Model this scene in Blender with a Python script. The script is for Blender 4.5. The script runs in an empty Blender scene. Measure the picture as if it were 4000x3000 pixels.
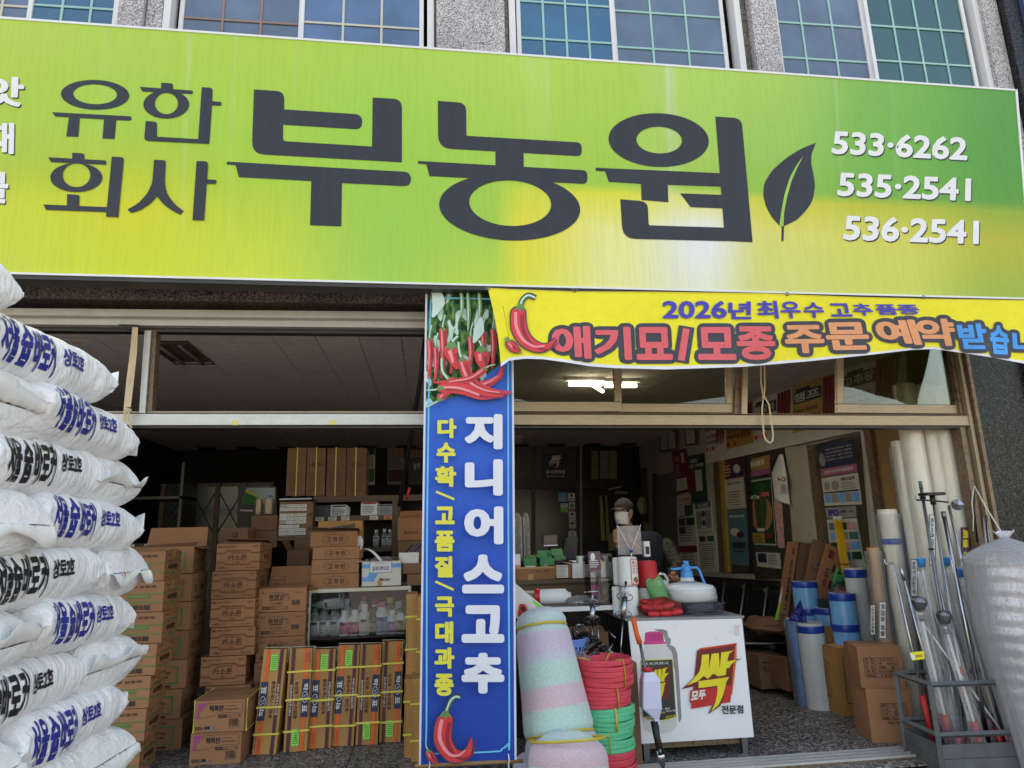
import bpy, math, random
from math import sin, cos, pi, radians, sqrt, atan2
from mathutils import Vector, Matrix, noise
random.seed(7)
S = bpy.context.scene
COL = S.collection
# ---------------------------------------------------------------- camera
YAW, PIT, ROL = radians(7.18), radians(12.6), radians(-1.53)
F = 2660.0
_fw = Vector((sin(YAW)*cos(PIT), cos(YAW)*cos(PIT), sin(PIT)))
_r0 = Vector((cos(YAW), -sin(YAW), 0.0)); _u0 = _r0.cross(_fw)
_r = _r0*cos(ROL)+_u0*sin(ROL); _u = -_r0*sin(ROL)+_u0*cos(ROL)
CAM = Vector((0, 0, 1.5))
cd = bpy.data.cameras.new('camera'); co = bpy.data.objects.new('camera', cd); COL.objects.link(co)
cd.sensor_width = 36.0; cd.lens = F/4000*36.0; cd.clip_start = 0.05; cd.clip_end = 500
co.matrix_world = Matrix(((_r.x, _u.x, -_fw.x, CAM.x), (_r.y, _u.y, -_fw.y, CAM.y), (_r.z, _u.z, -_fw.z, CAM.z), (0, 0, 0, 1)))
S.camera = co
# ---------------------------------------------------------------- world, sun, exposure
W = bpy.data.worlds.new('World'); S.world = W; W.use_nodes = True
nt = W.node_tree; bg = nt.nodes['Background']
sky = nt.nodes.new('ShaderNodeTexSky'); sky.sky_type = 'NISHITA'; sky.sun_disc = False
SUN_EL, SUN_AZ = radians(60), radians(-28)      # azimuth from +Y towards +X; the sun stands behind the building
sky.sun_elevation = SUN_EL; sky.sun_rotation = SUN_AZ; sky.air_density = 1.2; sky.dust_density = 2.0
nt.links.new(sky.outputs[0], bg.inputs[0]); bg.inputs[1].default_value = 0.13
sd = bpy.data.lights.new('sun', 'SUN'); so = bpy.data.objects.new('sun', sd); COL.objects.link(so)
sd.energy = 3.6; sd.angle = radians(0.5); sd.color = (1.0, 0.95, 0.88)
_sd = Vector((sin(SUN_AZ)*cos(SUN_EL), cos(SUN_AZ)*cos(SUN_EL), sin(SUN_EL)))
so.rotation_euler = (-_sd).to_track_quat('-Z', 'Y').to_euler(); so.location = (0, 20, 30)
S.view_settings.view_transform = 'Standard'; S.view_settings.look = 'None'
S.view_settings.exposure = 2.07;
try:
 S.view_settings.use_white_balance = True; S.view_settings.white_balance_temperature = 8600; S.view_settings.white_balance_tint = 12
except Exception: pass
S.view_settings.gamma = 1.0; S.view_settings.use_curve_mapping = False
S.render.engine = 'CYCLES'; S.cycles.use_denoising = True; S.cycles.max_bounces = 8
S.cycles.transparent_max_bounces = 16; S.cycles.caustics_reflective = False; S.cycles.caustics_refractive = False
S.cycles.sample_clamp_indirect = 6.0
# ---------------------------------------------------------------- rays through the photograph's pixels
def ray(x, y): return _fw*F + _r*(x-2000) - _u*(y-1500)
def at(x, y, Y): d = ray(x, y); return CAM + d*(Y/d.y)
def atX(x, y, X): d = ray(x, y); return CAM + d*(X/d.x)
def atZ(x, y, Z): d = ray(x, y); return CAM + d*((Z-1.5)/d.z)
# ---------------------------------------------------------------- materials
M = {}
def lin(c):
 return tuple(((v/255)/12.92 if v/255 <= .04045 else ((v/255+.055)/1.055)**2.4) for v in c)
def newmat(name):
 m = bpy.data.materials.new(name); m.use_nodes = True; M[name] = m
 return m, m.node_tree, m.node_tree.nodes['Principled BSDF']
def noise_node(nt, scale, detail=4, co='Object', stretch=None, rough=.55):
 tc = nt.nodes.new('ShaderNodeTexCoord'); out = tc.outputs[co]
 if stretch:
  mp = nt.nodes.new('ShaderNodeMapping'); mp.inputs['Scale'].default_value = stretch
  nt.links.new(out, mp.inputs[0]); out = mp.outputs[0]
 n = nt.nodes.new('ShaderNodeTexNoise'); n.inputs['Scale'].default_value = scale
 n.inputs['Detail'].default_value = detail; n.inputs['Roughness'].default_value = rough
 nt.links.new(out, n.inputs['Vector']); return n
def ramp(nt, src, stops):
 r = nt.nodes.new('ShaderNodeValToRGB'); e = r.color_ramp.elements
 while len(e) < len(stops): e.new(.5)
 for i, (p, c) in enumerate(stops):
  e[i].position = p; e[i].color = (*c, 1) if len(c) == 3 else c
 nt.links.new(src, r.inputs[0]); return r
def pm(name, rgb, rough=.55, metal=0.0, var=.12, vs=6, bump=0.0, bs=80, stretch=None, bstretch=None, spec=.5, raw=False, dirt=None, coat=0, trans=0, sss=0):
 """principled material: base colour with a soft noise variation, optional bump and dirt specks"""
 m, nt, b = newmat(name)
 c = rgb if raw else lin(rgb)
 n = noise_node(nt, vs, 5, stretch=stretch)
 r = ramp(nt, n.outputs[0], [(.3, tuple(v*(1-var) for v in c)), (.7, tuple(min(1, v*(1+var)) for v in c))])
 out = r.outputs[0]
 if name.startswith('cardboard'):      # each carton of its own slightly different stock
  oi = nt.nodes.new('ShaderNodeObjectInfo'); rr_ = ramp(nt, oi.outputs['Random'], [(0, (.80, .78, .76)), (.5, (.95, .93, .92)), (1, (1.06, 1.07, 1.08))])
  mq = nt.nodes.new('ShaderNodeMix'); mq.data_type = 'RGBA'; mq.blend_type = 'MULTIPLY'; mq.inputs[0].default_value = 1; nt.links.new(out, mq.inputs[6]); nt.links.new(rr_.outputs[0], mq.inputs[7]); out = mq.outputs[2]
 if dirt:
  dc, amt, ds = dirt
  n2 = noise_node(nt, ds, 8, rough=.7); r2 = ramp(nt, n2.outputs[0], [(1-amt-.12, (0, 0, 0)), (1-amt+.12, (1, 1, 1))])
  mx = nt.nodes.new('ShaderNodeMix'); mx.data_type = 'RGBA'; nt.links.new(r2.outputs[0], mx.inputs[0])
  nt.links.new(out, mx.inputs[6]); mx.inputs[7].default_value = (*lin(dc), 1); out = mx.outputs[2]
 nt.links.new(out, b.inputs['Base Color'])
 b.inputs['Roughness'].default_value = rough; b.inputs['Metallic'].default_value = metal
 b.inputs['Specular IOR Level'].default_value = spec
 if coat: b.inputs['Coat Weight'].default_value = coat; b.inputs['Coat Roughness'].default_value = .15
 if sss: b.inputs['Subsurface Weight'].default_value = sss; b.inputs['Subsurface Radius'].default_value = (.02, .015, .01)
 if bump:
  n3 = noise_node(nt, bs, 3, stretch=bstretch); bp = nt.nodes.new('ShaderNodeBump')
  bp.inputs['Strength'].default_value = bump; bp.inputs['Distance'].default_value = .01
  nt.links.new(n3.outputs[0], bp.inputs['Height']); nt.links.new(bp.outputs[0], b.inputs['Normal'])
 return m
def film(name, tint=(1, 1, 1), body=.25, rgb=(235, 235, 240), rough=.12, bs=14, bump=.6, stretch=None):
 """thin clear plastic or glass: mostly transparent, part milky body, glossy by angle"""
 m, nt, b = newmat(name)
 b.inputs['Base Color'].default_value = (*lin(rgb), 1); b.inputs['Roughness'].default_value = rough
 b.inputs['Specular IOR Level'].default_value = .8
 t = nt.nodes.new('ShaderNodeBsdfTransparent'); t.inputs[0].default_value = (*tint, 1)
 fr = nt.nodes.new('ShaderNodeFresnel'); fr.inputs[0].default_value = 1.5
 ad = nt.nodes.new('ShaderNodeMath'); ad.operation = 'MULTIPLY_ADD'; ad.use_clamp = True
 ad.inputs[1].default_value = 1.0-body; ad.inputs[2].default_value = body
 nt.links.new(fr.outputs[0], ad.inputs[0])
 mx = nt.nodes.new('ShaderNodeMixShader'); nt.links.new(ad.outputs[0], mx.inputs[0])
 nt.links.new(t.outputs[0], mx.inputs[1]); nt.links.new(b.outputs[0], mx.inputs[2])
 nt.links.new(mx.outputs[0], nt.nodes['Material Output'].inputs[0])
 if bump:
  n3 = noise_node(nt, bs, 4, stretch=stretch); bp = nt.nodes.new('ShaderNodeBump')
  bp.inputs['Strength'].default_value = bump; bp.inputs['Distance'].default_value = .02
  nt.links.new(n3.outputs[0], bp.inputs['Height'])
  for k in (b, fr): nt.links.new(bp.outputs[0], k.inputs['Normal'])
 return m
def glassy(name, tint=(.8, .85, .85), mirror=.08, rough=.02):
 m, nt, b = newmat(name); nt.nodes.remove(b)
 t = nt.nodes.new('ShaderNodeBsdfTransparent'); t.inputs[0].default_value = (*tint, 1)
 g = nt.nodes.new('ShaderNodeBsdfGlossy'); g.inputs['Roughness'].default_value = rough
 fr = nt.nodes.new('ShaderNodeFresnel'); fr.inputs[0].default_value = 1.5
 ad = nt.nodes.new('ShaderNodeMath'); ad.operation = 'MULTIPLY_ADD'; ad.use_clamp = True
 ad.inputs[1].default_value = 1.0; ad.inputs[2].default_value = mirror; nt.links.new(fr.outputs[0], ad.inputs[0])
 mx = nt.nodes.new('ShaderNodeMixShader'); nt.links.new(ad.outputs[0], mx.inputs[0])
 nt.links.new(t.outputs[0], mx.inputs[1]); nt.links.new(g.outputs[0], mx.inputs[2])
 nt.links.new(mx.outputs[0], nt.nodes['Material Output'].inputs[0]); return m
def granite(name, base, dark, light, scale=170, rough=.35, bump=.15):
 m, nt, b = newmat(name)
 tc = nt.nodes.new('ShaderNodeTexCoord'); v = nt.nodes.new('ShaderNodeTexVoronoi'); v.inputs['Scale'].default_value = scale
 nt.links.new(tc.outputs['Object'], v.inputs['Vector'])
 sp = nt.nodes.new('ShaderNodeSeparateColor'); nt.links.new(v.outputs['Color'], sp.inputs[0])
 r = ramp(nt, sp.outputs[0], [(.0, lin(dark)), (.25, lin(dark)), (.42, lin(base)), (.62, lin(base)), (.85, lin(light))])
 n = noise_node(nt, 2.2, 4); r2 = ramp(nt, n.outputs[0], [(.3, (.78, .78, .78)), (.7, (1.05, 1.05, 1.05))])
 mx = nt.nodes.new('ShaderNodeMix'); mx.data_type = 'RGBA'; mx.blend_type = 'MULTIPLY'; mx.inputs[0].default_value = 1
 nt.links.new(r.outputs[0], mx.inputs[6]); nt.links.new(r2.outputs[0], mx.inputs[7]); nt.links.new(mx.outputs[2], b.inputs['Base Color'])
 b.inputs['Roughness'].default_value = rough
 if bump:
  bp = nt.nodes.new('ShaderNodeBump'); bp.inputs['Strength'].default_value = bump; bp.inputs['Distance'].default_value = .004
  nt.links.new(sp.outputs[0], bp.inputs['Height']); nt.links.new(bp.outputs[0], b.inputs['Normal'])
 return m
def emit(name, rgb, k):
 m, nt, b = newmat(name); b.inputs['Base Color'].default_value = (.8, .8, .8, 1)
 b.inputs['Emission Color'].default_value = (*rgb, 1); b.inputs['Emission Strength'].default_value = k; return m
granite('granite_light', (182, 175, 175), (112, 104, 106), (226, 222, 222), 150)
granite('granite_brown', (100, 88, 80), (58, 50, 46), (140, 128, 118), 130, .5)
granite('granite_black', (24, 25, 28), (12, 13, 15), (70, 71, 72), 120, .32)
M['granite_black'].node_tree.nodes['Principled BSDF'].inputs['Specular IOR Level'].default_value = .25
granite('terrazzo', (104, 100, 97), (58, 55, 54), (168, 162, 156), 75, .5, .1)
granite('paving', (118, 114, 110), (75, 72, 70), (165, 160, 155), 60, .75, .4)
pm('asphalt', (100, 98, 96), .9, var=.2, vs=3, bump=.4, bs=200)
pm('ceiling_panel', (222, 212, 206), .8, var=.1, vs=14, dirt=((70, 55, 45), .22, 60))
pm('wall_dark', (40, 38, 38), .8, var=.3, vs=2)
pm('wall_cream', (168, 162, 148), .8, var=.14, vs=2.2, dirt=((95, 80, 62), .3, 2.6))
pm('plywood', (150, 120, 75), .7, var=.18, vs=3, stretch=(1, 1, 8))
pm('alu_white', (196, 194, 190), .42, .35, var=.07, vs=9, dirt=((96, 76, 60), .3, 95))
pm('alu_beige', (172, 152, 128), .42, .3, var=.1, vs=5, stretch=(2, 2, 14), dirt=((105, 78, 55), .3, 60))
pm('alu_brown', (126, 104, 84), .45, .3, var=.15, vs=4, dirt=((70, 52, 40), .4, 30))
pm('alu_dark', (62, 60, 58), .4, .5, var=.15)
pm('bronze_dark', (40, 34, 30), .35, .4, var=.2)
pm('steel', (170, 172, 176), .22, 1, var=.08)
pm('steel_dull', (120, 122, 126), .38, .9, var=.15)
pm('iron_grey', (92, 97, 98), .6, .25, var=.2, vs=9, dirt=((95, 70, 55), .27, 12), bump=.15, bs=40)
pm('pvc_white', (226, 225, 226), .35, var=.05, vs=3, dirt=((150, 145, 140), .2, 20))
pm('muntin_cream', (200, 198, 180), .5, var=.05)
pm('muntin_teal', (150, 196, 190), .5, var=.05)
pm('muntin_brown', (150, 120, 108), .5, var=.08)
pm('white', (226, 226, 228), .5, var=.04)
pm('white_gloss', (232, 232, 236), .25, var=.05, vs=2, dirt=((185, 182, 176), .24, 7))
pm('black', (22, 22, 24), .5, var=.1)
pm('black_gloss', (14, 14, 16), .18, var=.1)
pm('ink', (30, 28, 34), .55, var=.15)
pm('ink_sign', (50, 52, 60), .5, spec=.3, var=.12, vs=3, stretch=(6, 6, .7))
pm('ink_brown', (92, 48, 34), .6, var=.1)
pm('ink_blue', (34, 48, 150), .35, var=.08)
pm('ink_navy', (34, 44, 78), .6)
pm('ink_green', (58, 128, 66), .6)
pm('ink_magenta', (170, 62, 132), .6)
pm('ink_wine', (86, 34, 46), .6)
pm('ink_orange', (232, 96, 34), .6)
pm('ink_red', (196, 40, 40), .5)
pm('ink_yellow', (232, 214, 48), .5)
pm('ink_skyblue', (76, 196, 232), .45)
pm('ink_grey', (138, 136, 136), .6)
pm('ink_maroon', (112, 26, 26), .5)
pm('tag_green', (128, 224, 84), .5, var=.05)
pm('cardboard', (164, 114, 80), .8, var=.09, vs=5, bump=.12, bs=60, bstretch=(1, 1, 14), dirt=((140, 98, 66), .3, 5))
pm('cardboard_tan', (188, 138, 80), .78, var=.1, vs=5, bump=.12, bs=60, dirt=((150, 108, 62), .28, 6))
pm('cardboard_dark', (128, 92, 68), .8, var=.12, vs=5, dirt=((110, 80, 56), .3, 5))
pm('cardboard_white', (206, 198, 186), .7, var=.06)
pm('packing_tape', (176, 132, 84), .25, var=.1)
pm('strap_yellow', (226, 214, 86), .4, var=.06)
pm('strap_olive', (196, 170, 62), .45, var=.08)
pm('paper', (222, 220, 214), .7, var=.05)
pm('wood', (150, 112, 74), .6, var=.16, vs=4, stretch=(1, 9, 9))
pm('wood_dark', (96, 74, 56), .6, var=.2, vs=4, stretch=(1, 9, 9))
pm('cream_plastic', (204, 198, 178), .4, var=.05)
glassy('window_glass', (.42, .5, .52), .1)
glassy('transom_glass', (.74, .76, .70), .02)
glassy('cabinet_glass', (.96, .97, .97), .0)
film('wrap', (1, 1, 1), .1, (225, 228, 232), .12, 22, .9)
# ---------------------------------------------------------------- mesh builder
class MB:
 def __init__(s): s.v = []; s.f = []; s.m = []; s.s = []
 def add(s, vs, fs, mat, smooth=False):
  n = len(s.v); s.v += [tuple(p) for p in vs]
  for f in fs: s.f.append(tuple(i+n for i in f)); s.m.append(mat); s.s.append(smooth)
  return s
 def box(s, lo, hi, mat, T=None):
  x0, y0, z0 = lo; x1, y1, z1 = hi
  vs = [Vector(p) for p in ((x0, y0, z0), (x1, y0, z0), (x1, y1, z0), (x0, y1, z0), (x0, y0, z1), (x1, y0, z1), (x1, y1, z1), (x0, y1, z1))]
  if T: vs = [T @ p for p in vs]
  return s.add(vs, [(0, 3, 2, 1), (4, 5, 6, 7), (0, 1, 5, 4), (1, 2, 6, 5), (2, 3, 7, 6), (3, 0, 4, 7)], mat)
 def slab(s, q, back, mat):
  """q: four front corners (TL,TR,BR,BL as seen); back: offset vector to the rear face"""
  b = Vector(back); vs = [Vector(p) for p in q]+[Vector(p)+b for p in q]
  return s.add(vs, [(0, 3, 2, 1), (4, 5, 6, 7), (0, 1, 5, 4), (1, 2, 6, 5), (2, 3, 7, 6), (3, 0, 4, 7)], mat)
 def tube(s, pts, r, mat, n=10, caps=True, smooth=True, closed=False, flat=None):
  pts = [Vector(p) for p in pts]; N = len(pts); rr = r if isinstance(r, (list, tuple)) else [r]*N
  vs = []; up = None
  for i, p in enumerate(pts):
   a = pts[i-1] if (i > 0 or closed) else p; b = pts[(i+1) % N] if (i < N-1 or closed) else p
   t = (b-a).normalized() if (b-a).length > 1e-9 else Vector((0, 0, 1))
   if up is None: up = Vector((0, 0, 1)) if abs(t.z) < .9 else Vector((0, 1, 0))
   x = t.cross(up).normalized(); y = x.cross(t).normalized(); up = y
   fx, fy = (flat or (1, 1))
   for k in range(n):
    an = 2*pi*k/n; vs.append(p+(x*cos(an)*fx+y*sin(an)*fy)*rr[i])
  fs = []
  for i in range(N if closed else N-1):
   j = (i+1) % N
   for k in range(n): fs.append((i*n+k, i*n+(k+1) % n, j*n+(k+1) % n, j*n+k))
  s.add(vs, fs, mat, smooth)
  if caps and not closed:
   o = len(s.v)-len(vs); s.f.append(tuple(o+k for k in reversed(range(n)))); s.m.append(mat); s.s.append(False)
   s.f.append(tuple(o+(N-1)*n+k for k in range(n))); s.m.append(mat); s.s.append(False)
  return s
 def lathe(s, prof, mat, n=24, c=(0, 0, 0), T=None, smooth=True, mats=None):
  """prof: list of (r,z)"""
  vs = []
  for (r, z) in prof:
   for k in range(n):
    a = 2*pi*k/n; p = Vector((c[0]+r*cos(a), c[1]+r*sin(a), c[2]+z)); vs.append(T @ p if T else p)
  o = len(s.v); s.v += [tuple(p) for p in vs]
  for i in range(len(prof)-1):
   mt = mats[i] if mats else mat
   for k in range(n):
    s.f.append((o+i*n+k, o+i*n+(k+1) % n, o+(i+1)*n+(k+1) % n, o+(i+1)*n+k)); s.m.append(mt); s.s.append(smooth)
  if prof[0][0] > 1e-5: s.f.append(tuple(o+k for k in reversed(range(n)))); s.m.append(mats[0] if mats else mat); s.s.append(False)
  if prof[-1][0] > 1e-5: s.f.append(tuple(o+(len(prof)-1)*n+k for k in range(n))); s.m.append(mats[-1] if mats else mat); s.s.append(False)
  return s
 def grid(s, fn, nu, nv, mat, smooth=True, wrapu=False):
  """fn(u,v) with u,v in 0..1"""
  vs = [fn(i/nu, j/nv) for j in range(nv+1) for i in range(nu+(0 if wrapu else 1))]
  w = nu if wrapu else nu+1; fs = []
  for j in range(nv):
   for i in range(nu):
    a = j*w+i; b = j*w+(i+1) % w; fs.append((a, b, b+w, a+w))
  return s.add(vs, fs, mat, smooth)
 def build(s, name, parent=None, loc=None, bevel=0, seg=2, solid=0, mods=()):
  me = bpy.data.meshes.new(name); me.from_pydata(s.v, [], s.f)
  names = []
  for m in s.m:
   if m not in names: names.append(m)
  for m in names: me.materials.append(M[m])
  idx = {m: i for i, m in enumerate(names)}
  me.polygons.foreach_set('material_index', [idx[m] for m in s.m]); me.polygons.foreach_set('use_smooth', s.s)
  me.update()
  o = bpy.data.objects.new(name, me); COL.objects.link(o)
  if parent: o.parent = parent
  if loc is not None: o.location = loc
  if bevel:
   b = o.modifiers.new('bevel', 'BEVEL'); b.width = bevel; b.segments = seg; b.limit_method = 'ANGLE'; b.angle_limit = radians(40)
  if solid:
   b = o.modifiers.new('solid', 'SOLIDIFY'); b.thickness = solid; b.offset = 0
  return o
def thing(name, label, cat, loc=(0, 0, 0), rotz=0, group=None, rot=None):
 o = bpy.data.objects.new(name, None); COL.objects.link(o); o.location = loc
 o.rotation_euler = rot if rot else (0, 0, rotz); o.empty_display_size = .1
 o['label'] = label; o['category'] = cat
 if group: o['group'] = group
 return o
def tag(o, label, cat, group=None):
 o['label'] = label; o['category'] = cat
 if group: o['group'] = group
 return o
def struct(o): o['kind'] = 'structure'; return o
def dup(root, loc, rotz=None, label=None, group=None, rot=None):
 r = root.copy(); COL.objects.link(r); r.location = loc
 if rotz is not None: r.rotation_euler = (0, 0, rotz)
 if rot is not None: r.rotation_euler = rot
 if label: r['label'] = label
 if group: r['group'] = group
 for ch in KIDS.get(root.name, []):
  c = ch.copy(); COL.objects.link(c); c.parent = r
  for g in KIDS.get(ch.name, []):
   d = g.copy(); COL.objects.link(d); d.parent = c
 return r
KIDS = {}
def kids(root):
 KIDS[root.name] = [o for o in COL.objects if o.parent == root]
 for k in KIDS[root.name]: KIDS[k.name] = [o for o in COL.objects if o.parent == k]
 return root
# ---------------------------------------------------------------- flat print: lettering, lines, patches
_TX = {}
def glyphs(txt, bold=0.0):
 """triangulated lettering in a 0..1 box; heavier weights are the outline swept by a round nib"""
 k = (txt, bold)
 if k not in _TX:
  nib = bold if bold > .021 else 0
  c = bpy.data.curves.new('t', 'FONT'); c.body = txt; c.offset = 0 if nib else bold; c.resolution_u = 3
  o = bpy.data.objects.new('t', c)
  me = bpy.data.meshes.new_from_object(o)
  vs = [(v.co.x, v.co.y) for v in me.vertices]; fs = [tuple(p.vertices) for p in me.polygons]
  bpy.data.objects.remove(o); bpy.data.meshes.remove(me); bpy.data.curves.remove(c)
  if not vs: vs = [(0, 0), (1, 0), (1, 1)]; fs = []
  if nib:
   key = {}; ids = [key.setdefault((round(x, 5), round(y, 5)), i) for i, (x, y) in enumerate(vs)]
   cnt_ = {}
   for f in fs:
    for a, b in zip(f, f[1:]+f[:1]):
     a, b = ids[a], ids[b]
     if a != b: cnt_[(min(a, b), max(a, b))] = cnt_.get((min(a, b), max(a, b)), 0)+1
   L = 0; done = set(); vs = [(x, y, 0) for x, y in vs]
   for (a, b), q in cnt_.items():
    if q != 1: continue
    p0 = Vector(vs[a][:2]); p1 = Vector(vs[b][:2]); d = (p1-p0)
    if d.length < 1e-6: continue
    nn = Vector((-d.y, d.x)).normalized()*nib; L += 1; lv = (L % 90)*2.5e-6; o_ = len(vs)
    vs += [(*(p0+nn), lv), (*(p0-nn), lv), (*(p1-nn), lv), (*(p1+nn), lv)]; fs.append((o_, o_+1, o_+2, o_+3))
    for m_ in (a, b):
     if m_ in done: continue
     done.add(m_); L += 1; lv = (L % 90)*2.5e-6; o_ = len(vs); pc = vs[m_]
     vs += [(pc[0]+nib*cos(q_*pi/5), pc[1]+nib*sin(q_*pi/5), lv) for q_ in range(10)]; fs.append(tuple(range(o_, o_+10)))
  else: vs = [(x, y, 0) for x, y in vs]
  x0 = min(v[0] for v in vs); x1 = max(v[0] for v in vs); y0 = min(v[1] for v in vs); y1 = max(v[1] for v in vs)
  w = max(1e-6, x1-x0); h = max(1e-6, y1-y0)
  _TX[k] = ([((v[0]-x0)/w, (v[1]-y0)/h, v[2]) for v in vs], fs, w/h)
 return _TX[k]
def fillet(pts):
 out = []; n = len(pts)
 for i, p in enumerate(pts):
  if len(p) < 3: out.append((p[0], p[1])); continue
  a = Vector(pts[i-1][:2]); b = Vector(pts[(i+1) % n][:2]); c = Vector(p[:2]); r = p[2]
  da = (a-c); db = (b-c); r1 = min(r, da.length*.49); r2 = min(r, db.length*.49)
  pa = c+da.normalized()*r1; pb = c+db.normalized()*r2
  for t in (0, .2, .4, .6, .8, 1): q = pa*(1-t)**2+c*2*t*(1-t)+pb*t*t; out.append((q.x, q.y))
 return out
def tri2d(pts):
 from mathutils.geometry import tessellate_polygon
 return [tuple(t) for t in tessellate_polygon([[Vector((x, y, 0)) for x, y in pts]])]
class Ink:
 """fm(u,v,h) maps flat print coordinates (metres or pixels) onto a surface, h metres above it"""
 def __init__(s, fm, mb=None, h0=.0007, dh=.00025, cut=0): s.fm = fm; s.mb = mb or MB(); s.h = h0; s.dh = dh; s.cut = cut
 def tris(s, pts, fs, mat):
  s.h += s.dh
  if s.cut:
   pts = list(pts); cache = {}
   def mid(a, b):
    k = (min(a, b), max(a, b))
    if k not in cache: pts.append(tuple((pts[a][i_]+pts[b][i_])/2 for i_ in range(len(pts[a])))); cache[k] = len(pts)-1
    return cache[k]
   st = []
   for f in fs:
    for i in range(1, len(f)-1): st.append((f[0], f[i], f[i+1]))
   out = []
   while st:
    t = st.pop(); L = [sqrt((pts[t[i]][0]-pts[t[(i+1) % 3]][0])**2+(pts[t[i]][1]-pts[t[(i+1) % 3]][1])**2) for i in range(3)]
    i = L.index(max(L))
    if L[i] > s.cut:
     a, b, c = t[i], t[(i+1) % 3], t[(i+2) % 3]; m = mid(a, b); st += [(a, m, c), (m, b, c)]
    else: out.append(t)
   fs = out
  s.mb.add([s.fm(p[0], p[1], s.h+(p[2] if len(p) > 2 else 0)) for p in pts], fs, mat, bool(s.cut))
 def poly(s, pts, mat):
  p = fillet(pts); s.tris(p, tri2d(p), mat)
 def rect(s, x0, y0, x1, y1, mat): s.tris([(x0, y0), (x1, y0), (x1, y1), (x0, y1)], [(0, 1, 2, 3)], mat)
 def frame(s, x0, y0, x1, y1, w, mat):
  s.tris([(x0, y0), (x1, y0), (x1, y1), (x0, y1), (x0+w, y0+w), (x1-w, y0+w), (x1-w, y1-w), (x0+w, y1-w)],
    [(0, 1, 5, 4), (1, 2, 6, 5), (2, 3, 7, 6), (3, 0, 4, 7)], mat)
 def ring(s, cx, cy, rx, ry, ix, iy, mat, icx=None, icy=None, n=40, rot=0):
  a = []; icx = cx if icx is None else icx; icy = cy if icy is None else icy
  for k in range(n):
   t = 2*pi*k/n
   for (X, Y, p, q) in ((cx, cy, rx, ry), (icx, icy, ix, iy)):
    dx = p*cos(t); dy = q*sin(t); a.append((X+dx*cos(rot)-dy*sin(rot), Y+dx*sin(rot)+dy*cos(rot)))
  s.tris(a, [(2*k, (2*k+2) % (2*n), (2*k+3) % (2*n), 2*k+1) for k in range(n)], mat)
 def disc(s, cx, cy, rx, ry, mat, n=20): s.tris([(cx+rx*cos(2*pi*k/n), cy+ry*sin(2*pi*k/n)) for k in range(n)], [tuple(range(n))], mat)
 def line(s, pts, w, mat, closed=False):
  P = [Vector(p) for p in pts]; n = len(P); a = []
  for i in range(n):
   p = P[i-1] if (i or closed) else P[i]; q = P[(i+1) % n] if (i < n-1 or closed) else P[i]
   t = (q-p).normalized(); nn = Vector((-t.y, t.x))*w/2; a += [tuple(P[i]+nn), tuple(P[i]-nn)]
  m = n if closed else n-1
  s.tris(a, [(2*i, 2*i+1, (2*i+3) % (2*n), (2*i+2) % (2*n)) for i in range(m)], mat)
 def text(s, txt, x0, y0, w, h, mat, bold=.014, rot=0, shear=0):
  """rot 90: reads bottom-to-top; rot -90: top-to-bottom, w,h are the box on the page"""
  vs, fs, _ = glyphs(txt, bold)
  if rot == 0: p = [(x0+(x+shear*y)*w, y0+y*h, l) for x, y, l in vs]
  elif rot == 90: p = [(x0+(1-y)*w, y0+x*h, l) for x, y, l in vs]
  else: p = [(x0+y*w, y0+(1-x)*h, l) for x, y, l in vs]
  s.tris(p, fs, mat)
 def quadtext(s, txt, q, mat, bold=.014):
  """q: TL,TR,BR,BL corners in the print's own coordinates"""
  vs, fs, _ = glyphs(txt, bold); TL, TR, BR, BL = [Vector(p) for p in q]
  s.tris([(*((BL*(1-x)+BR*x)*(1-y)+(TL*(1-x)+TR*x)*y), l) for x, y, l in vs], fs, mat)
 def bars(s, x0, y0, w, h, mat, n=14, seed=1):
  r = random.Random(seed); x = x0; vs = []; fs = []
  while x < x0+w:
   b = w/n*r.choice((.3, .5, .8)); k = len(vs); vs += [(x, y0), (x+b, y0), (x+b, y0+h), (x, y0+h)]; fs.append((k, k+1, k+2, k+3)); x += b+w/n*r.choice((.3, .5, .7))
  s.tris(vs, fs, mat)
 def scribble(s, x0, y0, w, h, rows, mat, seed=1, th=.5):
  """rows of small unreadable print as short dashes"""
  r = random.Random(seed); vs = []; fs = []
  for j in range(rows):
   y = y0+h*(j+.5)/rows; hh = h/rows*th/2; x = x0
   while x < x0+w*r.uniform(.75, 1):
    b = w*r.uniform(.03, .09); k = len(vs); vs += [(x, y-hh), (x+b, y-hh), (x+b, y+hh), (x, y+hh)]; fs.append((k, k+1, k+2, k+3)); x += b+w*.02
  s.tris(vs, fs, mat)
 def build(s, name='print', parent=None, **k): return s.mb.build(name, parent, **k)
def plane(O, U, V, N=None):
 O = Vector(O); U = Vector(U).normalized(); V = Vector(V).normalized(); N = N or U.cross(V)
 return lambda u, v, h: O+U*u+V*v+N*h
def pxplane(Y, ox=0, oy=0, s=1.0):
 """print coordinates are photo pixels (of a crop at ox,oy enlarged s times), laid on the plane y = Y"""
 def fm(x, y, h): p = at(ox+x/s, oy+y/s, Y-h); return p
 return fm
pm('glass_blue2', (70, 82, 120), .12, var=.1, spec=.8)
pm('leaf_slit', (146, 192, 72), .4)
pm('painted_sky_reflection', (150, 175, 205), .2)  # sky reflection put into a flat colour
pm('screen_dim', (84, 62, 66), .2); pm('card_plum', (96, 60, 88), .4)
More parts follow.
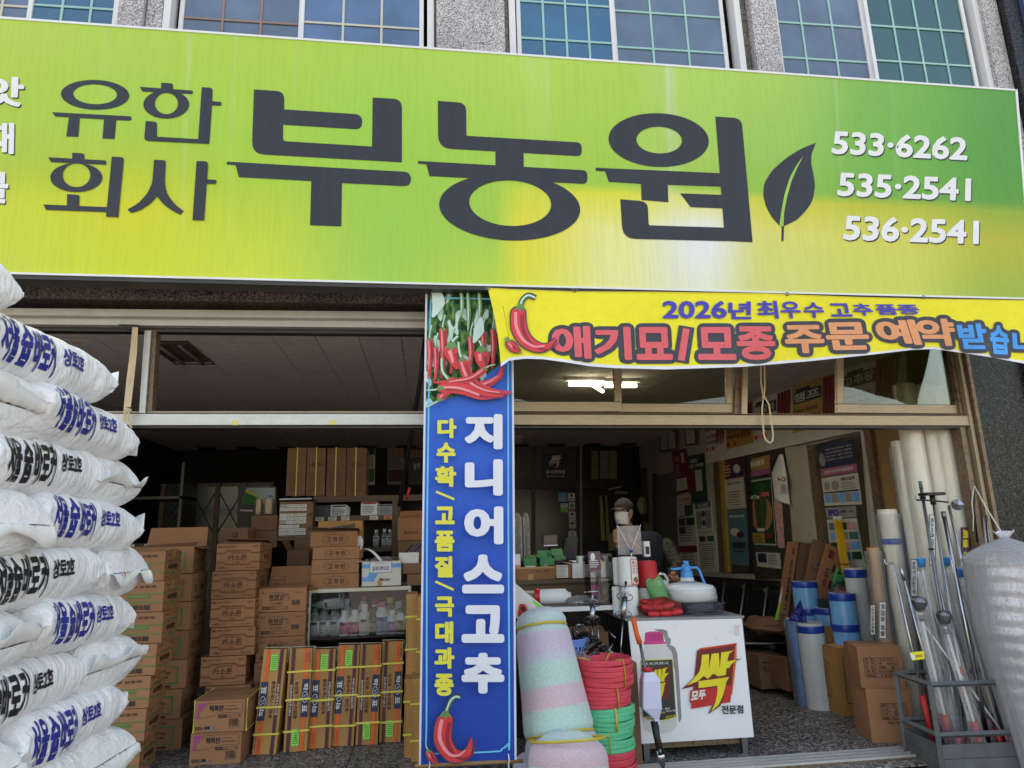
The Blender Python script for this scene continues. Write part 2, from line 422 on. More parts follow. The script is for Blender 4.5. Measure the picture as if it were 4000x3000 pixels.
# ================================================================ GROUND AND ROOM
CEIL = 3.10; BACK = 12.6; RX = 4.0; LX = -4.3
struct(MB().box((-60, -60, -.6), (60, 60, -.17), 'asphalt').build('ground'))
pv = struct(MB().box((-30, -2.2, -.3), (30, 4.55, -.075), 'paving').build('pavement'))
for j in range(9):
 for i in range(12):
  x0 = -1.6+i*.6-(.3 if j % 2 else 0); y0 = 4.54-(j+1)*.3
  if y0 > 1.6: MB().box((x0+.003, y0+.003, -.08), (x0+.597, y0+.297, -.05+random.uniform(-.002, .002)), 'paving').build('paving_slab', pv, bevel=.003, seg=1)
fl = struct(MB().box((LX-.3, 4.5, -.3), (5.6, BACK+.3, -.022), 'alu_dark').build('shop_floor'))
for i in range(9):
 for j in range(8):
  x0 = LX+i*.95-.05; y0 = 4.80+j*.95
  MB().box((x0+.0025, y0+.0025, -.03), (x0+.9475, y0+.9475, 0), 'terrazzo').build('floor_slab', fl)
MB().box((LX, 4.5, -.03), (5.6, 4.6, -.012), 'terrazzo').build('floor_edge', fl)
# threshold rails
t = thing('door_track', 'worn beige aluminium sliding door track across the shop threshold', 'door track', (0, 4.7, 0))
mb = MB(); mb.box((LX, -.1, -.028), (4.0, .1, -.002), 'alu_brown'); mb.build('track_plate', t)
for k, y in enumerate((-.085, -.03, .03, .085)):
 MB().box((LX, y-.006, -.001), (4.0, y+.006, .014), 'alu_white').build('rail', t)
# walls
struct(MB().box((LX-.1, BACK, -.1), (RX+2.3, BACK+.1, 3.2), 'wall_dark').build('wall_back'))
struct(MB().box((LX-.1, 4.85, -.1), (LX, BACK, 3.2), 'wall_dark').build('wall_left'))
wr = struct(MB().box((RX, 5.3, -.1), (RX+.12, BACK, 3.2), 'wall_cream').build('wall_right'))
MB().box((RX+.121, 5.3, -.1), (RX+.5, 5.36, 3.2), 'plywood').build('wall_return', wr)
cl = struct(MB().box((LX-.1, 4.8, CEIL+.022), (5.7, BACK+.2, CEIL+.16), 'black').build('ceiling'))
pw, pl = .34, .68
lx0, lx1, ly0, ly1 = -2.20, -1.90, 5.58, 6.26
for i in range(int((RX-LX)/pw)+1):
 x0 = LX+i*pw; off = (i % 2)*pl/2
 for j in range(11):
  y0 = 4.85+j*pl-off; y1 = min(y0+pl, BACK); ya = max(y0, 4.82)
  if y1 <= ya: continue
  if x0+pw > lx0 and x0 < lx1-.05 and y1 > ly0+.1 and ya < ly1-.1 and i == int((lx0+.15-LX)/pw): continue
  MB().box((x0+.003, ya+.002, CEIL-random.uniform(0, .003)), (x0+pw-.003, y1-.002, CEIL+.02), 'ceiling_panel').build('ceiling_panel', cl)
# recessed (unlit) lamp left, roof and upper storey
cx = LX+int((lx0+.15-LX)/pw)*pw
t = thing('recessed_lamp', 'unlit rusty recessed twin tube lamp in the ceiling on the left', 'ceiling lamp', (cx+.17, 5.92, CEIL))
mb = MB(); mb.box((-.168, -.34, 0), (.168, .34, .004), 'alu_brown')
for a in (-1, 1): mb.box((a*.168-.006, -.34, -.012), (a*.168+.006, .34, 0), 'alu_brown'); mb.box((-.168, a*.34-.006, -.012), (.168, a*.34+.006, 0), 'alu_brown')
mb.build('reflector', t)
for a in (-1, 1): MB().tube([(a*.08, -.3, -.02), (a*.08, .3, -.02)], .013, 'ink_grey', 10).build('tube', t)
# lit lamps seen through the transom
M_ = emit('tube_light', (1, 1, .95), 4)
for k, (px, py, dx, dy, lb) in enumerate([(2285, 1500, .19, 0, 'lit tube lamp on the ceiling, left one of the three behind the transom glass'),
          (2330, 1512, .13, .22, 'lit tube lamp on the ceiling set askew across the middle of the group'),
          (2425, 1506, .19, 0, 'lit tube lamp on the ceiling partly hidden behind the brown sash stile')]):
 p = atZ(px, py, CEIL-.07)
 t = thing('ceiling_lamp', lb, 'ceiling lamp', (p.x, p.y, CEIL-.003), group='lit ceiling lamps')
 d = Vector((dx, dy, 0))
 MB().tube([-d*.9+Vector((0, 0, -.07)), d*.9+Vector((0, 0, -.07))], .02, 'tube_light', 12).build('tube', t)
 MB().box((-abs(dx)-.02, -.04, -.035), (abs(dx)+.02, .04, 0), 'pvc_white').build('housing', t, bevel=.005)
al = bpy.data.lights.new('lamp_light', 'AREA'); al.shape = 'RECTANGLE'; al.size = 1.0; al.size_y = .5; al.energy = 2.2; al.color = (1, 1, .93)
ao = bpy.data.objects.new('lamp_light', al); COL.objects.link(ao); ao.location = (1.75, 6.7, CEIL-.14)
p = atZ(2098, 1668, CEIL-.06)
t = thing('ceiling_lamp', 'small bright lamp far back under the ceiling beside the blue banner', 'ceiling lamp', (p.x, p.y, CEIL-.003))
MB().tube([(-.09, 0, -.05), (.09, .1, -.05)], .022, 'tube_light', 10).build('tube', t); MB().box((-.1, -.03, -.025), (.1, .12, 0), 'pvc_white').build('housing', t)
# ================================================================ BUILDING SHELL
B = thing('shop_building', 'two storey granite clad shop building with muntin windows above the green sign', 'building', (0, 4.8, 0))
def W3(mb, name, parent=B, **k):
 o = mb.build(name, parent, **k); o.location = -Vector(B.location) if parent is B else (0, 0, 0); return o
U0, U1 = 3.6, 7.0
def wx(x): return at(x, 100, 4.9).x
W3(MB().box((-9, 4.86, 7.0), (9, 5.2, 8.4), 'granite_light'), 'shade_parapet')  # unseen, added above the windows; height set to shade the shopfront
W3(MB().box((-9, 5.0, 3.13), (9, 13.4, 3.5), 'granite_brown'), 'floor_slab')
W3(MB().box((-9, 5.2, 8.1), (9, 18, 8.3), 'granite_brown'), 'roof')  # unseen roof, added to keep the sun out of the rooms
W3(MB().box((-9, 5.9, 3.5), (9, 6.0, 8.1), 'wall_dark'), 'inner_wall')
W3(MB().box((-9, 13.2, -.2), (9, 13.4, 8.5), 'wall_dark'), 'rear_wall')  # unseen wall, added to block the sun from behind
W3(MB().box((-9.1, 4.8, -.2), (-8.9, 13.2, 8.5), 'granite_brown'), 'side_wall')
W3(MB().box((8.9, 4.8, -.2), (9.1, 13.2, 8.5), 'granite_brown'), 'side_wall')
# granite piers between the upper windows
for (a, b, y, mt) in ((480, 577, 4.8, 'granite_light'), (580, 643, 4.84, 'granite_light'), (1704, 1966, 4.8, 'granite_light'), (1690, 1703, 4.85, 'granite_brown'), (1967, 1983, 4.85, 'granite_brown'),
      (2912, 3008, 4.78, 'granite_light'), (2878, 2910, 4.86, 'granite_brown'), (3812, 3872, 4.8, 'granite_light')):
 W3(MB().box((wx(a), y, U0), (wx(b), 5.1, U1), mt), 'pier', bevel=.004)
W3(MB().box((wx(3875), 4.74, U0), (wx(3930), 5.1, U1), 'granite_black'), 'pier')
W3(MB().box((wx(3934), 4.70, U0), (9, 5.1, U1), 'glass_blue2'), 'pier')
W3(MB().box((-9, 4.86, U0), (wx(480)-2.2, 5.1, U1), 'granite_light'), 'pier')
pm('glass_blue', (80, 114, 156), .06, var=.28, vs=1.6, spec=.9); pm('glass_grey', (92, 112, 136), .16, var=.22, vs=2.5, spec=.7); pm('glass_green', (26, 82, 84), .05, var=.15, vs=2, spec=.9); pm('glass_teal', (36, 102, 140), .06, var=.25, vs=1.4, spec=.9)  # pane colours lightened towards blue to stand in for sky reflections
pm('curtain', (120, 160, 170), .8)
def window(x0, x1, panes, fr=('pvc_white', 38)):
 """panes: list of (xa, xb, glass, muntin, columns, depth); photo pixels at y=100"""
 X0, X1 = wx(x0), wx(x1)
 mb = MB()
 w = .055
 mb.box((X0, 4.84, U0), (X0+w, 4.98, U1), fr[0]); mb.box((X1-w, 4.84, U0), (X1, 4.98, U1), fr[0])
 mb.box((X0+w, 4.84, U1-.07), (X1-w, 4.98, U1), fr[0]); mb.box((X0+w, 4.84, U0), (X1-w, 4.98, U0+.07), fr[0])
 o = W3(mb, 'window', bevel=.004)
 for (a, b, gl, mu, n, dp) in panes:
  A, Bx = wx(a), wx(b); y = 4.91+dp
  def sub(m, nm, **k): q = m.build(nm, o, **k); return q
  m = MB(); m.box((A, y-.02, U0+.072), (A+.035, y+.02, U1-.072), fr[0]); m.box((Bx-.035, y-.02, U0+.072), (Bx, y+.02, U1-.072), fr[0]); sub(m, 'sash_stile', bevel=.003)
  sub(MB().box((A+.035, y-.003, U0+.072), (Bx-.035, y+.004, U1-.072), gl), 'pane')
  m = MB(); r = .009
  for k in range(1, n): xk = A+.035+(Bx-A-.07)*k/n; m.box((xk-r, y-.012, U0+.07), (xk+r, y-.004, U1-.07), mu); sub(m, 'muntin'); m = MB()
  for k in range(8):
   zk = 5.592-(0.366*3)+.366*k+(.0 if x0 > 1900 else .02)
   if U0+.1 < zk < U1-.1: sub(MB().box((A+.035, y-.0125, zk-r), (Bx-.035, y-.0045, zk+r), mu), 'muntin')
 return o
window(-260, 480, [(-250, 110, 'glass_grey', 'muntin_cream', 3, .03), (100, 478, 'glass_teal', 'muntin_teal', 3, 0)])
window(645, 1695, [(690, 1180, 'glass_grey', 'muntin_brown', 3, .035), (1170, 1655, 'glass_blue', 'muntin_cream', 3, 0)])
window(1985, 2885, [(2018, 2400, 'glass_teal', 'muntin_teal', 4, 0), (2395, 2838, 'glass_grey', 'muntin_teal', 3, .035)])
window(3005, 3815, [(3008, 3390, 'glass_grey', 'muntin_teal', 3, .035), (3385, 3775, 'glass_green', 'muntin_teal', 4, 0)])
# lintel over the shopfront
mb = MB().box((-9, 4.62, 3.115), (9, 4.9, 3.6), 'granite_brown'); W3(mb, 'lintel')
for k in range(9): W3(MB().box((-3.6+k*.95, 4.606, 3.115), (-2.656+k*.95, 4.62, 3.42), 'granite_brown'), 'lintel_slab', bevel=.002, seg=1)
# granite flank at the right of the opening, lit dark jamb
W3(MB().box((4.175, 4.66, -.1), (4.62, 5.3, 3.12), 'granite_black'), 'jamb')
W3(MB().box((4.80, 4.62, -.1), (9, 5.3, 3.12), 'granite_black'), 'jamb')
W3(MB().box((4.175, 4.652, .98), (4.62, 4.662, .99), 'alu_brown'), 'jamb_joint')
W3(MB().box((4.63, 4.60, -.05), (4.69, 4.9, 3.11), 'alu_brown'), 'drain_channel')
W3(MB().box((4.71, 4.58, -.05), (4.79, 4.9, 3.11), 'alu_brown'), 'drain_channel')
W3(MB().box((-9, 4.62, -.1), (LX-.12, 5.3, 3.12), 'granite_black'), 'jamb')
# ================================================================ SHOPFRONT FRAME
Fm = thing('shopfront_frame', 'aluminium shopfront frame of posts and beams, white on the left and beige on the right', 'shopfront frame', (0, 4.7, 0))
def fpart(name, q, depth, mat, bevel=.003, Y=4.7, par=None):
 mb = MB().slab([at(x, y, Y) for x, y in q], (0, depth, 0), mat); o = mb.build(name, par or Fm, bevel=bevel)
 o.location = -Vector(Fm.location) if not par else (0, 0, 0); return o
fpart('top_rail', [(-800, 1195), (4100, 1240), (4100, 1268), (-800, 1223)], .09, 'alu_white', Y=4.61)
fpart('top_rail', [(-800, 1226), (4100, 1272), (4100, 1304), (-800, 1258)], .1, 'alu_white', Y=4.665)
fpart('top_rail', [(-800, 1262), (4100, 1306), (4100, 1330), (-800, 1283)], .07, 'alu_dark', Y=4.72)
fpart('beam', [(-800, 1616), (1835, 1616), (1835, 1659), (-800, 1663)], .11, 'alu_white', Y=4.69)
fpart('beam', [(1837, 1618), (3797, 1624), (3799, 1662), (1837, 1659)], .11, 'alu_beige', Y=4.69)
fpart('sill', [(-800, 1606), (1835, 1606), (1835, 1613), (-800, 1613)], .05, 'alu_beige', Y=4.72)
fpart('sill', [(1837, 1610), (3790, 1618), (3790, 1622), (1837, 1615)], .05, 'alu_brown', Y=4.72)
fpart('track', [(-800, 1665), (3799, 1664), (3799, 1672), (-800, 1672)], .1, 'alu_dark', Y=4.70)
fpart('post', [(564, 1290), (590, 1290), (566, 1614), (542, 1614)], .02, 'alu_white', Y=4.69)
fpart('post', [(592, 1290), (612, 1290), (592, 1606), (568, 1606)], .08, 'alu_brown', Y=4.715)
fpart('post', [(3745, 1360), (3790, 1360), (3838, 1625), (3800, 1622)], .08, 'alu_brown', Y=4.70)
def zfix(o): return o
pz = at(3800, 1662, 4.7)
mb = MB(); mb.box((4.075, .02, -.06), (4.10, .11, 3.1), 'alu_brown'); mb.box((4.105, -.02, -.06), (4.135, .1, 3.1), 'alu_beige'); mb.box((4.14, -.05, -.06), (4.17, .1, 3.1), 'alu_brown'); mb.build('side_post', Fm, bevel=.003)
mb = MB(); mb.box((4.03, .0, -.01), (4.07, .09, 2.23), 'alu_brown'); mb.build('door_stile', Fm, bevel=.003)
fpart('post', [(2905, 1350), (2923, 1350), (2920, 1617), (2896, 1617)], .05, 'alu_beige', Y=4.69)
fpart('post', [(2880, 1350), (2902, 1350), (2893, 1617), (2868, 1617)], .08, 'alu_brown', Y=4.72)
def sash(q_out, xl, xr, yt, yb, rail, Y, lab=None, w=26):
 """sliding transom sash: stiles at xl..xl+w and xr-w..xr, bottom rail, glass pane"""
 s = fpart('transom_sash', [(xl, yb-rail), (xr, yb-rail+q_out), (xr, yb+q_out), (xl, yb)], .035, 'alu_beige', Y=Y)
 sub = lambda nm, q, d, m, y: fpart(nm, q, d, m, Y=y, par=s)
 sub('stile', [(xl, yt), (xl+w, yt), (xl+w, yb-rail-1), (xl, yb-rail-1)], .035, 'alu_beige', Y)
 sub('stile', [(xr-w-8, yt), (xr-8, yt), (xr, yb-rail+q_out-1), (xr-w, yb-rail+q_out-1)], .035, 'alu_beige', Y)
 sub('pane', [(xl+w, yt), (xr-w, yt), (xr-w, yb-rail+q_out), (xl+w, yb-rail)], .005, 'transom_glass', Y+.016)
sash(0, 1838, 2427, 1300, 1607, 38, 4.70)
sash(3, 2404, 2866, 1300, 1609, 34, 4.745)
sash(4, 3270, 3762, 1330, 1612, 34, 4.745)
# small yellow stickers left on the beam
for (x, y, lb) in ((918, 1652, 'small square yellow sticker on the white beam, nearer the sacks'), (1298, 1650, 'small square yellow sticker on the white beam, nearer the blue banner')):
 o = MB().slab([at(x-9, y-9, 4.687), at(x+9, y-9, 4.687), at(x+9, y+9, 4.687), at(x-9, y+9, 4.687)], (0, .0025, 0), 'strap_yellow').build('sticker'); tag(o, lb, 'sticker')
# ================================================================ GREEN SIGN
SY = 4.2
sq = [at(-700, 22, SY), at(3968, 355, SY), at(4032, 1166, SY), at(-700, 1047, SY)]
SG = thing('shop_sign', 'long green and yellow shop sign with dark Korean lettering above the shopfront', 'sign', tuple(sq[3]))
so_ = -Vector(SG.location)
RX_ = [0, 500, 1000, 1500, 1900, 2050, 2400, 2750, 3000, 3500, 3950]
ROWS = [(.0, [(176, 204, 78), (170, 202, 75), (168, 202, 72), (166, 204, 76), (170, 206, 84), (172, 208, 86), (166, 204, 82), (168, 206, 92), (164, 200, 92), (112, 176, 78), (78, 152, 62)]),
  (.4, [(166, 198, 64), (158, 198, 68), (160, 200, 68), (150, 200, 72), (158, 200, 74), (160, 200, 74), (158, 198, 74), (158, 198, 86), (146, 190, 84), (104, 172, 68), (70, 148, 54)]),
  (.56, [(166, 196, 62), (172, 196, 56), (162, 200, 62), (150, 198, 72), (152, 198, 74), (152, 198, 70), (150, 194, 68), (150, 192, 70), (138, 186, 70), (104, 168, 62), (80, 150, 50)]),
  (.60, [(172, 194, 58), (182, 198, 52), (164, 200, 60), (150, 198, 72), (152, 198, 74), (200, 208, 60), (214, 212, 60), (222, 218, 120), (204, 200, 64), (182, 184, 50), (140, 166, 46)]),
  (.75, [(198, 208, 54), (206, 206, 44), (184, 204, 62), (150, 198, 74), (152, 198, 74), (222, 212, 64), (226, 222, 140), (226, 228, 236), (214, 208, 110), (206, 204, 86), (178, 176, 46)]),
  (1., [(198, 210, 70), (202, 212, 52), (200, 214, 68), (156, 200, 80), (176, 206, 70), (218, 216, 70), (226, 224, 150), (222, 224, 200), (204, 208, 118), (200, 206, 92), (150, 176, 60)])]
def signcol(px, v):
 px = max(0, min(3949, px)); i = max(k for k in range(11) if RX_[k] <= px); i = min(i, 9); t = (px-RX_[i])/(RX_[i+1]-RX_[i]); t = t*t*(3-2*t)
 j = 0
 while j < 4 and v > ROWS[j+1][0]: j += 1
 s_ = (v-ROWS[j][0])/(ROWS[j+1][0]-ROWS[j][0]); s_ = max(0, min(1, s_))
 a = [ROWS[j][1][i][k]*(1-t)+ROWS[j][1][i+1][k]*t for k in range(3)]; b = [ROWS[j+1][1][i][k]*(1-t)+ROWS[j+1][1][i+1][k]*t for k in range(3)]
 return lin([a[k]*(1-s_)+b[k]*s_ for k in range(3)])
def colour_sheet(name, fn, colfn, nu, nv, mat, parent, off=None):
 mb = MB().grid(fn, nu, nv, mat); o = mb.build(name, parent); me = o.data
 ca = me.color_attributes.new('print_colour', 'FLOAT_COLOR', 'POINT')
 for j in range(nv+1):
  for i in range(nu+1): ca.data[j*(nu+1)+i].color = (*colfn(i/nu, j/nv), 1)
 if off is not None: o.location = off
 return o
def attrmat(name, rough=.4, streak=.1, spec=.5, bump=0, bs=50, sstretch=(7, 7, .35), weave=0):
 m, nt, b = newmat(name)
 a = nt.nodes.new('ShaderNodeAttribute'); a.attribute_name = 'print_colour'
 n = noise_node(nt, 9, 6, stretch=sstretch, rough=.65); r = ramp(nt, n.outputs[0], [(.36, (1-streak,)*3), (.62, (1+streak*.5,)*3)])
 mx = nt.nodes.new('ShaderNodeMix'); mx.data_type = 'RGBA'; mx.blend_type = 'MULTIPLY'; mx.inputs[0].default_value = 1
 nt.links.new(a.outputs[0], mx.inputs[6]); nt.links.new(r.outputs[0], mx.inputs[7]); nt.links.new(mx.outputs[2], b.inputs['Base Color'])
 b.inputs['Roughness'].default_value = rough; b.inputs['Specular IOR Level'].default_value = spec
 if bump:
  n3 = noise_node(nt, bs, 3); bp = nt.nodes.new('ShaderNodeBump'); bp.inputs['Strength'].default_value = bump; bp.inputs['Distance'].default_value = .02
  nt.links.new(n3.outputs[0], bp.inputs['Height']); nt.links.new(bp.outputs[0], b.inputs['Normal'])
 return m
attrmat('sign_face', .45, .05, .35, bump=.05, bs=3)
attrmat('banner_cloth', .65, .05, .15, bump=.12, bs=2.4, sstretch=(2, 2, 2))
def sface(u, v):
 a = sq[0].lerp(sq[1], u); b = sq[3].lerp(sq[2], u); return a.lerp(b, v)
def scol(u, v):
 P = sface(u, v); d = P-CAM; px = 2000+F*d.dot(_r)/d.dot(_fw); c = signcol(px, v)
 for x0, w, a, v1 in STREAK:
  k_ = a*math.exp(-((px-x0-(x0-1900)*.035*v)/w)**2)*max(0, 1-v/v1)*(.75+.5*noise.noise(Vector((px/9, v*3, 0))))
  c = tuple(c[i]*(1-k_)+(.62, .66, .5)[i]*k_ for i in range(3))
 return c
STREAK = [(742, 7, .35, 1.2), (920, 5, .25, 1.1), (1160, 5, .15, 1), (2075, 40, .16, .9), (2135, 9, .22, 1.2), (2606, 9, .75, 1.3), (2628, 16, .4, 1.2), (2560, 60, .12, 1), (3262, 6, .4, .6), (3480, 10, .12, .9), (420, 20, .1, 1)]
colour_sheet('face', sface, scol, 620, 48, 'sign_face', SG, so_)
mb = MB(); e = .012
mb.slab([sq[0]+Vector((0, .004, .01)), sq[1]+Vector((.01, .004, .01)), sq[2]+Vector((.01, .004, -.035)), sq[3]+Vector((0, .004, -.035))], (0, .13, 0), 'alu_dark')
o = mb.build('sign_box', SG); o.location = so_
def edge(a, b, dz0, dz1, mat='pvc_white'):
 o = MB().slab([a+Vector((0, -.006, dz1)), b+Vector((0, -.006, dz1)), b+Vector((0, -.006, dz0)), a+Vector((0, -.006, dz0))], (0, .009, 0), mat).build('trim', SG); o.location = so_
edge(sq[0], sq[1], -.004, .012); edge(sq[3], sq[2], -.01, .003)
o = MB().slab([sq[1]+Vector((-.006, -.006, .012)), sq[1]+Vector((.012, -.006, .012)), sq[2]+Vector((.012, -.006, -.01)), sq[2]+Vector((-.006, -.006, -.01))], (0, .012, 0), 'pvc_white').build('trim', SG); o.location = so_
for x in (760, 1300, 2270, 3600):
 p = at(x, 1100, 4.3); o = MB().box((p.x-.012, 4.24, p.z+.02), (p.x+.012, 4.7, p.z+.05), 'alu_dark').build('bracket', SG); o.location = so_
c1 = Ink(pxplane(SY, 0, 0, 1.4429), h0=.002); k = 'ink_sign'
def ink_build(I, name, parent, off): o = I.build(name, parent); o.location = off; return o
# 유한회사
c1.ring(536, 534, 193, 84, 123, 56, k, 536, 531, rot=.03); c1.poly([(293, 632), (741, 655, 12), (741, 680, 12), (655, 677), (646, 783), (578, 781), (586, 673), (450, 665), (442, 771), (373, 769), (388, 661), (312, 657)], k)
c1.poly([(908, 466), (975, 470, 15), (976, 505), (908, 500)], k); c1.poly([(788, 489), (1087, 510, 10), (1087, 530, 10), (802, 515)], k)
c1.ring(937, 588, 129, 80, 65, 60, k, 938, 583); c1.poly([(1137, 491), (1199, 495, 18), (1196, 570), (1249, 575, 8), (1246, 596, 8), (1195, 594), (1180, 811), (1115, 808)], k)
c1.poly([(821, 681), (885, 687, 15), (884, 770, 8), (1120, 784), (1118, 808), (812, 793, 25)], k)
c1.poly([(407, 860), (476, 865, 15), (475, 900), (407, 895)], k); c1.poly([(272, 886), (599, 904, 10), (599, 928, 10), (287, 913)], k)
c1.ring(430, 1000, 147, 82, 78, 67, k, 431, 987); c1.poly([(378, 1094), (449, 1098, 15), (445, 1163), (377, 1160)], k)
c1.poly([(244, 1152), (605, 1167), (600, 1195), (258, 1182)], k); c1.poly([(630, 882), (699, 886, 18), (667, 1224), (597, 1221)], k)
c1.poly([(868, 900), (935, 903, 15), (928, 1040, 30), (945, 1100, 20), (985, 1150, 20), (1035, 1190), (1015, 1210), (960, 1180, 20), (915, 1145, 20), (885, 1105), (850, 1145, 20), (790, 1185, 20), (738, 1200), (718, 1180), (780, 1145, 20), (830, 1090, 20), (858, 1030, 20)], k)
c1.poly([(1108, 907), (1172, 909, 18), (1168, 1011), (1221, 1014, 8), (1218, 1036, 8), (1165, 1034), (1151, 1242), (1085, 1241)], k)
ink_build(c1, 'company_lettering', SG, so_)
# 부농원 and the leaf
p1 = Ink(pxplane(SY), h0=.002)
p1.poly([(992, 349), (1111, 357, 32), (1110, 427), (1415, 447, 30), (1415, 506, 30), (1106, 487), (1106, 551, 12), (1453, 572), (1456, 381), (1570, 387, 35), (1570, 634), (983, 601, 50)], k)
p1.poly([(886, 631), (1605, 672, 28), (1605, 728, 28), (1336, 715), (1333, 884), (1211, 880), (1216, 707), (933, 692), (920, 645), (886, 643)], k)
ink_build(p1, 'letter', SG, so_)
c2 = Ink(pxplane(SY, 1300, 0, 1.4429), h0=.002)
c2.poly([(592, 568), (751, 580, 45), (753, 765, 8), (1403, 803, 30), (1403, 881, 30), (594, 835, 75)], k); c2.poly([(917, 845), (1075, 855), (1076, 945), (917, 936)], k)
c2.poly([(481, 907), (1435, 960, 30), (1435, 1037, 30), (545, 992), (527, 926), (481, 922)], k)
c2.ring(997, 1167, 398, 188, 231, 128, k, 1000, 1145, n=64, rot=.05); ink_build(c2, 'letter', SG, so_)
p2 = Ink(pxplane(SY), h0=.002)
p2.ring(2573, 547, 196, 105, 89, 52, k, 2575, 547, n=56, rot=.04)
p2.poly([(2327, 655), (2811, 676), (2820, 729), (2608, 722), (2611, 790), (2506, 781), (2504, 718), (2378, 710), (2364, 669), (2327, 667)], k)
p2.poly([(2423, 778), (2530, 787, 30), (2534, 880, 8), (2836, 889), (2836, 942), (2433, 932, 50)], k)
p2.poly([(2657, 755), (2826, 761), (2829, 814), (2698, 809)], k); p2.poly([(2795, 455), (2897, 462, 32), (2940, 946), (2832, 941)], k)
ink_build(p2, 'letter', SG, so_)
c3 = Ink(pxplane(SY, 2600, 0, 1.4429), h0=.002)
c3.poly([(847, 804), (822, 870, 20), (820, 920, 20), (835, 990, 20), (843, 1050, 20), (830, 1130, 30), (790, 1190, 30), (740, 1240, 20), (666, 1276), (640, 1270), (600, 1225, 20), (566, 1165, 20), (550, 1100, 20), (555, 1035, 20), (600, 960, 30), (680, 890, 30), (760, 840, 20)], k)
c3.poly([(655, 1262), (668, 1262), (665, 1356), (653, 1362)], k)
c3.poly([(641, 1272), (654, 1180, 20), (672, 1090, 20), (700, 1000, 20), (735, 935, 20), (777, 878), (742, 945, 20), (710, 1020, 20), (684, 1110, 20), (668, 1200, 20), (664, 1275)], 'leaf_slit')
ink_build(c3, 'leaf_emblem', SG, so_)
p4 = Ink(pxplane(SY), h0=.002)
def px3(q): return [(2600+x/1.4429, y/1.4429) for x, y in q]
for txt, q in (('533·6262', [(945, 737), (1703, 775), (1700, 905), (933, 868)]), ('535·2541', [(978, 970), (1723, 1005), (1720, 1135), (965, 1105)]), ('536·2541', [(1010, 1213), (1768, 1243), (1765, 1378), (997, 1353)])):
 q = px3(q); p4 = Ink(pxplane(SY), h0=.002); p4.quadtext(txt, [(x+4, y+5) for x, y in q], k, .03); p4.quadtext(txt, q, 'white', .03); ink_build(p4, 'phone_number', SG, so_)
p5 = Ink(pxplane(SY), h0=.002)
for txt, q in (('앗', [(-62, 295), (96, 302), (92, 418), (-64, 412)]), ('재', [(-62, 474), (56, 480), (54, 602), (-64, 598)]), ('물', [(-80, 668), (34, 672), (30, 795), (-82, 790)])):
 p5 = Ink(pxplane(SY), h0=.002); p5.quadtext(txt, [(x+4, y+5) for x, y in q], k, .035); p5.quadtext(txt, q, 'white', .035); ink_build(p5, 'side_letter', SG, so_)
# ================================================================ BANNERS
pm('ban_white', (222, 224, 232), .6, var=.02); pm('ban_yellow', (226, 218, 70), .6, var=.04); pm('ban_red', (222, 92, 98), .6, var=.05, vs=14)
pm('ban_orange', (226, 150, 104), .6, var=.05, vs=14); pm('ban_sky', (42, 150, 226), .6); pm('ban_ink', (54, 55, 66), .6); pm('ban_blue', (60, 58, 168), .6); pm('ban_cyan', (90, 200, 236), .6)
pm('pepper_red', (214, 50, 58), .5, var=.1, vs=12); pm('pepper_light', (240, 140, 146), .5); pm('pepper_dark', (150, 30, 44), .5); pm('stem_green', (92, 138, 74), .5); pm('stem_dark', (46, 78, 48), .5); pm('leaf_pale', (196, 222, 214), .6); pm('ban_mauve', (206, 140, 192), .6)
def ribbon(I, pts, ws, mat, dx=0, dy=0, k=1.0):
 """tapered stroke through pts with half widths ws (smoothed)"""
 P = [Vector((p[0]+dx, p[1]+dy)) for p in pts]; out = []; W_ = []
 n = len(P)
 for i in range(n-1):
  a = P[max(0, i-1)]; b = P[i]; c = P[i+1]; d = P[min(n-1, i+2)]
  for s_ in range(8):
   t = s_/8; out.append(.5*((2*b)+(c-a)*t+(2*a-5*b+4*c-d)*t*t+(3*b-a-3*c+d)*t**3)); W_.append((ws[i]*(1-t)+ws[i+1]*t)*k)
 out.append(P[-1]); W_.append(ws[-1]*k); v = []
 for i, p in enumerate(out):
  t = (out[min(i+1, len(out)-1)]-out[max(i-1, 0)]).normalized(); nn = Vector((-t.y, t.x))*W_[i]; v += [tuple(p+nn), tuple(p-nn)]
 I.tris(v, [(2*i, 2*i+1, 2*i+3, 2*i+2) for i in range(len(out)-1)], mat)
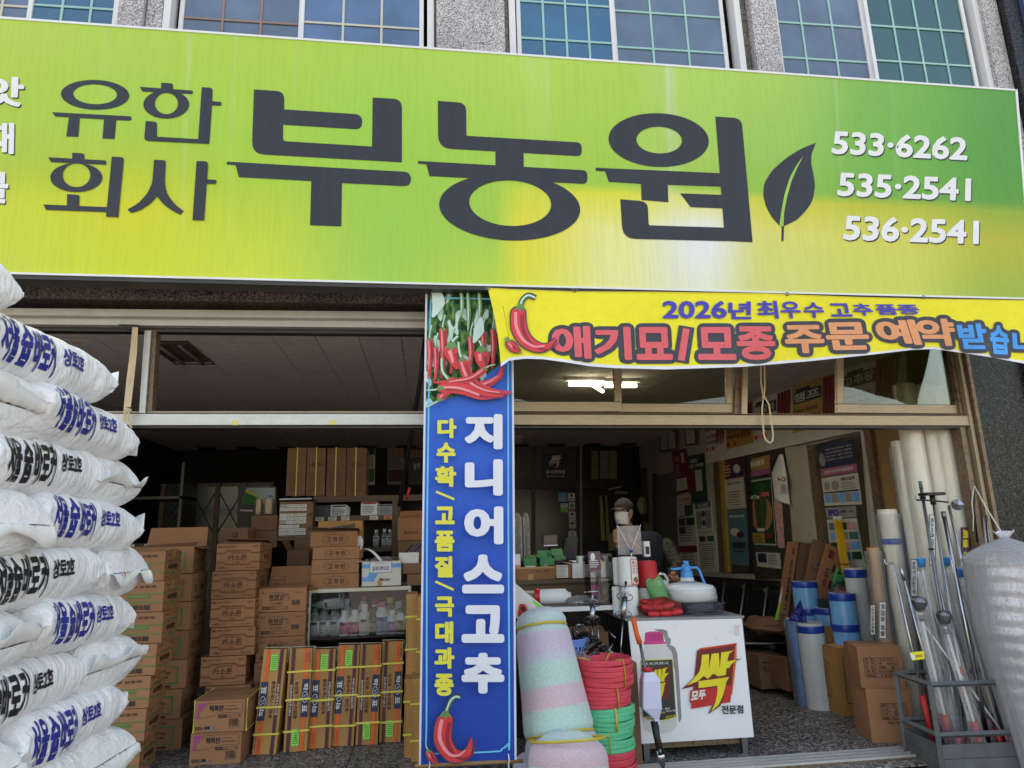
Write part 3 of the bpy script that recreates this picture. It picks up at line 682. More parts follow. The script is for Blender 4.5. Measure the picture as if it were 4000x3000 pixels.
def pepper(I, pts, ws, outline=0, stem=None, sw=6, light=(-.35, .22), mat='pepper_red'):
 n = len(pts)
 if stem:
  if outline: ribbon(I, stem, [sw+outline]*len(stem), 'ban_ink')
  ribbon(I, stem, [sw*1.6]+[sw]*(len(stem)-1), 'stem_green'); ribbon(I, stem, [sw*.5]*len(stem), 'leaf_pale', -sw*.3, 0)
 if outline: ribbon(I, pts, [w+outline for w in ws], 'ban_ink'); I.disc(pts[0][0], pts[0][1], ws[0]+outline, ws[0]*.8+outline, 'ban_ink')
 ribbon(I, pts, ws, mat); I.disc(pts[0][0], pts[0][1], ws[0], ws[0]*.8, mat)
 ribbon(I, pts, [w*.25 for w in ws], 'pepper_dark', ws[1]*.55, ws[1]*.25)
 ribbon(I, pts[:-1], [w*light[1] for w in ws[:-1]], 'pepper_light', ws[1]*light[0], -ws[1]*.1)
 I.h += .0003
 if stem: I.poly([(stem[0][0]-ws[0]*.9, stem[0][1]+ws[0]*.35), (stem[0][0]-ws[0]*.3, stem[0][1]-ws[0]*.5), (stem[0][0]+ws[0]*.3, stem[0][1]-ws[0]*.5), (stem[0][0]+ws[0]*.9, stem[0][1]+ws[0]*.35), (stem[0][0]+ws[0]*.3, stem[0][1]+ws[0]*.15), (stem[0][0], stem[0][1]+ws[0]*.6), (stem[0][0]-ws[0]*.3, stem[0][1]+ws[0]*.15)], 'stem_green')
def bl(x, y):    # the blue banner hangs almost flat, slightly waved
 return 4.30-.05*max(0, (y-1128)/1860)+.007*sin(x/95.+y/400.)+.006*sin(y/210.)
bq = [(1662, 1128), (2004, 1134), (2018, 2968), (1636, 2990)]
BB = thing('vertical_banner', 'tall blue cloth banner with white lettering and red peppers hanging from the sign', 'banner', tuple(at(1840, 1128, 4.31)))
bo = -Vector(BB.location)
def bpx(u, v):
 a = Vector(bq[0]).lerp(Vector(bq[1]), u); b = Vector(bq[3]).lerp(Vector(bq[2]), u); return a.lerp(b, v)
def bfn(u, v): p = bpx(u, v); return at(p.x, p.y, bl(p.x, p.y))
def bcol(u, v):
 p = bpx(u, v); x, y = p
 if u < .025 or u > .975: return lin((218, 220, 230))
 edge_ = 1605-(x-1662)*.55+18*sin(x/40)
 if y < edge_ and x < 2100:
  if y > 1500 and x > 1890: return lin((206, 150, 196))
  a = noise.noise(Vector((x/26, y/60, 1))); b = noise.noise(Vector((x/12, y/24, 5)))
  if a > .22: return lin((196, 222, 214))
  if a < -.25: return lin((34, 56, 40))
  return lin((70+70*b, 112+60*b, 62+40*b))
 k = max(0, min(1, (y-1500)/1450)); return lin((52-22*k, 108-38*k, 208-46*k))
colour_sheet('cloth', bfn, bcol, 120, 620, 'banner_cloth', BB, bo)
def bfm(x, y, h): return at(x, y, bl(x, y)-h)
I = Ink(bfm, h0=.0025, dh=.0004, cut=90)
def cyan_line(pts): ribbon(I, pts, [3.2]*len(pts), 'ban_cyan')
cyan_line([(1985, 1420), (1986, 2100), (1990, 2860), (1984, 2905), (1962, 2925), (1930, 2936), (1700, 2944), (1676, 2936), (1664, 2905), (1666, 2800), (1668, 2100), (1676, 1500), (1682, 1200), (1686, 1172), (1706, 1164), (1915, 1168)])
# top picture: hanging peppers and a pile of red ones (plain peppers, no faces)
for (x, y, l, w) in ((1678, 1330, 150, 13), (1730, 1290, 190, 15), (1765, 1340, 120, 13), (1838, 1320, 120, 12), (1886, 1300, 130, 12), (1926, 1290, 150, 12), (1702, 1360, 130, 11)):
 pepper(I, [(x, y), (x+3, y+l*.4), (x, y+l*.75), (x-6, y+l)], [w, w*.95, w*.6, 2], stem=[(x, y-4), (x+2, y-30), (x+10, y-60)], sw=4)
for (x, y, h) in ((1826, 1135, 170), (1800, 1130, 110), (1870, 1135, 120)): ribbon(I, [(x, y), (x+5, y+h*.5), (x+2, y+h)], [7, 9, 2], 'stem_green'); ribbon(I, [(x, y), (x+3, y+h*.5), (x+1, y+h*.9)], [2, 3, 1], 'leaf_pale')
ribbon(I, [(1700, 1135), (1712, 1180), (1690, 1240)], [16, 26, 3], 'leaf_pale'); ribbon(I, [(1880, 1240), (1870, 1290), (1850, 1340)], [4, 22, 3], 'leaf_pale')
pepper(I, [(1765, 1372), (1772, 1300+90), (1780, 1420), (1790, 1440)], [34, 30, 18, 6], stem=[(1765, 1352), (1772, 1330), (1790, 1312)], sw=6)
pepper(I, [(1882, 1385), (1886, 1412), (1892, 1436)], [30, 26, 10], stem=[(1882, 1366), (1880, 1345), (1872, 1330)], sw=6)
pepper(I, [(1760, 1488), (1830, 1510), (1900, 1500), (1950, 1470), (1960, 1420)], [16, 17, 15, 10, 3], stem=[(1758, 1486), (1730, 1450), (1726, 1400)], sw=6)
pepper(I, [(1808, 1415), (1840, 1490), (1900, 1525), (1960, 1535), (1995, 1530)], [20, 22, 16, 11, 2], stem=[(1806, 1405), (1795, 1370), (1792, 1335)], sw=6)
pepper(I, [(1890, 1445), (1840, 1478), (1760, 1492), (1690, 1494)], [13, 13, 10, 2], stem=[(1892, 1440), (1915, 1428), (1935, 1424)], sw=3)
pepper(I, [(1728, 1515), (1800, 1518), (1880, 1545), (1968, 1546)], [20, 22, 17, 2], stem=[(1722, 1516), (1700, 1522), (1668, 1524)], sw=4)
pepper(I, [(1722, 1552), (1735, 1545), (1760, 1530)], [16, 13, 5], stem=[(1718, 1562), (1690, 1578), (1668, 1590)], sw=4)
for ch, x0, y0, x1, y1 in (('지', 1815, 1617, 1963, 1755), ('니', 1816, 1794, 1964, 1936), ('어', 1813, 1978, 1966, 2126), ('스', 1805, 2166, 1969, 2318), ('고', 1803, 2364, 1970, 2511), ('추', 1803, 2550, 1970, 2709)):
 I.quadtext(ch, [(x0, y0), (x1, y0), (x1, y1), (x0, y1)], 'ban_white', .06)
 for (qx, qy) in (): pass
for ch, x0, y0, x1, y1 in (('다', 150, 117, 253, 223), ('수', 145, 247, 248, 356), ('확', 138, 375, 252, 486), ('고', 138, 592, 243, 688), ('품', 136, 723, 243, 835), ('질', 136, 860, 234, 975), ('극', 137, 1078, 240, 1188), ('대', 138, 1212, 236, 1332), ('과', 134, 1353, 242, 1468), ('종', 134, 1495, 238, 1615)):
 f = lambda x, y: (1600+x/1.382, 1550+y/1.382)
 I.quadtext(ch, [f(x0, y0), f(x1, y0), f(x1, y1), f(x0, y1)], 'ban_yellow', .05)
for (x0, y0, x1, y1) in ((143, 512, 241, 553), (139, 997, 238, 1042)): I.line([(1600+x0/1.382, 1550+y0/1.382), (1600+x1/1.382, 1550+y1/1.382)], 9, 'ban_yellow')
# pepper at the foot, drawn with a dark outline, and a small one beside it
g = lambda x, y: (1600+x/3.318, 2500+y/3.318)
pepper(I, [g(460, 1040), g(430, 1180), g(440, 1330), g(540, 1480), g(660, 1510), g(760, 1440), g(805, 1270)], [30, 33, 33, 28, 22, 13, 2], 5, stem=[g(465, 970), g(495, 880), g(540, 780), g(600, 735), g(655, 745)], sw=6)
pepper(I, [g(255, 1470), g(290, 1530), g(360, 1600)], [14, 14, 3], 4, stem=[g(245, 1440), g(225, 1400), g(215, 1370)], sw=3)
o = I.build('artwork', BB); o.location = bo
y = 4.262
a, b = at(1622, 2992, y), at(2044, 2972, y)
o = MB().tube([a, b], .011, 'wood', 12).build('dowel', BB); o.location = bo
for (x, yy) in ((1676, 2960), (1986, 2945)):
 o = MB().tube([at(x, yy, y-.03), at(x+4, yy+30, y-.03), at(x+1, yy+34, y-.03), at(x+3, yy+110, y-.02), at(x-4, yy+190, y-.02)], .0035, 'white', 6).build('tie_cord', BB); o.location = bo
yt = [(1905, 1124), (1990, 1129), (2240, 1138), (2600, 1140), (3000, 1146), (3350, 1160), (3600, 1166), (4120, 1174)]
yb = [(1957, 1432), (1990, 1408), (2050, 1401), (2120, 1403), (2210, 1415), (2300, 1430), (2400, 1438), (2600, 1443), (2900, 1433), (3150, 1412), (3400, 1386), (3560, 1367), (3650, 1363), (3720, 1373), (3850, 1392), (4000, 1420), (4140, 1450)]
def pl(tab, x):
 for (a, b), (c, d) in zip(tab, tab[1:]):
  if x <= c: t = (x-a)/(c-a); t = max(0, t); return b*(1-t)+d*t
 return tab[-1][1]
def yY(x, y):
 v = max(0, min(1.2, (y-1130)/290)); return 4.16-.03*v-.05*v*sin(x/330.+.8)-.018*sin(x/97.+y/140.)*v-.012*sin(x/41.-y/60.)*min(1, max(0, (x-3200)/400))*v
YB = thing('yellow_banner', 'wide yellow cloth banner with red and orange lettering tied under the sign', 'banner', tuple(at(1905, 1124, 4.16)))
yo = -Vector(YB.location)
def yfn(u, v):
 x = 1905+(4110-1905)*u; x2 = 1957+(4130-1957)*u
 y0 = pl(yt, x); y1 = pl(yb, x2); X = x*(1-v)+x2*v; 
 if u < .02: X += 8*sin(v*pi)
 Y_ = y0*(1-v)+y1*v; return at(X, Y_, yY(X, Y_))
def ycol(u, v):
 if v > .955: return lin((222, 224, 236))
 return lin((236, 224, 66)) if v > .03 else lin((216, 198, 56))
colour_sheet('cloth', yfn, ycol, 420, 66, 'banner_cloth', YB, yo)
def yfm(x, y, h): return at(x, y, yY(x, y)-h)
I = Ink(yfm, h0=.0025, dh=.00035, cut=45)
A5 = lambda x, y: (1880+x/1.975, 1100+y/1.975)
A6 = lambda x, y: (2900+x/2.011, 1100+y/2.011)
def ch(c, f, x0, y0, x1, y1, mat, sk=0, out=True, pad=15, dy=0):
 q = [f(x0, y0), f(x1, y0+dy), f(x1+sk, y1+dy), f(x0+sk, y1)]
 if out:
  cx_ = sum(p[0] for p in q)/4; cy_ = sum(p[1] for p in q)/4
  Q = [(p[0]+(pad if p[0] > cx_ else -pad), p[1]+(pad if p[1] > cy_ else -pad)) for p in q]; return (c, Q, q, mat)
 I.quadtext(c, q, mat, .032)
CH = [ch('애', A5, 535, 342, 838, 595, 'ban_red', 15), ch('기', A5, 862, 348, 1150, 605, 'ban_red', 15), ch('묘', A5, 1185, 350, 1465, 605, 'ban_red', 15), ch('모', A5, 1660, 350, 1955, 605, 'ban_red', 15), ch('종', A5, 1962, 345, 2260, 605, 'ban_red', 15),
  ch('주', A6, 320, 343, 630, 565, 'ban_orange', 25, dy=-4), ch('문', A6, 632, 322, 970, 540, 'ban_orange', 45, dy=-6), ch('예', A6, 1020, 298, 1350, 497, 'ban_orange', 65), ch('약', A6, 1350, 290, 1650, 505, 'ban_orange', 45), ch('받', A6, 1680, 328, 1905, 530, 'ban_sky', 35), ch('습', A6, 1935, 338, 2085, 565, 'ban_sky', 20, dy=12), ch('니', A6, 2115, 385, 2290, 570, 'ban_sky', 15, dy=12)]
for c, Q, q, mt in CH: I.quadtext(c, Q, 'ban_ink', .155)
I.line([A5(1585, 345), A5(1540, 625)], 62, 'ban_ink')
I.dh = .00005
for c, Q, q, mt in CH: I.quadtext(c, q, mt, .04)
I.dh = .0003
I.line([A5(1582, 362), A5(1543, 608)], 27, 'ban_red')
for c, x0, y0, x1, y1 in (('2026', 1398, 148, 1895, 285), ('년', 1905, 152, 2085, 290)): ch(c, A5, x0, y0, x1, y1, 'ban_blue', 0, False)
for c, x0, y0, x1, y1, sk in (('최', 105, 150, 270, 290, 20), ('우', 293, 155, 450, 288, 15), ('수', 475, 162, 635, 285, 12), ('고', 672, 170, 840, 275, 30), ('추', 852, 172, 1005, 266, 35), ('품', 1030, 178, 1200, 260, 35), ('종', 1205, 180, 1375, 258, 30)): ch(c, A6, x0, y0, x1, y1, 'ban_blue', sk, False)
pepper(I, [A5(285, 240), A5(290, 350), A5(340, 450), A5(430, 505), A5(510, 500), A5(575, 440)], [27, 29, 26, 19, 11, 2], 5, stem=[A5(300, 200), A5(320, 140), A5(365, 105), A5(420, 125)], sw=6)
pepper(I, [A5(222, 480), A5(250, 510), A5(300, 545)], [16, 16, 3], 4, stem=[A5(205, 455), A5(188, 430)], sw=3)
o = I.build('artwork', YB); o.location = yo
for x, y in ((1905, 1126), (2245, 1134), (3075, 1148), (3608, 1160)):
 p = at(x, y, 4.155); o = MB().tube([p+Vector((cos(k*.7)*.012, 0, sin(k*.7)*.012)) for k in range(9)], .003, 'steel_dull', 6, closed=True).build('ring', YB); o.location = yo
# ================================================================ SACKS OF SOIL
def sackmat():
 m, nt, b = newmat('sack_film')
 n = noise_node(nt, 3, 4); r = ramp(nt, n.outputs[0], [(.3, lin((234, 235, 238))), (.7, lin((243, 243, 246)))])
 nt.links.new(r.outputs[0], b.inputs['Base Color']); b.inputs['Roughness'].default_value = .33; b.inputs['Specular IOR Level'].default_value = .5
 n1 = noise_node(nt, 9, 5, stretch=(1, 5, 1.2), rough=.6); n2 = noise_node(nt, 38, 3, stretch=(1, 2.4, 1))
 ad = nt.nodes.new('ShaderNodeMath'); ad.operation = 'MULTIPLY_ADD'; ad.inputs[1].default_value = .22; nt.links.new(n2.outputs[0], ad.inputs[0]); nt.links.new(n1.outputs[0], ad.inputs[2])
 bp = nt.nodes.new('ShaderNodeBump'); bp.inputs['Strength'].default_value = .8; bp.inputs['Distance'].default_value = .022
 nt.links.new(ad.outputs[0], bp.inputs['Height']); nt.links.new(bp.outputs[0], b.inputs['Normal'])
sackmat()
pm('ink_bag_blue', (32, 44, 140), .35, var=.1, vs=30); pm('ink_bag_black', (26, 26, 32), .35, var=.1, vs=30)
pm('seam_film', (226, 226, 224), .5, var=.05)
TEX = [0]
def sack_fn(L, Wd, T, seed, droop, big=1.0):
 so = seed*17.3
 # table of girth arc -> angle at mid section
 ex = .72
 def sec(th): c, s_ = cos(th), sin(th); return (Wd/2*math.copysign(abs(c)**ex, c), T/2*math.copysign(abs(s_)**ex, s_))
 tab = [(0, 0)]; p = sec(0); ac = 0
 for k in range(1, 200):
  th = k*pi/200; q = sec(th); ac += sqrt((q[0]-p[0])**2+(q[1]-p[1])**2); tab.append((ac, th)); p = q
 def arc(v):
  a = abs(v)
  for (c0, t0), (c1, t1) in zip(tab, tab[1:]):
   if a <= c1: t = t0+(t1-t0)*(a-c0)/(c1-c0); return t if v >= 0 else -t
  return pi*.99
 def fn(s, th, h=0):
  e = abs(s)**4; pin = max(0.0, 1-abs(s)**11)**.55
  a = Wd/2*(.955+.045*e-.05*(1-e)*0); b = T/2*(pin*.97+.03)
  c, sn = cos(th), sin(th); xx = math.copysign(abs(c)**(ex+.25*e), c)*(a+h*.6); zz = math.copysign(abs(sn)**ex, sn)*(b+h)
  y = s*L/2*(1-.035*abs(c)**4*(1-e)*0)
  q = Vector((c*1.1+so, s*4.2, sn*1.1))
  lump = noise.noise(q*.9)*.012*pin
  w1 = (1-abs(noise.noise(Vector((so, s*9+noise.noise(Vector((c*2, sn*2, so)))*1.7, th*.55+s*1.8))))*2.6)
  w2 = (1-abs(noise.noise(Vector((so+5, s*5, c*4+sn*6))))*2.4)
  w3 = (1-abs(noise.noise(Vector((so+9, s*17+c, th*1.5))))*2.6)
  d = lump+(w1*.0017+w3*.0008)*pin**.5*big+w2*.0065*e*(1-abs(s)**14)
  nrm = Vector((c*.9, 0, sn)).normalized()
  z = zz-droop*(s*.5+.5)**2*.0-droop*s*abs(s)*.5
  return Vector((xx, y, z))+nrm*(d+h)
 return fn, arc
def make_sack(label, loc, rotz, kind, seed, L=.67, Wd=.44, T=.204, droop=.0, tilt=0, text='blue', detail=True):
 t = thing('soil_sack', label, 'sack', loc, group='white sacks of soil stacked by the shopfront', rot=(tilt, 0, rotz))
 fn, arc = sack_fn(L, Wd, T, seed, droop)
 nu, nv = (132, 108) if detail else (40, 24)
 mb = MB().grid(lambda u, v: fn((v*2-1), u*2*pi), nu, nv, 'sack_film', wrapu=True); mb.build('body', t)
 for sg in (-1, 1):
  def sf(u, v, sg=sg):
   x = (u-.5)*Wd*.985*(1-.06*v); e = fn(sg*1.0, 0 if x > 0 else pi)
   wv = .012*sin(u*9+seed)+.01*noise.noise(Vector((u*6, v*2, seed*3.1)))
   cv = (1-(2*u-1)**8); ben = .030*v*v*sin(seed*1.7+sg)
   return Vector((x, sg*(L/2-.001)+sg*v*.026, e.z+(wv+ben)*v*1.5+.004*noise.noise(Vector((u*22, seed, v)))))
  mb = MB().grid(sf, 60 if detail else 12, 3, 'seam_film'); o = mb.build('seam', t, solid=.0012)
  if kind == 'cross' and sg == 1:
   I = Ink(lambda x, y, h: sf(x, y)+Vector((0, 0, h)), cut=.02)
   I.mb = MB()
   def flp(x, y, h): p = sf(x, y); return p+Vector((0, .0, h+.002))
   I.fm = flp
   x = .60
   for mt in ('ink', 'tag_green', 'ink_red', 'ink_blue'):
    I.tris([(x, .3), (x+.022, .75), (x+.022, .3)], [(0, 1, 2)], mt); x += .05
   I.build('print_marks', t)
 if detail:
  mt = 'ink_bag_blue' if text == 'blue' else 'ink_bag_black'
  def fm(u, v, h): th = arc(v); return fn(u/(L/2), th, h)
  if kind == 'long':
   I = Ink(fm, h0=.0012, dh=.0002, cut=.012)
   x0 = -L/2+.045
   I.text('서울', x0, -.06, .080, .135, mt, .035); I.text('슙', x0+.090, -.058, .046, .128, mt, .035); I.text('바로커', x0+.146, -.06, .112, .132, mt, .035)
   I.text('상토2호', -L/2+.335, -.01, .125, .056, mt, .035)
   I.build('print', t)
  else:
   I = Ink(lambda u, v, h: fn(v/(L/2), pi/2-u/(Wd/2)*1.15, h), h0=.0012, dh=.0002, cut=.012)
   I.mb = MB()
   # lettering on the upper face near the end that faces out, read along the seam
   def fe(u, v, h): return fn((L/2-.05-v)/(L/2), pi/2+u/(Wd/2)*1.0, h)
   I.fm = lambda u, v, h: fn((L/2-.055+v*-1)/(L/2), pi/2+(u)/(Wd/2)*1.05, h)
   def f2(u, v, h): return fn((L/2-.04-(.0+v))/(L/2), pi/2-u*4.6, h)
   I.fm = f2
   I.text('서울바이오(주)', -.10, .045, .17, .03, 'ink_bag_blue', .04)
   I.text('Seoul Bio Co., Ltd.', -.07, .022, .14, .014, 'ink_bag_blue', .02)
   I.build('print', t)
   def f3(u, v, h): return fn((L/2-.05-v)/(L/2), -pi/2+.9+u*4.6, h)
 return t
LAY = .161
zl = {}
for kx in range(15):
 zl[kx] = 1.42+(5-kx)*LAY-(.03 if kx == 0 else 0)
rg = random.Random(3)
words = ['topmost', 'second highest', 'third highest', 'fourth highest', 'fifth highest', 'sixth highest', 'seventh highest', 'eighth highest']
XF = -1.115
cnt = {'a': 0, 'b': 0, 'c': 0, 'd': 0}
for k in range(15):
 z = zl[k]-.0
 if z < -.05+.08: z = max(z, .03)
 det = k <= 11
 if k % 2 == 1:      # A layer: black lettering near, crosswise end far
  n = cnt['a']; cnt['a'] += 1
  lb = f'lengthwise sack with large black lettering, {words[n-1]} black one' if k > 1 else 'white sack with slanting blue lettering at the very top of the pile'
  make_sack(lb, (XF-.225+rg.uniform(-.012, .012), 2.27-(.05 if k == 1 else 0)+rg.uniform(-.015, .015), z), radians(rg.uniform(-3, 2)), 'long', 10+k, text='black' if k > 1 else 'blue', detail=det, tilt=radians(rg.uniform(-1, 2)), droop=.01)
  if k == 1: continue
  n = cnt['b']; cnt['b'] += 1
  lb = f'sack seen by its seamed end at the far side, {words[n]}'
  make_sack(lb, (XF-.36+rg.uniform(-.02, .03), 2.69 if k == 3 else 2.82, z), radians(-90+rg.uniform(-5, 5)), 'cross', 30+k, detail=det, droop=.03)
 else:
  n = cnt['c']; cnt['c'] += 1
  if k > 0:
   lb = f'sack showing its seamed end at the left picture edge, {words[n]}'
   make_sack(lb, (XF-.34+rg.uniform(-.02, .02), 2.01, z), radians(-90+rg.uniform(-5, 5)), 'cross', 50+k, detail=det, droop=.03)
  n = cnt['d']; cnt['d'] += 1
  lb = f'lengthwise sack with large blue lettering, {words[n-1]} blue one' if k else 'white sack just showing behind the top of the pile'
  yy = {0: 1.6, 2: 2.43, 4: 2.53}.get(k, 2.57)
  make_sack(lb, (XF-.215+rg.uniform(-.012, .012), yy+rg.uniform(-.015, .015), z), radians(rg.uniform(-3, 2)), 'long', 70+k, text='blue' if k else 'black', detail=det, tilt=radians(rg.uniform(-2, 1)), droop=.02)
# ================================================================ HANGING STRAPS
pm('webbing', (206, 184, 150), .8, var=.08, vs=20)
def strip(pts, w, mat, Y, name, parent=None, thick=.002, lab=None, cat=None):
 """flat band of photo width w (pixels) through photo points at depth Y"""
 vs = []; n = len(pts)
 for i, p in enumerate(pts):
  a = Vector(pts[max(0, i-1)][:2]); b = Vector(pts[min(n-1, i+1)][:2]); t = (b-a).normalized(); nn = Vector((-t.y, t.x))*w/2
  yy = Y+(p[2] if len(p) > 2 else 0)
  vs += [at(p[0]+nn.x, p[1]+nn.y, yy), at(p[0]-nn.x, p[1]-nn.y, yy)]
 o = MB().add(vs, [(2*i, 2*i+1, 2*i+3, 2*i+2) for i in range(n-1)], mat).build(name, parent, solid=thick)
 if lab: tag(o, lab, cat)
 return o
t = thing('hanging_strap', 'beige fabric strap hanging from the top rail down to the sacks, tied in a knot', 'strap', tuple(at(520, 1275, 4.62)))
def rel(o, t): o.location = -Vector(t.location); return o
rel(strip([(525, 1278), (515, 1380, .004), (502, 1480, -.003), (492, 1580), (482, 1700), (478, 1760)], 15, 'webbing', 4.62, 'strap', t), t)
rel(strip([(533, 1278), (528, 1380), (515, 1500, .005), (504, 1590)], 13, 'webbing', 4.615, 'strap', t), t)
rel(MB().tube([at(498, 1594, 4.6), at(508, 1600, 4.6), at(504, 1612, 4.61), at(496, 1606, 4.6)], .014, 'webbing', 8, closed=True).build('knot', t), t)
rel(MB().tube([at(503, 1612, 4.6), at(500, 1640, 4.6), at(510, 1665, 4.6), at(516, 1672, 4.6)], .006, 'webbing', 6).build('loose_end', t), t)
rel(MB().slab([at(460, 1266, 4.63), at(540, 1268, 4.63), at(546, 1290, 4.63), at(490, 1284, 4.63)], (0, .02, 0), 'bronze_dark').build('bracket', t), t)
t = thing('hanging_cord_loop', 'beige flat cord knotted and hanging in a loop before the beige beam', 'cord', tuple(at(2975, 1436, 4.66)))
rel(strip([(2972, 1420), (2973, 1500), (2982, 1552), (2976, 1600), (2984, 1700), (2994, 1722), (3008, 1730), (3018, 1722), (3020, 1695), (3012, 1640), (3004, 1580), (2990, 1556), (2984, 1552)], 5.5, 'webbing', 4.655, 'loop', t), t)
rel(strip([(2985, 1420), (2988, 1500), (2984, 1552)], 5.5, 'webbing', 4.65, 'loop', t), t)
rel(MB().tube([at(2978, 1548, 4.648), at(2986, 1546, 4.645), at(2990, 1556, 4.648), at(2982, 1560, 4.648)], .007, 'webbing', 6, closed=True).build('knot', t), t)
# ================================================================ CARTONS
def carton(name, label, cat, loc, size, art=None, mat='cardboard', rotz=0, rot=None, group=None, top='closed', straps=0, side='right', smat='strap_yellow', seed=0, back_flap=.16):
 """art: dict face -> fn(Ink, w, h); faces front, right, left, top"""
 w, d, h = size; t = thing(name, label, cat, loc, rotz, group, rot)
 rr = random.Random(seed+int(abs(loc[0]*977+loc[2]*131)*10))
 mb = MB(); n = 5
 b = .004
 def P(u, v, s, face):
  x = (u-.5)*w; y = (v-.5)*d; return x, y
 j = lambda: rr.uniform(-.0018, .0018)
 body = MB()
 ft = h-.0015
 # four side walls bulging slightly outward, floor and lid
 def wall(A, B, nrm):
  def fn(u, v):
   p = A.lerp(B, u); bul = .0035*sin(u*pi)*sin(v*pi)
   return p+Vector((0, 0, v*ft))+nrm*bul
  body.grid(fn, 4, 3, mat, smooth=True)
 c = [Vector((-w/2, -d/2, 0)), Vector((w/2, -d/2, 0)), Vector((w/2, d/2, 0)), Vector((-w/2, d/2, 0))]
 wall(c[0], c[1], Vector((0, -1, 0))); wall(c[1], c[2], Vector((1, 0, 0))); wall(c[2], c[3], Vector((0, 1, 0))); wall(c[3], c[0], Vector((-1, 0, 0)))
 body.add([p for p in c], [(3, 2, 1, 0)], mat)
 if top == 'open': body.box((-w/2+.004, -d/2+.004, .01), (w/2-.004, d/2-.004, h*.6), 'cardboard_dark')
 else: body.add([(p.x, p.y, ft-.004) for p in c], [(0, 1, 2, 3)], 'cardboard_dark')
 body.build('body', t)
 def flap(q, nm='flap'):
  q = [Vector(p) for p in q]; MB().add(q, [(0, 1, 2, 3)], mat).build(nm, t, solid=.003)
 if top == 'closed':
  for sg in (-1, 1):
   flap([(-w/2+.001, sg*d/2, ft), (w/2-.001, sg*d/2, ft), (w/2-.001, sg*.0025, ft+.002+abs(j())), (-w/2+.001, sg*.0025, ft+.002+abs(j()))])
  MB().add([(-w/2-.001, -.024, ft+.006), (w/2+.001, -.024, ft+.006), (w/2+.001, .024, ft+.006), (-w/2-.001, .024, ft+.006)], [(0, 1, 2, 3)], 'packing_tape').build('tape', t)
  if art != 0 and w > .2:
   for xx in (-w/2-.001, w/2+.001):
    MB().add([(xx*1.004, -.024, ft+.006), (xx*1.004, .024, ft+.006), (xx*1.006, .024, ft-.06), (xx*1.006, -.024, ft-.06)], [(0, 1, 2, 3)], 'packing_tape').build('tape', t)
 elif top == 'raised':    # rear flap standing up, front one sprung half open
  flap([(-w/2, d/2, ft), (w/2, d/2, ft), (w/2-.01, d/2+.05, ft+back_flap), (-w/2+.01, d/2+.05, ft+back_flap)])
  flap([(-w/2, -d/2, ft), (w/2, -d/2, ft), (w/2, -.02, ft+.035), (-w/2, -.01, ft+.012)])
  flap([(w/2, -d/2, ft), (w/2, d/2, ft), (w/2+.07, d/2, ft-.03), (w/2+.07, -d/2, ft-.02)])
 elif top == 'sprung':
  flap([(-w/2, -d/2, ft), (w/2, -d/2, ft), (w/2, -.01, ft+.006), (-w/2, -.01, ft+.022)])
  flap([(-w/2, d/2, ft), (w/2, d/2, ft), (w/2, .0, ft+.03), (-w/2, .01, ft+.045)])
 elif top == 'open':
  flap([(-w/2, d/2, ft), (w/2, d/2, ft), (w/2, d/2+.06, ft+back_flap), (-w/2, d/2+.06, ft+back_flap)])
  flap([(-w/2, -d/2, ft), (-w/2, d/2, ft), (-w/2-.05, d/2, ft+back_flap*.6), (-w/2-.05, -d/2, ft+back_flap*.6)])
 fm = {'front': (plane((-w/2, -d/2, 0), (1, 0, 0), (0, 0, 1)), w, h), 'right': (plane((w/2, -d/2, 0), (0, 1, 0), (0, 0, 1)), d, h), 'left': (plane((-w/2, d/2, 0), (0, -1, 0), (0, 0, 1)), d, h), 'top': (plane((-w/2, -d/2, ft+.004), (1, 0, 0), (0, 1, 0)), w, d)}
 if art:
  for face, fn in art.items():
   f, a, bb = fm[face]
   key = (name, face, id(fn), round(a, 3), round(bb, 3))
   if key in ARTS: o = bpy.data.objects.new('print', ARTS[key]); COL.objects.link(o); o.parent = t
   else:
    I = Ink(f, h0=.0048 if face != 'top' else .001); fn(I, a, bb); o = I.build('print', t); ARTS[key] = o.data
 for k in range(straps):
  x = -w/2+w*(k+1)/(straps+1)+j()*4; e = .005
  q = [(-d/2-e, -e), (d/2+e, -e), (d/2+e, h+e+.003), (-d/2-e, h+e+.003)]
  MB().tube([(x, y, z) for y, z in q], .0055, smat, 6, closed=True, smooth=False, flat=(1, .35)).build('strap', t)
 return t
ARTS = {}
def art_ssaimet_front(I, w, h):
 I.rect(w*.42, h*.80, w*.54, h*.87, 'ink'); I.text('농약', w*.43, h*.81, w*.10, h*.05, 'cardboard', 0); I.text('살충제', w*.58, h*.79, w*.28, h*.09, 'ink')
 g = 'ink_green'
 I.line([(0, h*.66), (w*.3, h*.66), (w*.42, h*.6), (w, h*.6)], h*.03, g); I.line([(0, h*.30), (w, h*.30)], h*.03, g)
 I.frame(w*.4, h*.36, w*.78, h*.54, h*.012, g); I.rect(w*.42, h*.46, w*.76, h*.53, g); I.text('판매가격', w*.5, h*.475, w*.18, h*.035, 'cardboard', 0)
 I.bars(w*.42, h*.07, w*.36, h*.16, 'ink', 18, 3)
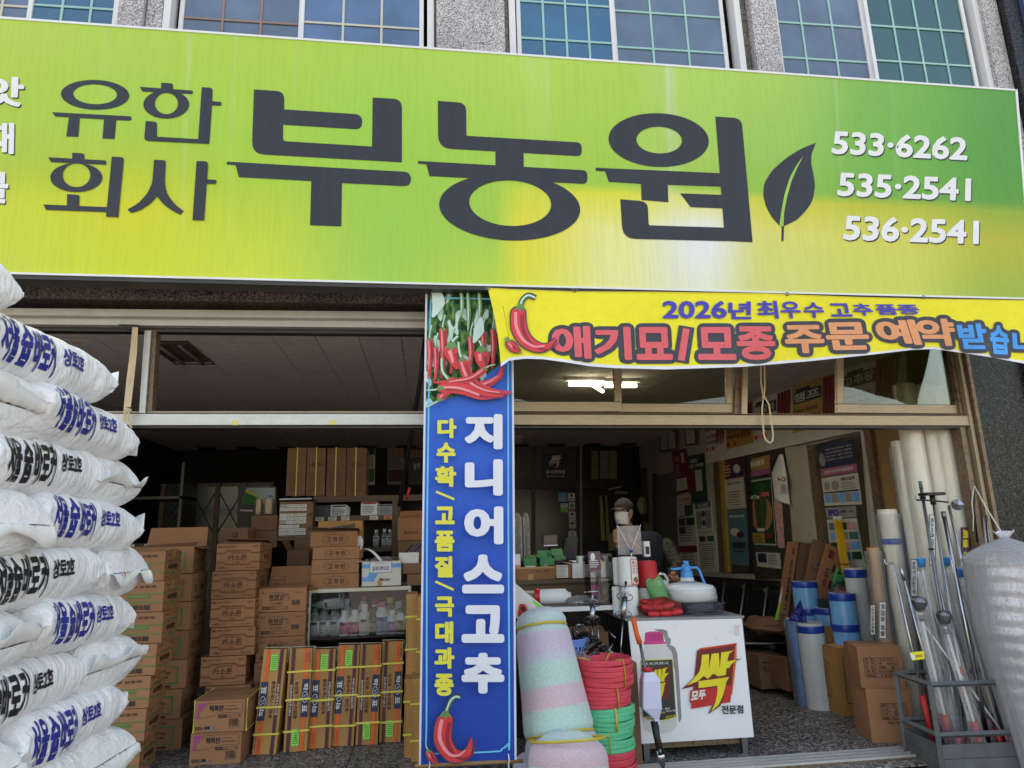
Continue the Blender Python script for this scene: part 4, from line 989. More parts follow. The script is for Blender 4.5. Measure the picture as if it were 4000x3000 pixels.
def art_ssaimet_side(I, w, h):
 g = 'ink_green'
 I.text('보통독성', w*.1, h*.84, w*.25, h*.05, 'ink', .01); I.text('농약', w*.78, h*.86, w*.16, h*.05, 'ink', .02)
 I.line([(0, h*.6), (w*.18, h*.6), (w*.28, h*.70), (w*.82, h*.70), (w*.9, h*.62), (w, h*.62)], h*.035, g)
 I.line([(0, h*.30), (w*.18, h*.30), (w*.28, h*.2), (w*.82, h*.2), (w*.9, h*.28), (w, h*.28)], h*.035, g)
 I.text('강력한 토양살충제', w*.3, h*.60, w*.38, h*.05, 'ink', .005); I.text('싸이메트', w*.2, h*.34, w*.6, h*.22, 'ink', 0.0245); I.text('입제', w*.44, h*.24, w*.12, h*.06, 'ink', .01)
 I.text('동방아그로', w*.1, h*.07, w*.2, h*.05, 'ink', .01); I.text('3kg×6포입', w*.62, h*.07, w*.24, h*.055, g, .01)
def art_nageo_front(I, w, h):
 I.text('농약', w*.62, h*.84, w*.14, h*.08, 'ink'); I.frame(w*.25, h*.16, w*.88, h*.78, w*.02, 'ink_green'); I.text('3kg', w*.62, h*.5, w*.14, h*.1, 'ink'); I.text('4봉', w*.62, h*.36, w*.12, h*.08, 'ink')
 I.rect(w*.5, h*.05, w*.78, h*.11, 'ink'); I.text('(주)한농', w*.52, h*.06, w*.2, h*.04, 'cardboard', 0); I.text('약효보증기간:          까지', w*.03, h*.93, w*.5, h*.045, 'ink', .005)
def art_nageo_side(I, w, h):
 g = 'ink_green'; I.frame(w*.12, h*.2, w*.88, h*.74, w*.012, g); I.text('나크총', w*.42, h*.36, w*.34, h*.24, 'ink', 0.0245); I.text('입제', w*.5, h*.24, w*.14, h*.07, g); I.scribble(w*.16, h*.3, w*.2, h*.3, 4, 'ink', 4); I.scribble(w*.15, h*.06, w*.7, h*.08, 1, 'ink', 5)
 I.text('농약', w*.86, h*.86, w*.1, h*.06, 'ink')
def art_caso(I, w, h):
 b = 'ink_brown'
 I.rect(w*.03, h*.85, w*.12, h*.92, b); I.text('농약', w*.04, h*.86, w*.07, h*.045, 'cardboard', 0); I.text('저독성 어독성Ⅲ급', w*.14, h*.855, w*.32, h*.065, b); I.text('제초제', w*.83, h*.86, w*.13, h*.065, b)
 def br(y0, y1, th):
  I.line([(0, h*y0), (w*.18, h*y0), (w*.24, h*y1), (w*.76, h*y1), (w*.82, h*y0), (w, h*y0)], th*h, b)
 br(.66, .745, .026); br(.625, .71, .008); br(.30, .215, .026); br(.335, .25, .008)
 I.text('잔디밭 토양처리 제초제', w*.32, h*.62, w*.38, h*.06, b); I.text('카소론', w*.27, h*.37, w*.44, h*.22, b, .024); I.text('입제', w*.45, h*.27, w*.09, h*.06, b)
 I.text('동방아그로', w*.12, h*.06, w*.17, h*.06, b); I.line([(w*.05, h*.13), (w*.09, h*.10), (w*.12, h*.12), (w*.19, h*.145)], h*.018, b); I.text('2kg×10포입', w*.7, h*.06, w*.24, h*.065, b)
def art_dong(I, w, h):
 k = 'ink'
 I.ring(w*.095, h*.81, w*.017, h*.04, w*.010, h*.024, k); I.text('경농', w*.12, h*.775, w*.06, h*.07, k); I.text('풀까지 확실하게 완벽한 골육 항생', w*.25, h*.80, w*.30, h*.045, k, .01)
 I.text('동장군', w*.22, h*.55, w*.33, h*.2, k, .03); I.ring(w*.60, h*.72, w*.038, h*.055, w*.033, h*.047, 'ink_brown'); I.text('3kg', w*.575, h*.695, w*.05, h*.05, k); I.text('입제', w*.60, h*.53, w*.06, h*.065, k)
 I.scribble(w*.24, h*.48, w*.3, h*.05, 1, k, 3, .9); I.text('3kg X 8봉입', w*.28, h*.31, w*.22, h*.085, k, .02)
 I.rect(w*.09, h*.10, w*.26, h*.235, k); I.text('판매가격', w*.10, h*.125, w*.15, h*.08, 'cardboard', .01); I.frame(w*.26, h*.10, w*.63, h*.235, h*.013, k); I.text('개당', w*.28, h*.13, w*.06, h*.07, k); I.text('원', w*.58, h*.13, w*.03, h*.07, k)
 I.bars(w*.71, h*.27, w*.165, h*.21, k, 20, 5); I.text('농약 제초제', w*.79, h*.78, w*.13, h*.055, k)
def art_haek(I, w, h):
 m = 'ink_magenta'
 for (i, j) in ((0, 0), (1, 0), (2, 0), (0, 1), (1, 1), (0, 2), (0, 3)):
  I.poly([(w*(.06+i*.058), h*(.82-j*.12)), (w*(.112+i*.058), h*(.828-j*.12+.012*i)), (w*(.110+i*.058), h*(.925-j*.12+.01*i)), (w*(.06+i*.058), h*(.915-j*.12))], m)
 I.line([(w*.24, h*.92), (w*.93, h*.95), (w*.955, h*.92), (w*.955, h*.6)], h*.012, 'ink_wine'); I.line([(w*.955, h*.6), (w*.8, h*.6), (w*.6, h*.61), (w*.4, h*.53), (w*.2, h*.47), (w*.06, h*.48), (w*.06, h*.56)], h*.012, 'ink_wine')
 I.text('핵폭탄', w*.30, h*.66, w*.29, h*.2, 'ink', .03); I.text('흑색썩음균핵병약', w*.62, h*.80, w*.20, h*.045, 'ink', .01); I.text('입제·2kg×10포입', w*.61, h*.68, w*.27, h*.07, 'ink')
 I.rect(w*.49, h*.45, w*.65, h*.55, 'ink'); I.text('판매가격', w*.50, h*.47, w*.13, h*.055, 'cardboard', 0); I.frame(w*.64, h*.45, w*.93, h*.55, h*.01, 'ink'); I.text('한 개', w*.67, h*.47, w*.07, h*.055, 'ink', .01); I.text('원', w*.89, h*.47, w*.03, h*.06, 'ink', .01)
 I.bars(w*.70, h*.19, w*.20, h*.22, 'ink', 20, 2); I.text('8 809144 603019', w*.69, h*.14, w*.22, h*.035, 'ink', 0)
 I.text('팜한농', w*.05, h*.09, w*.15, h*.12, 'ink', .022)
 for i in range(3): I.rect(w*(.235+i*.053), h*.11, w*(.28+i*.053), h*.2, 'ink' if i < 2 else 'ink_grey')
 I.rect(w*.23, h*.06, w*.43, h*.09, 'ink_grey')
def art_pin(I, w, h):
 I.ring(w*.53, h*.48, w*.27, h*.36, w*.262, h*.335, 'ink', n=44)
 for k_, c_ in enumerate('고정핀'): I.text(c_, w*(.345+k_*.13), h*.33, w*.095, h*.32, 'ink', .024)
def film_art(I, w, h, flip=False, tag_at='top', mark=0):
 f0 = I.fm
 if flip: I.fm = lambda u, v, hh: f0(w-u, h-v, hh)
 I.rect(w*.15, 0, w*.31, h*.999, 'ink_orange'); I.rect(w*.74, 0, w*.89, h*.999, 'ink_wine')
 I.rect(w*.045, h*.31, w*.36, h*.68, 'ink_navy'); I.text('학', w*.09, h*.35, w*.21, h*.075, 'paper', .02, 90); I.text('표', w*.09, h*.56, w*.21, h*.075, 'paper', .02, 90)
 I.ring(w*.20, h*.485, w*.13, h*.055, w*.115, h*.049, 'paper'); I.line([(w*.13, h*.46), (w*.28, h*.48), (w*.13, h*.49), (w*.28, h*.51)], h*.007, 'paper')
 I.text('농업용 기능성필름', w*.50, h*.33, w*.17, h*.36, 'ink_wine', .022, 90); I.text('일신화학공업주식회사', w*.77, h*.36, w*.10, h*.30, 'paper', .01, 90); I.text('www.ilshinhwahak.co.kr', w*.385, h*.45, w*.045, h*.14, 'ink', 0, 90)
 I.text('SINCE 1967', w*.19, h*.05, w*.09, h*.1, 'ink_red', .01, 90); I.text('고객중심경영', w*.05, h*.04, w*.06, h*.12, 'ink_wine', .01, 90)
 if tag_at:
  y0 = .79 if (tag_at == 'top') != flip else .06
  I.rect(w*.36, h*y0, w*.68, h*(y0+.155), 'tag_green')
  I.scribble(w*.40, h*(y0+.012), w*.25, h*.13, 7, 'ink', 3+int(w*1000), .35)
 if mark: I.line([(w*.40, h*.79), (w*.40, h*.84), (w*.33, h*.8), (w*.46, h*.8)], h*.004, 'ink'); I.line([(w*.5, h*.86), (w*.55, h*.89), (w*.45, h*.9), (w*.52, h*.84)], h*.004, 'ink')
# ---- stacks of pesticide cartons on the left
def stack(name, front_px, Y, hs, d, art, words, cat='carton', z0=0, group=None, top_kind='closed', yb=2500, mat='cardboard', side='right', jit=.012, seed=1, straps=0, shift=None, rz=2):
 """front_px=(xl,xr) on the front plane at row yb; hs list of heights bottom to top; words: labels bottom to top"""
 r = random.Random(seed); x0 = at(front_px[0], yb, Y).x; x1 = at(front_px[1], yb, Y).x; w = x1-x0; z = z0
 out = []
 for i, h in enumerate(hs):
  dx = r.uniform(-jit, jit)+(shift[i] if shift else 0)
  out.append(carton(name, words[i], cat, ((x0+x1)/2+dx, Y+d/2+r.uniform(0, jit), z+.0005), (w, d, h-.003), art, mat, rotz=radians(r.uniform(-rz, rz)), group=group, top=(top_kind if i == len(hs)-1 else 'closed'), straps=straps, seed=i))
  z += h+.003
 return out
ordn = ['bottom', 'second from the floor', 'third from the floor', 'fourth from the floor', 'fifth from the floor', 'sixth from the floor', 'topmost', 'eighth']
x1 = at(650, 2157, 5.3).x
mid = lambda a, b: (a, b)
def px_of(X, Y, z): d = Vector((X, Y, z))-CAM; return 2000+F*d.dot(_r)/d.dot(_fw), 1500-F*d.dot(_u)/d.dot(_fw)
A1 = {'front': art_ssaimet_front, 'right': art_ssaimet_side}
r_ = random.Random(5); z = 0
for i in range(7):
 h = .2075; carton('pesticide_carton', f'green printed pesticide carton in the near left stack, {ordn[i]}' + (' one' if i else ' one in shade'), 'carton', (x1-.20+r_.uniform(-.012, .012)-(.012*(6-i) if i < 3 else 0), 5.3+.155, z+.0005), (.40, .31, h-.003), A1, rotz=radians(r_.uniform(-2, 2)), group='green printed cartons of the near left stack', seed=i)
 z += h+.002
A2 = {'front': art_nageo_front, 'right': art_nageo_side}
X2 = at(761, 2150, 5.88).x; z = 0
for i in range(7):
 h = .2105; carton('pesticide_carton', f'green framed carton of the left stack further back, {ordn[i]}' + (', with its flap raised' if i == 6 else ''), 'carton', (X2-.24+r_.uniform(-.014, .014), 5.88+.175, z+.0005), (.48, .35, h-.003), A2, rotz=radians(r_.uniform(-2.5, 2.5)), group='green framed cartons of the rear left stack', seed=i, top='raised' if i == 6 else 'closed')
 z += h+.003
stack('herbicide_carton', (843, 1012), 5.9, [.212]*7, .42, {'front': art_caso, 'right': art_caso}, [f'brown printed herbicide carton of the middle stack, {ordn[i]}' for i in range(7)], group='brown printed cartons of the middle stack', top_kind='sprung', yb=2160, seed=4, shift=[-.02, -.0, -.07, .01, .0, -.03, 0], rz=1.5)
stack('herbicide_carton', (1008, 1195), 6.0, [.187]*6, .36, {'front': art_dong, 'right': art_dong}, [f'black printed carton beside the glass cabinet, {(ordn[i] if i < 5 else "topmost")}' for i in range(6)], group='black printed cartons beside the cabinet', top_kind='raised', yb=2330, seed=6, jit=.008, rz=1)
stack('powder_carton', (744, 945), 5.42, [.208]*2, .4, {'front': art_haek}, ['magenta marked carton standing on the floor before the stacks', 'magenta marked carton with yellow straps lying upon its twin'], group='magenta marked cartons', yb=2960, seed=8, jit=.012, straps=0)
for k_, o_ in enumerate([o for o in COL.objects if o.name.startswith('powder_carton')]):
 for x_ in (-.17, .19) if k_ else ():
  MB().tube([(x_, -.204, .0), (x_, .204, .0), (x_, .204, .213), (x_, -.204, .213)], .0035, 'strap_yellow', 6, closed=True, smooth=False, flat=(1, .5)).build('strap', o_)
# mixed cartons behind
def px_carton(name, label, xl, xr, yt_, yb_, Y, d, art=None, mat='cardboard', top='closed', rotz=0, cat='carton', group=None, straps=0, **k):
 A = at(xl, yb_, Y); Bq = at(xr, yb_, Y); T = at((xl+xr)/2, yt_, Y); z0 = (A.z+Bq.z)/2
 return carton(name, label, cat, ((A.x+Bq.x)/2, Y+d/2, z0), (Bq.x-A.x, d, T.z-z0), art, mat, rotz, group=group, top=top, straps=straps, **k)
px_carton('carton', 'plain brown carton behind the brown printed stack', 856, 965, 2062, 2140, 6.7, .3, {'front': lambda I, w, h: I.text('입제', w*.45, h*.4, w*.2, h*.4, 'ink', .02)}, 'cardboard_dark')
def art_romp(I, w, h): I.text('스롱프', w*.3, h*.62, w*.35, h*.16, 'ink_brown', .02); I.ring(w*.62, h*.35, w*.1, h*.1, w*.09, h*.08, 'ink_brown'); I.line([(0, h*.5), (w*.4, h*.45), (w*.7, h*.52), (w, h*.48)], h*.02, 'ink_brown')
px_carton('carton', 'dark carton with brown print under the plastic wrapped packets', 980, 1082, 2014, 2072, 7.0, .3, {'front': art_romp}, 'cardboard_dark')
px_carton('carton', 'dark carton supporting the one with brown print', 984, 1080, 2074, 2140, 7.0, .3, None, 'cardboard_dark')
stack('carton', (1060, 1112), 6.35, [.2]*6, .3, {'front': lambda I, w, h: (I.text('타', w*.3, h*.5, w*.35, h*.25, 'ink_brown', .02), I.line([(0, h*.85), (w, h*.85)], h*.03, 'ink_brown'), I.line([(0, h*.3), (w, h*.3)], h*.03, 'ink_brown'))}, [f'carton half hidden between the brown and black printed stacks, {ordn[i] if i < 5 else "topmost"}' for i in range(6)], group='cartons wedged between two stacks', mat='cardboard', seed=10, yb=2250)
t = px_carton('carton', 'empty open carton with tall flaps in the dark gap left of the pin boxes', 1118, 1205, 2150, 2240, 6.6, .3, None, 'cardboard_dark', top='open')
# plastic wrapped packets
p = at(1025, 2011, 7.02)
for k, (dx, w) in enumerate(((-.03, .09), (.07, .13))):
 q = thing('seed_packet', ('slim' if k == 0 else 'broad')+' glossy plastic wrapped packet on the dark carton', 'packet', (p.x+dx-.02, 7.08, p.z+.002))
 MB().lathe([(w*.36, 0), (w*.42, .03), (w*.40, .14), (w*.30, .17), (.01, .19)], 'wrap', 14).build('wrapper', q)
 MB().box((-w*.26, -w*.26, .002), (w*.26, w*.26, .15), 'packing_tape').build('contents', q)
# ---- tall cartons of greenhouse film
films = [((984, 2952), (1077, 2946), (1030, 2539), (1122, 2538), False, 'top', 0), ((1106, 2941), (1198, 2935), (1129, 2536), (1224, 2534), True, 'bottom', 1), ((1201, 2927), (1291, 2923), (1224, 2539), (1313, 2535), False, 'top', 0),
   ((1292, 2919), (1380, 2912), (1322, 2523), (1407, 2518), False, 'top', 0), ((1388, 2915), (1474, 2908), (1407, 2521), (1492, 2515), True, 'bottom', 0), ((1480, 2903), (1564, 2899), (1495, 2509), (1575, 2503), True, 'bottom', 0)]
fl_lab = ['tall film carton leaning at the left end of the row, green tag high', 'tall film carton with handwriting and a low green tag, second from left', 'tall film carton with high green tag, third from left', 'tall film carton with high green tag, fourth from left', 'tall film carton with low green tag, second from right', 'tall film carton with low green tag, right end of the row']
for k, (BL, BR, TL, TR, flip, tg, mk) in enumerate(films):
 a = atZ(BL[0], BL[1], 0); b = atZ(BR[0], BR[1], 0); Yb = (a.y+b.y)/2; a = at(*BL, Yb); b = at(*BR, Yb); w = (b.x-a.x)
 Yt = Yb+.10; c = at(*TL, Yt); d_ = at(*TR, Yt); mx = (a.x+b.x)/2; tx = (c.x+d_.x)/2; H = sqrt((tx-mx)**2+.1**2+(c.z)**2)
 ty = atan2(tx-mx, c.z); tb = atan2(.10, c.z)
 dp = .17
 t = carton('film_carton', fl_lab[k], 'carton', (mx, Yb, 0.003), (w, dp, H), {}, 'cardboard_tan', rot=(-tb, ty, 0), group='tall film cartons standing in a row', top='closed', seed=k)
 for ch in [o for o in COL.objects if o.parent == t]: ch.location = (0, dp/2, 0)
 I = Ink(plane((-w/2, 0, 0), (1, 0, 0), (0, 0, 1)), h0=.0048); film_art(I, w, H, flip, tg, mk); I.build('print', t)
 I = Ink(plane((-w/2, 0, H+.006), (1, 0, 0), (0, 1, 0)), h0=.001); I.rect(w*.15, 0, w*.31, dp, 'ink_orange'); I.rect(w*.74, 0, w*.89, dp, 'ink_wine'); I.rect(w*.3, dp*.3, w*.7, dp*.7, 'ink_navy'); I.rect(w*.35, .002, w*.75, dp*.22, 'tag_green'); I.build('print', t)
 for fz in ((.17, .44) if k == 0 else (.2, .48, .77)):
  z = H*fz+.008*sin(k*3+fz*9); e = .007
  MB().tube([(-w/2-e, -e, z), (w/2+e, -e, z+.004), (w/2+e, dp+e, z+.004), (-w/2-e, dp+e, z)], .0075, 'strap_yellow', 6, closed=True, smooth=False, flat=(.3, 1)).build('strap', t)
 for yy in (.05, .1):
  MB().tube([(-w/2-.006, yy, H+.012), (w/2+.006, yy, H+.012)], .003, 'cream_plastic', 6).build('cord', t)
  MB().tube([(w/2+.006, yy, H+.012), (w/2+.007, yy, H-.1)], .003, 'cream_plastic', 6).build('cord', t)
# ---- flat tall cartons behind the blue banner's left edge
for k, (xl, xr, yt_, yb_, Y, lb) in enumerate([(1585, 1628, 2322, 2640, 5.45, 'tan flat carton with one yellow strap, upper left one beside the blue banner'), (1629, 1668, 2330, 2650, 5.4, 'tan flat carton partly behind the blue banner, upper right one'),
           (1578, 1612, 2652, 2975, 5.3, 'tan narrow carton on the floor left of the blue banner foot'), (1606, 1664, 2650, 3010, 5.2, 'tan broad carton on the floor just behind the blue banner foot')]):
 t = px_carton('flat_carton', lb, xl, xr, yt_, yb_, Y, .3, {'front': (lambda I, w, h: (I.frame(w*.3, h*.1, w*.72, h*.6, .002, 'ink_wine'), I.text('고추농가용 골판지', w*.42, h*.13, w*.18, h*.44, 'ink_wine', .01, 90))) if k == 1 else (lambda I, w, h: I.line([(w*.1, h*.05), (w*.1, h*.95)], .002, 'cardboard_dark'))}, 'cardboard_tan', group='tan flat cartons beside the banner')
 A = at(xl, yb_, Y); w = at(xr, yb_, Y).x-A.x; H = at(xl, yt_, Y).z-A.z
 for fz in (.32, .72): MB().tube([(-w/2-.007, -.157, H*fz), (w/2+.007, -.157, H*fz+.003), (w/2+.007, .157, H*fz), (-w/2-.007, .157, H*fz)], .0075, 'strap_yellow', 6, closed=True, smooth=False, flat=(.3, 1)).build('strap', t)
# rest of the row hidden behind the banner keeps the stack plausible
# ---- glass cabinet with bottles
CY = 6.12
cl_ = at(1207, 2400, CY).x; cr_ = at(1600, 2400, CY).x; ct = at(1400, 2296, CY).z
t = thing('glass_cabinet', 'low glass fronted cabinet with white frame holding pesticide bottles', 'cabinet', ((cl_+cr_)/2, CY, 0)); w2 = (cr_-cl_)/2; D = .5
MB().box((-w2-.01, -.01, ct-.03), (w2+.01, D, ct), 'cream_plastic').build('top_board', t, bevel=.003)
MB().box((-w2, 0, 0), (w2, D, .05), 'alu_white').build('base', t)
for s_ in (-1, 1): MB().box((s_*w2-.011, 0, .05), (s_*w2+.011, .02, ct-.03), 'alu_white').build('frame_post', t)
MB().box((-w2, D-.01, .05), (w2, D, ct-.03), 'wall_dark').build('rear_panel', t)
shz = at(1300, 2487, CY+.1).z
MB().box((-w2+.01, .03, shz-.012), (w2-.01, D-.01, shz-.001), 'alu_dark').build('shelf', t)
MB().box((-w2+.012, .008, .06), (w2-.012, .012, ct-.032), 'cabinet_glass').build('pane', t)
for s_ in (-1, 1): MB().box((s_*(w2-.004)-.003, .022, .06), (s_*(w2-.004)+.003, D-.012, ct-.032), 'cabinet_glass').build('pane', t)
film('bottle_clear', (.9, .92, .9), .35, (200, 205, 200), .15, bump=0); pm('bottle_white', (224, 226, 226), .3, var=.03); pm('bottle_green', (60, 96, 74), .2); pm('cap_green', (26, 92, 66), .35); pm('cap_white', (226, 228, 230), .35); pm('cap_pink', (216, 110, 160), .4)
pm('label_white', (222, 224, 224), .5); pm('label_pink', (214, 84, 124), .5, var=.25, vs=30); pm('label_blue', (96, 160, 220), .5, var=.15, vs=20); pm('label_lilac', (196, 140, 200), .5, var=.15, vs=20); pm('label_olive', (130, 140, 80), .5, var=.3, vs=24); pm('liquid_dark', (30, 18, 16), .12); pm('cap_red', (196, 26, 34), .3)
def bottle(label, loc, r, h, body, cap, lab, rot=None, group=None, neck=.55, shirt=(.12, .62), ink='ink', small=True):
 t = thing('bottle', label, 'bottle', loc, group=group, rot=rot)
 sh = h*.70
 MB().lathe([(r*.9, 0), (r, h*.02), (r, sh*.95), (r*.93, sh), (r*neck*1.1, sh+h*.09), (r*neck, sh+h*.12), (r*neck, h*.87)], body, 20).build('body', t)
 n = 20; prof = [(r*neck*1.12, h*.84), (r*neck*1.15, h*.86), (r*neck*1.15, h*.99), (r*neck*1.02, h)]
 MB().lathe(prof, cap, n, smooth=False).build('cap', t)
 MB().lathe([(r*1.012, h*shirt[0]), (r*1.012, h*shirt[1])], lab, 20).build('label', t)
 I = Ink(lambda u, v, hh: Vector(((r*1.014+hh)*sin(u/r), -(r*1.014+hh)*cos(u/r), v)), h0=.0006, cut=.02)
 sd_ = int(loc[0]*1000)
 I.scribble(-r*.75, h*(shirt[0]+.02), r*1.5, h*(shirt[1]-shirt[0]-.04), 9, ink, sd_, .45)
 I.rect(-r*.6, h*(shirt[1]-.12), r*.4, h*(shirt[1]-.05), ink)
 I.build('print', t)
 return t
bz = shz
rows = [(1229, 98, .055, 'bottle_clear', 'cap_green', 'label_white', 'clear bottle with green cap and white label, leftmost in the cabinet'), (1264, 98, .055, 'bottle_clear', 'cap_green', 'label_white', 'clear bottle with green cap and white label, second from left in the cabinet'), (1306, 98, .057, 'bottle_clear', 'cap_green', 'label_white', 'clear bottle with green cap, beside the first pink bottle'),
  (1345, 85, .056, 'bottle_white', 'cap_white', 'label_pink', 'white capped pink bottle with a green fruit mark'), (1385, 85, .056, 'bottle_white', 'cap_white', 'label_pink', 'white capped pink bottle next to the tall white one'), (1423, 103, .055, 'bottle_white', 'cap_white', 'label_white', 'tall all white bottle in the middle of the cabinet'),
  (1460, 92, .050, 'bottle_green', 'cap_green', 'label_olive', 'dark green bottle between the white and the blue bottle'), (1490, 108, .066, 'bottle_white', 'cap_pink', 'label_blue', 'large bottle with pink cap and blue label'), (1531, 80, .054, 'bottle_white', 'cap_white', 'label_lilac', 'small white bottle with lilac label'), (1565, 84, .052, 'bottle_white', 'cap_green', 'label_olive', 'green capped bottle at the right end of the cabinet')]
for (x, hp, r, bd, cp, lb, nm) in rows:
 p = at(x, 2480, CY+.12); h = hp/2660*6.55
 bottle(nm, (p.x, CY+.12, bz), r*.86, h, bd, cp, lb, shirt=(.08, .55))
for (x, hp, r, bd, cp, lb, nm) in [(1350, 118, .05, 'bottle_white', 'cap_white', 'label_white', 'white bottle in the back row behind the pink bottles'), (1418, 128, .05, 'bottle_white', 'ink_magenta', 'label_pink', 'magenta capped bottle in the back row'), (1462, 112, .05, 'bottle_white', 'ink_magenta', 'label_white', 'bottle with magenta cap behind the dark green one'), (1522, 118, .05, 'bottle_clear', 'ink_yellow', 'label_olive', 'yellow capped bottle in the back row'), (1556, 104, .06, 'bottle_white', 'cap_white', 'label_white', 'white bottle in the back row at the right end')]:
 p = at(x, 2460, CY+.34); bottle(nm, (p.x, CY+.34, bz), r*.9, hp/2660*6.4, bd, cp, lb)
p = at(1225, 2381, CY+.12)
t = bottle('clear bottle with green cap lying across the standing bottles', (p.x-.02, CY+.12, p.z+.055), .042, .27, 'bottle_clear', 'cap_green', 'label_white', rot=(0, radians(90), 0))
t.location = (p.x+.255, CY+.10, p.z+.047); t.rotation_euler = (0, radians(-92), 0)
# ---- things on top of the cabinet
zc = ct
pinY = CY+.03
pins = [(1213, 1401, 2240, 2291), (1214, 1398, 2191, 2240), (1220, 1403, 2147, 2191), (1209, 1392, 2094, 2147)]
pz = zc+.001; pw_ = ['lowest', 'second lowest', 'second highest', 'highest']
for k, (xl, xr, a_, b_) in enumerate(pins):
 A = at(xl, b_, pinY); Bq = at(xr, b_, pinY); h = (b_-a_)/2660*6.28
 carton('pin_carton', f'shallow brown box with an oval mark on the glass cabinet, {pw_[k]}', 'carton', ((A.x+Bq.x)/2, pinY+.17, pz), (Bq.x-A.x, .3, h-.002), {'front': art_pin}, rotz=radians((-1, 1.5, -1, 1)[k]), group='shallow brown pin boxes', top='sprung' if k == 3 else 'closed', seed=k); pz += h+.002
px_carton('pin_carton', 'upright brown box with a green oval mark behind the pin boxes', 1240, 1413, 2035, 2130, 6.5, .16, {'front': lambda I, w, h: (I.ring(w*.48, h*.5, w*.31, h*.26, w*.30, h*.24, 'ink_green'), [I.text(c_, w*(.26+k_*.16), h*.40, w*.12, h*.2, 'ink_green', .024) for k_, c_ in enumerate('고정핀')])}, 'cardboard_tan', rotz=0)
# bundle of cable ties
p = at(1330, 2090, pinY+.08); t = thing('tie_bundle', 'bundle of grey ties lying on the highest pin box', 'ties', (p.x, pinY+.12, pz+.02))
rb = random.Random(2)
for k in range(14): a = rb.uniform(-.3, .3); MB().tube([(-.11, rb.uniform(-.03, .03), rb.uniform(0, .01)), (0, rb.uniform(-.02, .02), rb.uniform(.01, .03)), (.12, a*.1, rb.uniform(.01, .045))], .003, 'steel_dull', 5).build('tie', t)
def art_leaf(I, w, h):
 I.rect(0, 0, w, h, 'cardboard_white'); I.rect(0, h*.72, w, h*.9, 'label_blue'); I.poly([(0, h*.18), (w*.3, h*.18), (w*.45, h*.62), (w*.2, h*.62), (w*.14, h*.36), (0, h*.36)], 'label_blue'); I.rect(w*.2, h*.62, w, h*.66, 'cardboard_white')
 I.rect(w*.2, h*.52, w*.76, h*.97, 'ink_blue'); I.rect(w*.21, h*.54, w*.75, h*.96, 'paper'); I.text('잎에서뿌리로', w*.26, h*.6, w*.44, h*.2, 'ink_blue', .025); I.text('뿌리 수확량까지 풍성하게', w*.34, h*.88, w*.26, h*.04, 'ink_blue', .01)
 I.text('Magio', w*.42, h*.14, w*.28, h*.18, 'ink', .02, 0, .15); I.rect(w*.4, 0, w*.52, h*.22, 'packing_tape')
t = px_carton('carton', 'white and blue open carton of plastic bags on the cabinet', 1413, 1566, 2192, 2288, CY+.03, .3, {'front': art_leaf}, 'cardboard_white', top='open', back_flap=.01)
A = at(1490, 2195, CY+.1)
q = thing('plastic_bag', 'crumpled clear bag of red goods in the white carton', 'bag', (A.x+.02, CY+.16, A.z-.01))
def crumple(cx, cy, cz, seed, amp=.25, f=2.2):
 def fn(u, v):
  th = u*2*pi; ph = (v-.5)*pi; d = Vector((cos(th)*cos(ph), sin(th)*cos(ph), sin(ph)))
  k = 1+amp*noise.noise(d*f+Vector((seed, 0, 0)))+amp*.7*(1-abs(noise.noise(d*f*2.6+Vector((0, seed, 0))))*2.6)*.5
  return Vector((d.x*cx*k, d.y*cy*k, d.z*cz*k))
 return fn
MB().grid(crumple(.15, .09, .05, 3), 28, 16, 'wrap', wrapu=True).build('bag', q); MB().grid(crumple(.09, .06, .03, 5), 14, 8, 'pepper_dark', wrapu=True).build('contents', q)
q = thing('cloth_bag', 'white rumpled cloth strap bag hanging out of the white carton', 'bag', (A.x-.22, CY+.10, A.z+.06))
MB().grid(lambda u, v: Vector((.03*sin(v*5)+(u-.5)*.07*(1.2-v), .02*noise.noise(Vector((u*3, v*4, 1))), .16-v*.22+.01*sin(u*9))), 10, 24, 'white').build('cloth', q, solid=.002)
MB().grid(lambda u, v: Vector((.02+.2*v+(u-.5)*.03, -.03, .05-.11*v+.05*sin(v*3))), 4, 20, 'white').build('cloth_strap', q, solid=.002)
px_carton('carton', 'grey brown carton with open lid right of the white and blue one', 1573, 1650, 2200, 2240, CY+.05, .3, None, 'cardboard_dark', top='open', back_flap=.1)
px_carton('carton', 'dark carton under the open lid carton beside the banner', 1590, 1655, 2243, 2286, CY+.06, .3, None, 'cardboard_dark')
t = thing('pen_box', 'pale tray with dark pens leaning in it beside the banner', 'tray', tuple(at(1590, 2200, CY+.1)))
MB().box((-.07, -.02, 0), (.1, .1, .09), 'paper').build('tray', t); 
for k in range(4): MB().tube([(-.05+.03*k, 0, .05), (.05+.05*k, .03, .16+.01*k)], .006, 'ink_blue' if k % 2 else 'black', 6).build('pen', t)
